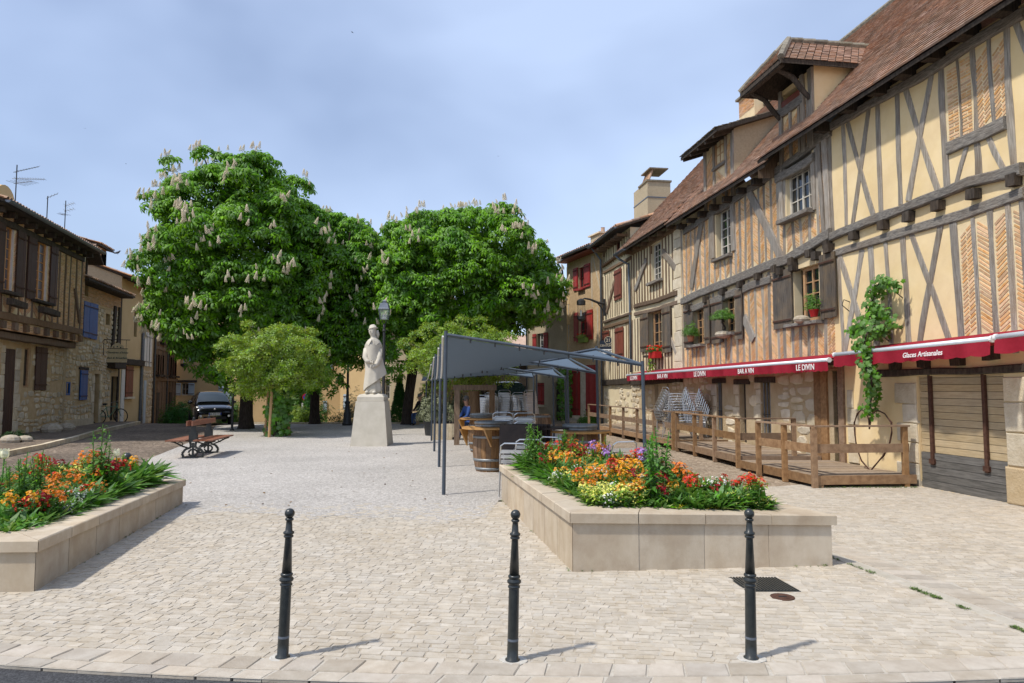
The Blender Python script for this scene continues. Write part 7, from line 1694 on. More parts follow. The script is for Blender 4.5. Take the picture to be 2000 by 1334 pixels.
many([(228, 889)], 'u', 'ivory', 'l', 'cream tulip beside the ball bollard in the left planter', 'tulip', 0, 1, 1.15, hp=.42)
many([(8, 908)], 'u', 'ivory', 'l', 'cream tulip at the far left edge of the left planter', 'tulip', 0, 1, 1.15, hp=.42)
for i, (x, y, q) in enumerate(((-5.32, 7.5, 1.0), (-5.22, 7.6, 1.02), (-5.42, 7.65, .9), (-5.12, 7.5, .95), (-5.55, 7.4, .8), (-5.6, 7.2, .75), (-5.3, 7.3, .9))): plant('t', 'white', x, y, hL-.02, q, 'tall leafy green stalk at the back of the left planter', 'leafy_stalk', 'leafy stalks at the back of the left planter', 'leaf_vine')
plant('t', 'white', -5.05, 8.4, hL-.02, 1.36, 'tallest leafy stalk in the left planter, rising alone', 'leafy_stalk', None, 'leaf_vine'); plant('t', 'white', -5.0, 8.45, hL-.02, 1.0, 'leafy stalk pressed against the tallest one in the left planter', 'leafy_stalk', None, 'leaf_vine')
for i, (x, y, q) in enumerate(((.30, 9.7, 1.12), (.38, 9.6, 1.05), (.25, 9.5, .9), (.62, 9.5, 1.0), (.75, 9.4, .95), (.70, 9.6, 1.0), (.5, 9.3, .85), (.32, 9.85, 1.1), (.85, 9.6, .85))): plant('t', 'white', x, y, hR-.02, q, 'tall leafy green stalk at the far left of the right planter', 'leafy_stalk', 'leafy stalks at the far left of the right planter', 'leaf_vine')
many([(195, 880), (205, 885)], 't', 'white', 'l', 'short leafy stalk at the foot of the tallest one', 'leafy_stalk', 3, 1, .8, hp=.6)
for o in bpy.data.objects:
    if o.parent is None and o.name.split('.')[0] in ('tulip',) and 'group' in o: del o['group']

EXTRA = [('w', 'amber', 'amber wallflower scattered through the %s planter'), ('w', 'orange', 'orange wallflower scattered through the %s planter'), ('w', 'crimson', 'crimson wallflower scattered through the %s planter'), ('d', 'white', 'white speckled bedding plant scattered through the %s planter'), ('d', 'lemon', 'lemon bedding plant scattered through the %s planter'), ('w', 'scarlet', 'scarlet wallflower scattered through the %s planter'), ('t', 'white', 'short leafy stalk scattered through the %s planter')]
for side, (I, h, nm, n) in enumerate(((IR, hR, 'right', 62), (IL, hL, 'left', 48))):
    for j, (x, y, z) in enumerate(bed(I, h, 77+side, n)):
        kd, cl_, lb = EXTRA[int(U(0, len(EXTRA)))]; f = (y-I[0][1])/(I[2][1]-I[0][1])
        plant(kd, cl_, x, y, h-.02, U(.85, 1.3)*(.9+.5*f)*(.5 if kd == 't' else 1), lb % nm, {'w': 'wallflower', 'd': 'bedding_plant', 't': 'leafy_stalk'}[kd], 'mixed bedding of the %s planter, %s %s' % (nm, cl_ if kd != 't' else 'green', {'w': 'wallflowers', 'd': 'bedding plants', 't': 'stalks'}[kd]), random.choice(('leaf_bed', 'leaf_vine', 'leaf_lime')))
    P = bed(I, h, 91+side, 650); k = (P[:, 1]-P[:, 1].min())/(P[:, 1].max()-P[:, 1].min())
    tag(scatter(P, np.tile([0, 0, 1.0], (len(P), 1)), .26+.2*k, ROS_V, ROS_F, 'upright_foliage', 'leaf_vine', None, .18), 'upright narrow leaves standing among the flowers of the %s planter' % nm, 'foliage', None, 'stuff')
# ------------------------------------------------------------------ timber deck and rails, awnings, vine
def wallx(Z): return 8.87-.154*Z
def deck(label, F0, F1, B1, B0, z, rails, posts, fascia=.15):
    """F0 near-front, F1 far-front, B1 far-back, B0 near-back (ground plan)"""
    t = thing('timber_deck', label, 'deck', (F0[0], F0[1], 0)); o = Vector((F0[0], F0[1], 0)); F0, F1, B1, B0 = [Vector((*p, 0))-o for p in (F0, F1, B1, B0)]
    L_ = (F1-F0).length; n = int(L_/.135)
    for k in range(n):
        f0, f1 = k/n, (k+.95)/n; a, b, c, d = F0.lerp(F1, f0), F0.lerp(F1, f1), B0.lerp(B1, f1), B0.lerp(B1, f0); zz = z+U(-.002, .002)
        MB().add([(p.x, p.y, zz-.028) for p in (a, d, c, b)]+[(p.x, p.y, zz) for p in (a, d, c, b)], [(0, 3, 2, 1), (4, 5, 6, 7), (0, 1, 5, 4), (1, 2, 6, 5), (2, 3, 7, 6), (3, 0, 4, 7)]).build('deck_board', 'deck_board', t)
    for a, b in ((F0, F1), (F0, B0)):
        d = (b-a).normalized(); nrm = Vector((d.y, -d.x, 0)); nrm = nrm if nrm.dot(F0-B1) > 0 else -nrm
        MB().bar(a+nrm*.02+Vector((0, 0, z-fascia/2+.004)), b+nrm*.02+Vector((0, 0, z-fascia/2+.004)), .03, fascia).build('fascia_board', 'deck_wood', t)
    for k in range(4): p = F0.lerp(F1, k/3)+Vector((.08, .03, 0)); MB().box(p.x-.05, p.x+.05, p.y-.05, p.y+.05, -.02, z-.03).build('bearer', 'deck_wood', t)
    for a, b in rails:
        a, b = Vector((*a, 0))-o, Vector((*b, 0))-o
        MB().bar(a+Vector((0, 0, 1.04)), b+Vector((0, 0, 1.04)), .12, .028).build('top_rail', 'deck_wood', t); MB().bar(a+Vector((0, 0, .66)), b+Vector((0, 0, .66)), .032, .15).build('mid_rail', 'deck_wood', t)
    for p, zb in posts: p = Vector((*p, 0))-o; MB().box(p.x-.042, p.x+.042, p.y-.042, p.y+.042, zb, 1.03).build('post', 'deck_wood', t)
    return t
def along(a, b, fs): return [((a[0]+(b[0]-a[0])*f, a[1]+(b[1]-a[1])*f), .0) for f in fs]
f0, f1 = (5.14, 11.72), (4.78, 13.35); k0 = (wallx(11.9)-.08, 11.9)
deck('nearest section of the timber deck beside the garage boards', (5.16, 11.74), (4.72, 14.3), (wallx(14.3)-.08, 14.3), k0, .20, [(f0, f1), (f0, (k0[0]-.1, k0[1]))], along(f0, f1, (0, .5, 1))+along(f0, (k0[0]-.12, k0[1]), (.97,)))
f0, f1 = (4.80, 14.62), (4.42, 18.4)
deck('middle ramp section of the timber deck', (4.82, 14.64), (4.42, 18.55), (wallx(18.55)-.08, 18.55), (wallx(14.6)-.08, 14.6), .25, [(f0, f1), (f0, (6.05, 14.7))], along(f0, f1, (0, .33, .66, 1))+along(f0, (6.05, 14.7), (.98,)))
f0, f1 = (4.40, 18.75), (3.05, 27.2)
deck('far section of the timber deck along the wine bar', (4.42, 18.77), (3.05, 27.4), (wallx(27.4)-.08, 27.4), (wallx(18.8)-.08, 18.8), .27, [(f0, f1), (f0, (5.2, 18.85)), ((5.75-.15, 22.3), (4.75, 27.2))], along(f0, f1, (0, .17, .34, .5, .67, .84, 1))+along(f0, (5.2, 18.85), (.98,))+along((5.6, 22.3), (4.75, 27.2), (0, .33, .66, 1)))
# chair stacks on the deck
for px, Z, rz, n, lab in ((1300, 19.6, 100, 9, 'in the left silver stack on the deck'), (1340, 19.4, 260, 9, 'in the middle silver stack on the deck'), (1368, 20.0, 250, 9, 'in the right silver stack on the deck')):
    q = at(px, 830, Z); stack('aluminium bistro chair '+lab, (q.x, q.y), R(rz), n, 'chairs '+lab, .075, .27)

mk('awning_red', (.33, .014, .032), (.38, .020, .040), .7, 20, .2, 120, bdist=.003, trans=(.30, .015, .03)); mk('awning_bar', (.60, .64, .68), (.66, .70, .74), .4, 10, metal=.3); mk('letter_white', (.80, .78, .75), None, .6)
def awning(label, fr, xa, ya, xb, yb, proj, rise, texts, scallop=.16, vh=.17):
    """front bar runs between two sighted points, fabric climbs back to the wall"""
    (u0, z0), (u1, z1) = fr.uz(xa, ya, -proj), fr.uz(xb, yb, -proj); t = fr.root('awning', label, 'awning')
    P = lambda u, d, f: (u, d, z0+(z1-z0)*(u-u0)/(u1-u0)+f); n = 30
    mb = MB()
    for i in range(n+1):
        u = u0+(u1-u0)*i/n; sg = -.012*abs(math.sin(i*.7)); mb.v += [P(u, -proj+.02, .03), P(u, -proj*.5, rise*.5+sg), P(u, -.03, rise)]
        if i: k = len(mb.v)-6; mb.f += [(k, k+3, k+4, k+1), (k+1, k+4, k+5, k+2)]
    mb.build('canopy', 'awning_red', t)
    MB().tube([P(u0, -proj, 0), P(u1, -proj, 0)], .042, 10).build('front_bar', 'awning_bar', t, smooth=True)
    for u in (u0, u1): MB().lathe([(.05, -.02), (.05, .02)], n=10).xf(Matrix.Translation(P(u, -proj, 0)) @ Matrix.Rotation(math.pi/2, 4, 'Y')).build('end_cap', 'sign_white', t)
    m_ = max(4, int((u1-u0)/scallop))*8; mb = MB()
    for i in range(m_+1):
        u = u0+(u1-u0)*i/m_; w_ = .022*math.sin(u*5.3)+.014*math.sin(u*13); s_ = .022*abs(math.sin(math.pi*i/8)); mb.v += [P(u, -proj-.03, -.03), P(u, -proj-.03+w_*.6, -.03-vh*.5), P(u, -proj-.03+w_, -.03-vh-s_)]
        if i: k = len(mb.v)-6; mb.f += [(k, k+1, k+4, k+3), (k+1, k+2, k+5, k+4)]
    mb.build('valance', 'awning_red', t, smooth=True)
    for u in (u0+.1, u1-.1): MB().tube([P(u, -.03, rise-.05), P(u, -proj*.5, .02), P(u, -proj, 0)], .018, 6).build('folding_arm', 'awning_bar', t)
    for tx, px, py, sz, sh in texts:
        u = fr.uz(px, py, -proj-.05)[0]; me = text_mesh(tx, sz, 'letter_white', shear=sh, bold=.0015); put('lettering', me, t, P(u, -proj-.062, -.03-vh*.55), (math.pi/2, math.atan2(-(z1-z0), u1-u0), 0))
    return t
awning('long dark red awning lettered for the wine bar', FB, 1226, 733, 1619, 703, .62, .16, [('LE DIVIN', 1238, 736, .20, 0), ('BAR A VIN', 1294, 732, .19, 0), ('LE DIVIN', 1367, 726, .20, 0), ('BAR A VIN', 1457, 719, .17, 0), ('LE DIVIN', 1573, 710, .17, 0)])
awning('dark red awning lettered for ice cream above the garage boards', FA, 1631, 693, 1938, 662, .62, .15, [('Glaces Artisanales', 1801, 691, .115, .2)], .3, .19)
awning('dark red awning cut off by the right edge of the picture', FA, 1946, 659, 2150, 634, .62, .15, [], .3, .19)
# ---- grape vine and the twisted heart
def fw(fr, px, py, d): u, z = fr.uz(px, py, d); return fr.W(u, d, z)
ap = fw(FA, 1697, 800, -.12)
pts = [fw(FA, x, y, -.75 if 640 < y < 745 else -.35 if y > 600 else -.22)-ap for x, y in ((1698, 812), (1699, 790), (1703, 765), (1702, 740), (1690, 715), (1685, 690), (1690, 660), (1700, 635), (1695, 610), (1705, 585), (1712, 560), (1720, 552))]
tv = climber('grape_vine', 'grape vine climbing past the red awning up the cream wall', 'vine', ap, pts, 520, .085, 'leaf_vine', .17, True, None, (-1, -.4, .2))
ex = [[(1720, 555), (1735, 552), (1755, 560)], [(1705, 600), (1730, 615), (1740, 640)], [(1690, 640), (1670, 640), (1664, 655)], [(1690, 665), (1720, 650), (1728, 640)], [(1685, 690), (1672, 672)]]
P = []; N_ = []
for seq in ex:
    q = [np.array(fw(FA, x, y, -.28)-ap) for x, y in seq]
    for _ in range(95): k = rng.integers(len(q)-1); f = rng.random(); v = rng.normal(0, 1, 3); v /= np.linalg.norm(v); P.append(q[k]*(1-f)+q[k+1]*f+v*.15*rng.random()); N_.append(v*.5+np.array([-1, -.4, .2]))
tag(scatter(P, N_, .085, GLV, GLF, 'side_shoots', 'leaf_vine', tv, .35), kind='stuff')
for x, y in ((1660, 590), (1762, 560), (1735, 645)): q = fw(FA, x, y, 0)-ap; MB().tube([q, q+Vector((-.12, 0, .05)), q+Vector((-.16, 0, -.06)), q+Vector((0, 0, -.2))], .01, 5).build('wall_hook', 'iron', tv)
hp = [fw(FA, x, y, -.35) for x, y in ((1698, 838), (1697, 820), (1692, 806), (1683, 800), (1674, 808), (1669, 825), (1670, 850), (1673, 875), (1683, 900), (1700, 920))]; hq = [fw(FA, x, y, -.35) for x, y in ((1698, 838), (1703, 808), (1714, 801), (1728, 808), (1740, 825), (1742, 845), (1738, 865), (1725, 890), (1710, 908), (1700, 920))]
hb = fw(FA, 1700, 921, -.35); t = thing('twisted_heart', 'rusty twisted wire heart standing on the deck against the cream wall', 'ornament', hb)
for q in (hp, hq): MB().tube([p-hb for p in q], .013, 6).build('wire', 'iron_rust', t)
q2 = [[p-hb+Vector((.02*math.sin(i*2.1), .02*math.cos(i*2.1), 0)) for i, p in enumerate(q)] for q in (hp, hq)]
for q in q2: MB().tube(q, .007, 5).build('twine', 'iron_rust', t)
# ------------------------------------------------------------------ vehicles
mk('car_black', (.006, .006, .008), None, .18, spec=.6, coat=1.0); mk('car_silver', (.34, .35, .37), (.36, .37, .39), .3, 5, metal=.5, coat=.6, spec=.5); mk('tyre', (.012, .012, .012), None, .85); mk('rim', (.35, .35, .36), None, .35, metal=.7); mk('headlight', (.72, .73, .72), (.85, .86, .85), .2, 30, spec=.5); mk('plate_white', (.75, .75, .72), None, .4); mk('plate_blue', (.02, .06, .4), None, .4); mk('bumper_dark', (.01, .01, .011), None, .6); mk('seat_fabric', (.03, .03, .035), None, .9); mk('dash', (.02, .02, .022), None, .8)
m = bpy.data.materials.new('windscreen'); m.use_nodes = True; b_ = m.node_tree.nodes['Principled BSDF']; b_.inputs['Base Color'].default_value = (.02, .03, .03, 1); b_.inputs['Roughness'].default_value = .03; b_.inputs['Specular IOR Level'].default_value = 1.0; MATS['windscreen'] = m
def loft(rings, close=True):
    mb = MB(); n = len(rings[0])
    for r in rings: mb.v += [tuple(p) for p in r]
    for i in range(len(rings)-1):
        for k in range(n-1): mb.f.append((i*n+k, i*n+k+1, (i+1)*n+k+1, (i+1)*n+k))
    mb.f.append(tuple(range(n-1, -1, -1))); k = (len(rings)-1)*n; mb.f.append(tuple(k+j for j in range(n)))
    return mb
def section(y, w, zb, zs, zt, wt, nb=.0):
    """half-round body section: sill, flank, shoulder, top (x symmetric)"""
    R_ = [(w*.90, zb), (w*.98, zb+.10), (w, (zb+zs)/2), (w*.985, zs), (wt, zt-.05), (wt*.86, zt), (wt*.45, zt+.015)]
    pts = [(x, y, z) for x, z in R_]+[(0, y, zt+.02)]+[(-x, y, z) for x, z in R_[::-1]]
    return pts
def car(name, label, cat, loc, rz, L_, W, H, paint, hood_z, hood_l, ws_l, tail, plate=None, van=False):
    t = thing(name, label, cat, loc, rz); w = W/2; zb = .20
    # body to the waistline, front at -y
    prof = [(-L_/2, .80, .48, .60), (-L_/2+.06, .90, .40, hood_z*.80), (-L_/2+.25, .97, .30, hood_z*.90), (-L_/2+hood_l*.6, 1.0, .24, hood_z*.97), (-L_/2+hood_l, 1.0, .22, hood_z), (-L_/2+hood_l+ws_l, 1.0, .22, hood_z+.05), (0.4, 1.0, .22, hood_z+.08), (L_/2-.5, .98, .24, hood_z+.10), (L_/2-.1, .93, .32, hood_z+.06), (L_/2, .85, .42, hood_z-.15)]
    rings = [section(y, w*f, z0, zt*.82, zt, w*f*.88) for y, f, z0, zt in prof]; loft(rings).build('body', paint, t, smooth=True, fixn=True)
    # greenhouse
    y0 = -L_/2+hood_l; g = [(y0-.02, .84, hood_z-.04, hood_z+.0), (y0+ws_l*.5, .76, hood_z, hood_z+(H-hood_z)*.62), (y0+ws_l, .64, hood_z, H-.04), (y0+ws_l+.5, .62, hood_z, H), (L_/2-tail-.2, .60, hood_z, H-.03), (L_/2-tail*.4, .74, hood_z, hood_z+(H-hood_z)*.5), (L_/2-.1, .78, hood_z-.05, hood_z+.06)]
    rr = []
    for y, f, zb_, zt in g:
        x0 = w*.90; x1 = w*f; R_ = [(x0, zb_), (x0*.985, zb_+(zt-zb_)*.35), (x1+(x0-x1)*.28, zb_+(zt-zb_)*.75), (x1*.97, zt-.012), (x1*.8, zt+.01), (x1*.4, zt+.025)]
        rr.append([(x, y, z) for x, z in R_]+[(0, y, zt+.03)]+[(-x, y, z) for x, z in R_[::-1]])
    loft(rr).build('roof', paint, t, smooth=True, fixn=True)
    # windscreen laid over the sloping front
    a, b = rr[0], rr[2]; off = Vector((0, -.02, .02))
    def mix(p, q, f): return Vector(p).lerp(Vector(q), f)
    ws = MB(); nn = 6; rows = [[mix(Vector(x).lerp(Vector(y), f), z, 0) for x, y, z in zip(rr[0], rr[1], rr[0])] if False else None for f in ()]
    P = []
    for f in (.12, .5, .92):
        src = (rr[0], rr[1], f*2) if f <= .5 else (rr[1], rr[2], (f-.5)*2)
        row = [Vector(src[0][k]).lerp(Vector(src[1][k]), src[2]) for k in (3, 4, 5, 6, 7, 8, 9)]; P.append([p+off+Vector((p.x*-.03, 0, .012)) for p in row])
    for r_ in P: ws.v += [tuple(p) for p in r_]
    for i in range(2):
        for k in range(6): ws.f.append((i*7+k, i*7+k+1, (i+1)*7+k+1, (i+1)*7+k))
    ws.build('windscreen', 'windscreen', t, smooth=True, fixn=True)
    for s in (-1, 1):
        yv = [y0+ws_l*.45, y0+ws_l+.15, L_/2-tail-.35, L_/2-tail*.6]; zz = [hood_z+.08, H-.16, H-.17, hood_z+.16]; xx = [w*.905, w*.80, w*.80, w*.895]
        MB().add([(s*(xx[0]+.008), yv[0], zz[0]), (s*(xx[1]+.012), yv[1], zz[1]), (s*(xx[2]+.012), yv[2], zz[2]), (s*(xx[3]+.008), yv[3], zz[3])], [(0, 1, 2, 3)]).build('side_window', 'windscreen', t, fixn=True)
        hx = w*.60; yb = -L_/2+.10
        hl = MB().add([(s*(hx-.16), yb-.02, hood_z*.66), (s*(hx+.2), yb+.16, hood_z*.70), (s*(hx+.24), yb+.32, hood_z*.90), (s*(hx+.02), yb+.16, hood_z*.87), (s*(hx-.12), yb+.02, hood_z*.78)], [(0, 1, 2, 3, 4)]); hl.v = [(x, y-.055, z+.02) for x, y, z in hl.v]; hl.build('headlight', 'headlight', t, fixn=True)
        mb = MB(); mb.sphere((s*(w+.09), y0+.35, hood_z+.10), .09, 10, 8, (1.2, .7, .8)); mb.build('wing_mirror', paint, t, smooth=True)
        MB().lathe([(.055, 0), (.05, .02), (.001, .02)], n=12).xf(Matrix.Translation((s*w*.68, -L_/2+.02, .42)) @ Matrix.Rotation(math.pi/2, 4, 'X')).build('fog_lamp', 'headlight', t)
        for yy in (-L_/2+.78, L_/2-.72):
            tw = MB(); tw.lathe([(.16, -.1), (.30, -.1), (.315, -.06), (.315, .06), (.30, .1), (.16, .1)], n=22); tw.xf(Matrix.Translation((s*(w-.11), yy, .31)) @ Matrix.Rotation(math.pi/2, 4, 'Y')); wh = tw.build('wheel', 'tyre', t, smooth=True)
            rm = MB(); rm.lathe([(.001, s*.09), (.19, s*.09), (.20, s*.03)], n=16); rm.xf(Matrix.Translation((s*(w-.11), yy, .31)) @ Matrix.Rotation(math.pi/2, 4, 'Y')); rm.build('rim', 'rim', wh)
    yb = -L_/2-.012
    MB().box(-w*.55, w*.55, yb-.01, yb+.08, .27, .40).build('lower_grille', 'bumper_dark', t); MB().box(-w*.42, w*.42, yb+.0, yb+.10, hood_z*.72, hood_z*.76).build('upper_grille', 'bumper_dark', t)
    MB().add([(0, yb+.035, hood_z*.86), (.055, yb+.03, hood_z*.79), (0, yb+.025, hood_z*.70), (-.055, yb+.03, hood_z*.79), (0, yb-.0, hood_z*.79)], [(0, 1, 4), (1, 2, 4), (2, 3, 4), (3, 0, 4)]).build('badge', 'rim', t)
    pl = MB().box(-.26, .26, yb-.05, yb-.02, .455, .565).build('number_plate', 'plate_white', t); MB().box(-.26, -.215, yb-.053, yb-.05, .455, .565).build('plate_band', 'plate_blue', pl)
    MB().box(.215, .26, yb-.053, yb-.05, .455, .565).build('plate_band', 'plate_blue', pl)
    if plate: put('lettering', text_mesh(plate, .095, 'ink_dark', bold=.001), pl, (0, yb-.054, .508), (math.pi/2, 0, 0))
    for s in (-1, 1): MB().bar((s*.05+.15, y0+.05, hood_z+.035), (s*.25+.2, y0+.3, hood_z+.19), .012, .012).build('wiper', 'bumper_dark', t)
    return t
p = gnd(411, 831); car('parked_car', 'black hatchback parked nose-out between the street and the chestnut', 'car', (p.x-.8, p.y+1.8, 0), R(29), 3.95, 1.72, 1.50, 'car_black', .92, .92, .85, .45, 'CK-530-WG')
p = at(985, 820, 28.5); car('parked_van', 'silver people carrier parked under the trees behind the terrace', 'van', (p.x+.1, 30.8, 0), R(7), 4.6, 1.9, 1.95, 'car_silver', 1.18, .75, 1.05, .35)

# ------------------------------------------------------------------ people (seated in the shade)
mk('skin', (.38, .21, .14), (.44, .25, .17), .6, 20); mk('cloth_dark', (.012, .012, .015), (.02, .02, .024), .9, 20); mk('cloth_denim', (.035, .06, .13), (.05, .08, .17), .9, 30); mk('cloth_red', (.35, .05, .04), None, .9); mk('hair_grey', (.10, .09, .08), (.16, .15, .14), .9, 60); mk('cloth_blue', (.03, .07, .22), None, .9)
def person(label, loc, rz, top, trousers, s=1.0, lean=.12):
    """seated figure: one skinned body mesh, clothing as separate shells"""
    t = thing('person', label, 'person', loc, rz); S = .45
    J = {'pel': (0, 0, S+.10), 'spn': (0, -lean*.4, S+.34), 'chs': (0, -lean*.8, S+.52), 'nck': (0, -lean, S+.66), 'hd0': (0, -lean-.02, S+.74), 'hd1': (0, -lean-.05, S+.86)}
    E_ = [('pel', 'spn'), ('spn', 'chs'), ('chs', 'nck'), ('nck', 'hd0'), ('hd0', 'hd1')]; Rr = {'pel': .15, 'spn': .135, 'chs': .15, 'nck': .055, 'hd0': .082, 'hd1': .085}
    for q, sx in (('l', -1), ('r', 1)):
        J.update({'sh'+q: (sx*.18, -lean*.9, S+.58), 'el'+q: (sx*.23, -lean-.10, S+.32), 'wr'+q: (sx*.10, -lean-.32, S+.20), 'hp'+q: (sx*.09, -.04, S+.06), 'kn'+q: (sx*.11, -.46, S+.06), 'an'+q: (sx*.11, -.44, .08), 'to'+q: (sx*.12, -.60, .04)})
        E_ += [('chs', 'sh'+q), ('sh'+q, 'el'+q), ('el'+q, 'wr'+q), ('pel', 'hp'+q), ('hp'+q, 'kn'+q), ('kn'+q, 'an'+q), ('an'+q, 'to'+q)]
        Rr.update({'sh'+q: .075, 'el'+q: .055, 'wr'+q: .035, 'hp'+q: .095, 'kn'+q: .068, 'an'+q: .048, 'to'+q: .04})
        for k in range(5):
            a = 'f%d%s' % (k, q); bx_, by_ = sx*(.075-.014*k), -lean-.40
            J[a] = (sx*(.10-.045+.016*k-.0), -lean-.385-.006*k, S+.185) if k < 4 else (sx*.06, -lean-.35, S+.22); E_.append(('wr'+q, a)); Rr[a] = .011
    names = list(J); me = bpy.data.meshes.new('body'); me.from_pydata([J[k] for k in names], [(names.index(a), names.index(b)) for a, b in E_], [])
    o = put('body', me, None); md = o.modifiers.new('skin', 'SKIN'); sk = me.skin_vertices[0].data
    for i, k in enumerate(names): sk[i].radius = (Rr[k], Rr[k]*(.8 if k in ('spn', 'chs', 'pel') else 1)); sk[i].use_root = (k == 'pel')
    sb_ = o.modifiers.new('sub', 'SUBSURF'); sb_.levels = 2; sb_.render_levels = 2
    bpy.context.view_layer.update(); dg = bpy.context.evaluated_depsgraph_get(); m2 = bpy.data.meshes.new_from_object(o.evaluated_get(dg)); bpy.data.objects.remove(o)
    m2.materials.clear()
    for mm in ('skin', top, trousers, 'cloth_dark'): m2.materials.append(MATS[mm])
    for pol in m2.polygons:
        c = pol.center; k = 0
        if c.z < .10: k = 3
        elif c.z < S+.12 and not (abs(c.y+lean+.36) < .09 and c.z > S+.12): k = 2
        elif c.z < S+.64 and not (c.y < -lean-.30 and c.z < S+.26): k = 1
        pol.material_index = k
    m2.shade_smooth(); put('body', m2, t)
    hc = Vector((0, -lean-.045, S+.86)); mb = MB(); mb.sphere(hc+Vector((0, .02, .03)), .098, 14, 10, (.95, 1.05, 1.0)); mb.v = [v for v in mb.v]; mb.build('hair', 'hair_grey', t, smooth=True)
    MB().sphere(hc+Vector((0, -.10, -.03)), .016, 8, 6, (.8, 1.2, 1.3)).build('nose', 'skin', t, smooth=True)
    for sx in (-1, 1): MB().sphere(hc+Vector((sx*.033, -.088, .0)), .011, 8, 6).build('eye', 'cloth_dark', t); MB().sphere(hc+Vector((sx*.09, .0, -.02)), .022, 8, 6, (.5, .8, 1.3)).build('ear', 'skin', t, smooth=True)
    MB().sphere(hc+Vector((0, -.085, -.07)), .02, 8, 5, (1.3, .5, .35)).build('mouth', 'cloth_red', t, smooth=True)
    t.scale = (s, s, s)
    return t
def plain_bench(label, loc, rz):
    t = thing('plain_bench', label, 'bench', loc, rz)
    for k in range(3): piece('seat_slat', 'wood_brown', t, -.75, .75, -.2+k*.14, -.08+k*.14, .40, .44)
    for x in (-.6, .6): piece('leg', 'stone_grey', t, x-.06, x+.06, -.18, .18, 0, .40)
q = at(825, 820, 31.2); plain_bench('plain wooden bench in the shade of the domed chestnut', (q.x+.25, 31.2, 0), R(-20)); person('person in a dark jacket and jeans seated on a bench in the shade', (q.x, 31.15, 0), R(-50), 'cloth_dark', 'cloth_denim')
q = at(917, 815, 23.0); person('person in blue seated at the back of the terrace by the timber portal', (q.x+.05, 22.6, 0), R(-60), 'cloth_blue', 'cloth_denim')
q = at(946, 800, 25.5); person('person in red seated behind the stacked chairs', (q.x, 26.2, 0), R(20), 'cloth_red', 'cloth_dark')
st_ = thing('terrace_stool', 'low dark stool under the person in blue', 'stool', (at(917, 815, 23.0).x+.05, 22.6, 0)); MB().box(-.2, .2, -.2, .2, .40, .44).build('seat', 'table_top', st_)
for x in (-.16, .16):
    for y in (-.16, .16): MB().box(x-.02, x+.02, y-.02, y+.02, 0, .4).build('leg', 'iron', st_)
st_ = thing('terrace_stool', 'low dark stool under the person in red', 'stool', (at(946, 800, 25.5).x, 26.2, 0)); MB().box(-.2, .2, -.2, .2, .40, .44).build('seat', 'table_top', st_)
for x in (-.16, .16):
    for y in (-.16, .16): MB().box(x-.02, x+.02, y-.02, y+.02, 0, .4).build('leg', 'iron', st_)

# ------------------------------------------------------------------ window plants, pots, bicycle, birds
mk('terracotta', (.35, .14, .07), (.42, .18, .10), .85, 8); mk('pot_red', (.45, .02, .02), None, .4); mk('rock', (.34, .28, .2), (.48, .42, .33), .95, 12, .5, 40)
def pot(t, p, r=.11, h=.16, m='terracotta'): MB().lathe([(r*.7, 0), (r, h), (r*1.08, h), (r*1.08, h+.02), (r*.9, h+.02), (r*.85, h-.03), (.001, h-.03)], p, 14).build('pot', m, t)
q = fw(FB, 1413, 652, -.2); t = bush('bonsai', 'bonsai tree on a stone on the window ledge above the awning', q+Vector((0, 0, .42)), (.36, .34, .26), 500, .075, 'leaf_vine', 61, 'potted plant'); MB().tube([(0, 0, -.42), (.05, 0, -.25), (-.03, 0, -.1), (0, 0, .05)], [.04, .03, .025, .015], 6).build('trunk', 'bark', t); MB().sphere((0, 0, -.44), .22, 10, 6, (1.1, .8, .5)).build('stone', 'rock', t)
q = fw(FB, 1349, 665, -.2); t = bush('potted_plant', 'feathery green pot plant on the leftmost window ledge of the brick house', q+Vector((0, 0, .15)), (.26, .26, .42), 260, .085, 'leaf_vine', 62, 'potted plant'); pot(t, (0, 0, -.18))
q = fw(FB, 1590, 618, -.15); t = bush('potted_plant', 'sparse pot plant on the ledge between the large grey shutters', q+Vector((0, 0, .15)), (.22, .22, .4), 130, .08, 'leaf_vine', 63, 'potted plant'); pot(t, (0, 0, -.16), .1, .14, 'pot_red')
q = fw(FB, 1566, 624, -.18); t = thing('ledge_stone', 'pale stone lying on the ledge between the large grey shutters', 'stone', q); MB().sphere((0, 0, .0), .16, 10, 6, (1.2, .8, .6)).build('stone', 'rock', t)
q = fw(FC, 1279, 690, -.22); t = bush('window_box', 'red window box with trailing red geraniums on the ivory house', q+Vector((0, 0, .05)), (.34, .2, .22), 220, .07, 'leaf_bed', 64, 'window box'); MB().box(-.32, .32, -.12, .12, -.22, .0).xf(Matrix.Rotation(FC.ang, 4, 'Z')).build('trough', 'pot_red', t)
for k in range(26): MB().sphere((U(-.3, .3), U(-.2, .1), U(.02, .22)), .04, 6, 4).build('blossom', 'petal_scarlet', t)
q = fw(FC, 1270, 706, -.2); climber('trailing_plant', 'yellowing plant trailing below the red window box', 'potted plant', q, [(0, 0, .1), (0, 0, -.3), (.02, 0, -.6)], 60, .09, 'leaf_young', .14, True, None, (-1, -.3, .2))
q = fw(FE, 1139, 660, -.16); t = bush('window_box', 'pale green window box with pink flowers under the lantern', q, (.32, .2, .2), 200, .07, 'leaf_lime', 65, 'window box'); MB().box(-.34, .34, -.1, .1, -.22, .0).xf(Matrix.Rotation(FE.ang, 4, 'Z')).build('trough', 'leaf_lime', t)
for k in range(12): MB().sphere((U(-.3, .3), U(-.3, .1), U(.05, .22)), .035, 6, 4).build('blossom', 'petal_coral', t)
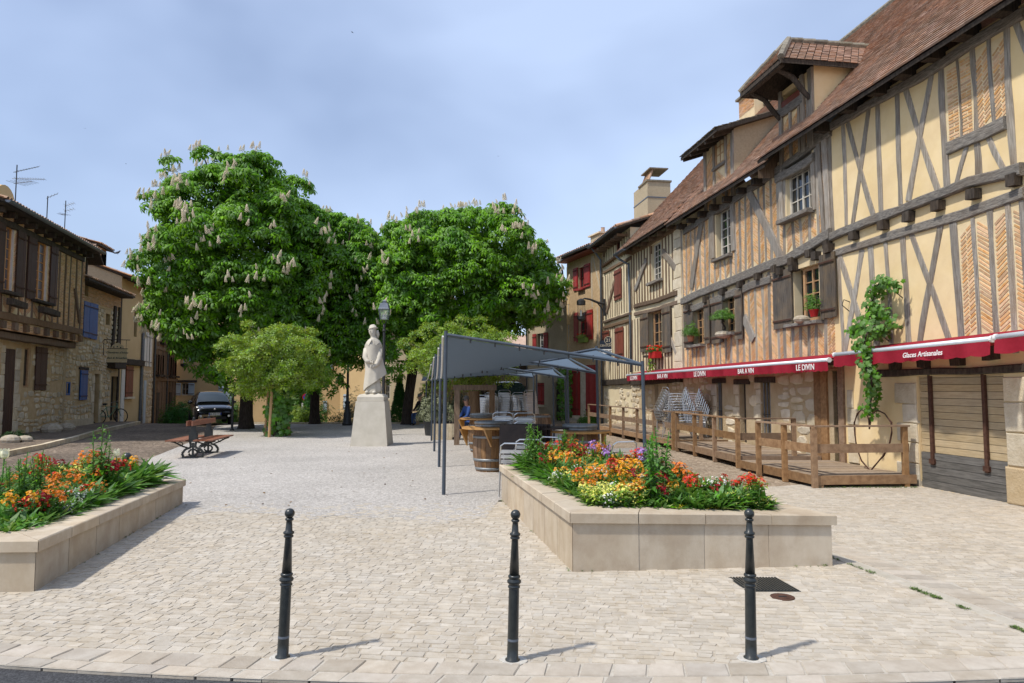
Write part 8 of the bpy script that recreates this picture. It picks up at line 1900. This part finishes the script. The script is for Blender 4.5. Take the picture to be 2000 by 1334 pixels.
q = fw(FE, 1105, 790, -.3); climber('climbing_plant', 'green climber beside the red door shutters', 'climber', (q.x, q.y, 0), [(0, 0, .1), (.1, 0, 1.0), (-.05, 0, 1.8), (.1, 0, 2.6)], 420, .15, 'leaf_vine', .45)
q = fw(FE, 1150, 825, -.4); bush('shrub', 'low green plant at the foot of the red door shutters', (q.x, q.y, .1), (.5, .3, .45), 400, .12, 'leaf_vine', 66)
q = gnd(105, 838); bush('shrub', 'round dark bush against the wall of the jettied house', (q.x, q.y, .25), (.55, .5, .75), 1100, .13, 'leaf_dark', 67)
q = gnd(28, 868); bush('shrub', 'low plant with yellow flowers beside the brown door', (q.x, q.y, .12), (.45, .35, .3), 400, .1, 'leaf_dark', 68)
for i, (px, py, r) in enumerate(((20, 872, .22), (48, 870, .18), (130, 845, .25), (100, 850, .3))): q = gnd(px, py); t = thing('boulder', ('rough stone left of the low plant on the left pavement', 'rough stone right of the low plant on the left pavement', 'white stone on the left pavement beside the round bush', 'rough stone edging in front of the round bush')[i], 'stone', (q.x, q.y, .1)); MB().sphere((0, 0, r*.4), r, 9, 6, (1.3, 1, .7)).build('stone', 'rock', t)
# bicycle against the left wall
q = gnd(223, 828); t = thing('bicycle', 'green bicycle leaning against the dark wall on the left street', 'bicycle', (q.x+.1, q.y-.5, 0.05), R(60)); t.rotation_euler = (R(-8), 0, R(62)); mk('bike_green', (.12, .22, .14), None, .4)
for x in (-.52, .52):
    w_ = MB(); w_.tube([(x+.33*math.cos(a*.3142), 0, .33+.33*math.sin(a*.3142)) for a in range(20)], .022, 6, closed=True); wo = w_.build('wheel', 'tyre', t)
    for k in range(8): a = k*math.pi/4; MB().tube([(x, 0, .33), (x+.31*math.cos(a), 0, .33+.31*math.sin(a))], .004, 4).build('spoke', 'rim', wo)
mb = MB()
for a, b in (((-.52, .33), (-.15, .72)), ((-.52, .33), (-.05, .30)), ((-.05, .30), (-.18, .85)), ((-.05, .30), (.38, .78)), ((-.16, .75), (.36, .80)), ((.52, .33), (.34, .95))): mb.tube([(a[0], 0, a[1]), (b[0], 0, b[1])], .018, 6)
mb.build('frame', 'bike_green', t); MB().sphere((-.2, 0, .9), .12, 8, 6, (1.1, .7, .35)).build('saddle', 'tyre', t); MB().tube([(.25, -.28, .98), (.33, -.1, 1.02), (.33, .1, 1.02), (.25, .28, .98)], .014, 6).build('handlebar', 'rim', t); MB().tube([(-.05, -.1, .2), (-.05, .1, .4)], .012, 5).build('pedals', 'iron', t)
# birds
mk('bird', (.02, .02, .024), None, .8); mk('pigeon_grey', (.09, .10, .12), (.15, .16, .19), .8, 20)
def bird(label, px, py, Y, s, rz, bank):
    c = at(px, py, Y); t = thing('bird', label, 'bird', c, rz); t.rotation_euler = (bank, 0, rz); t.scale = (s, s, s)
    mb = MB(); mb.tube([(0, -.5, 0), (0, -.3, .02), (0, 0, .0), (0, .35, 0), (0, .55, .0)], [.02, .09, .11, .07, .01], 8)
    for sx in (-1, 1): mb.add([(sx*.05, -.2, .02), (sx*.5, -.3, .10), (sx*1.1, .05, .05), (sx*.5, -.05, .08), (sx*.05, .15, .02), (sx*.5, -.18, .085)], [(0, 1, 5), (1, 2, 5), (2, 3, 5), (3, 4, 5), (4, 0, 5)]); mb.add([(0, .4, 0), (sx*.16, .85, 0), (sx*.03, .62, 0)], [(0, 1, 2)])
    mb.build('body', 'bird', t)
bird('swift flying high above the chestnut trees', 688, 63, 34, .16, R(70), R(35)); bird('tiny bird in the sky above the left aerials', 166, 251, 60, .13, R(20), R(10)); bird('tiny bird in the sky left of the chestnut crown', 246, 320, 60, .12, R(100), R(5)); bird('tiny bird in the sky above the domed chestnut', 973, 305, 60, .12, R(40), R(10))
def pigeon(label, c, rz):
    t = thing('pigeon', label, 'bird', c, rz); mb = MB(); mb.tube([(0, -.12, .20), (0, -.09, .17), (0, -.02, .11), (0, .08, .09), (0, .2, .06)], [.03, .035, .06, .055, .015], 8); mb.build('body', 'pigeon_grey', t, smooth=True); MB().tube([(0, -.13, .2), (0, -.18, .19)], [.01, .003], 5).build('beak', 'iron', t)
    for x in (-.02, .02): MB().tube([(x, 0, 0), (x, 0, .08)], .006, 4).build('leg', 'iron_rust', t)
pigeon('dark pigeon perched on the brick chimney', fw(FB, 1470, 178, 4.0)*1.0+Vector((0, 0, -.05)), R(40)); pigeon('pigeon perched on the small left roof dormer', at(230, 497, 35.5), R(90))
# fallen leaves on the gravel and paving
mk('dry_leaf', (.12, .07, .03), (.2, .13, .06), .9, 9)
P = []
for _ in range(70):
    px, py = U(350, 960), U(840, 990); g_ = gnd(px, py)
    if not (in_poly(g_.x, g_.y, PR) or in_poly(g_.x, g_.y, PL)): P.append((g_.x, g_.y, .014))
tag(scatter(P, np.tile([0, 0, 1.0], (len(P), 1)), .035, LV, LF, 'fallen_leaves', 'dry_leaf', None, .2), 'small dry leaves scattered over the gravel and paving', 'leaves', None, 'stuff')

# moss and weeds in the drain channel and along joints
mk('moss', (.06, .11, .02), (.13, .19, .05), .9, 20, isl=.3)
P = []
for _ in range(420):
    y = U(4.5, 6.4) if random.random() < .7 else U(6.4, 9); k_ = mnoise.noise(Vector((0, y*2.2, 3)))
    if k_ > .02: P.append((chan_x(y)-.095+U(-.02, .02), y, .003))
for _ in range(160):
    f = U(0, 1); a, b_ = random.choice(((PR[3], PR[0]), (PR[0], PR[1]), (PL[1], PL[2]))); x, y = lerp2(a, b_, f)
    if mnoise.noise(Vector((x*1.5, y*1.5, 7))) > .1: P.append((x+U(-.03, .03), y+U(-.04, .02), .003))
for _ in range(140): x = U(5.2, 6.9); P.append((x, 11.75+U(-.04, .05), .003))
tag(scatter(P, np.tile([0, 0, 1.0], (len(P), 1)), .028, ROS_V, ROS_F, 'moss', 'moss', None, .4), 'moss and tiny weeds in the drain channel and along the planter feet', 'moss', None, 'stuff')
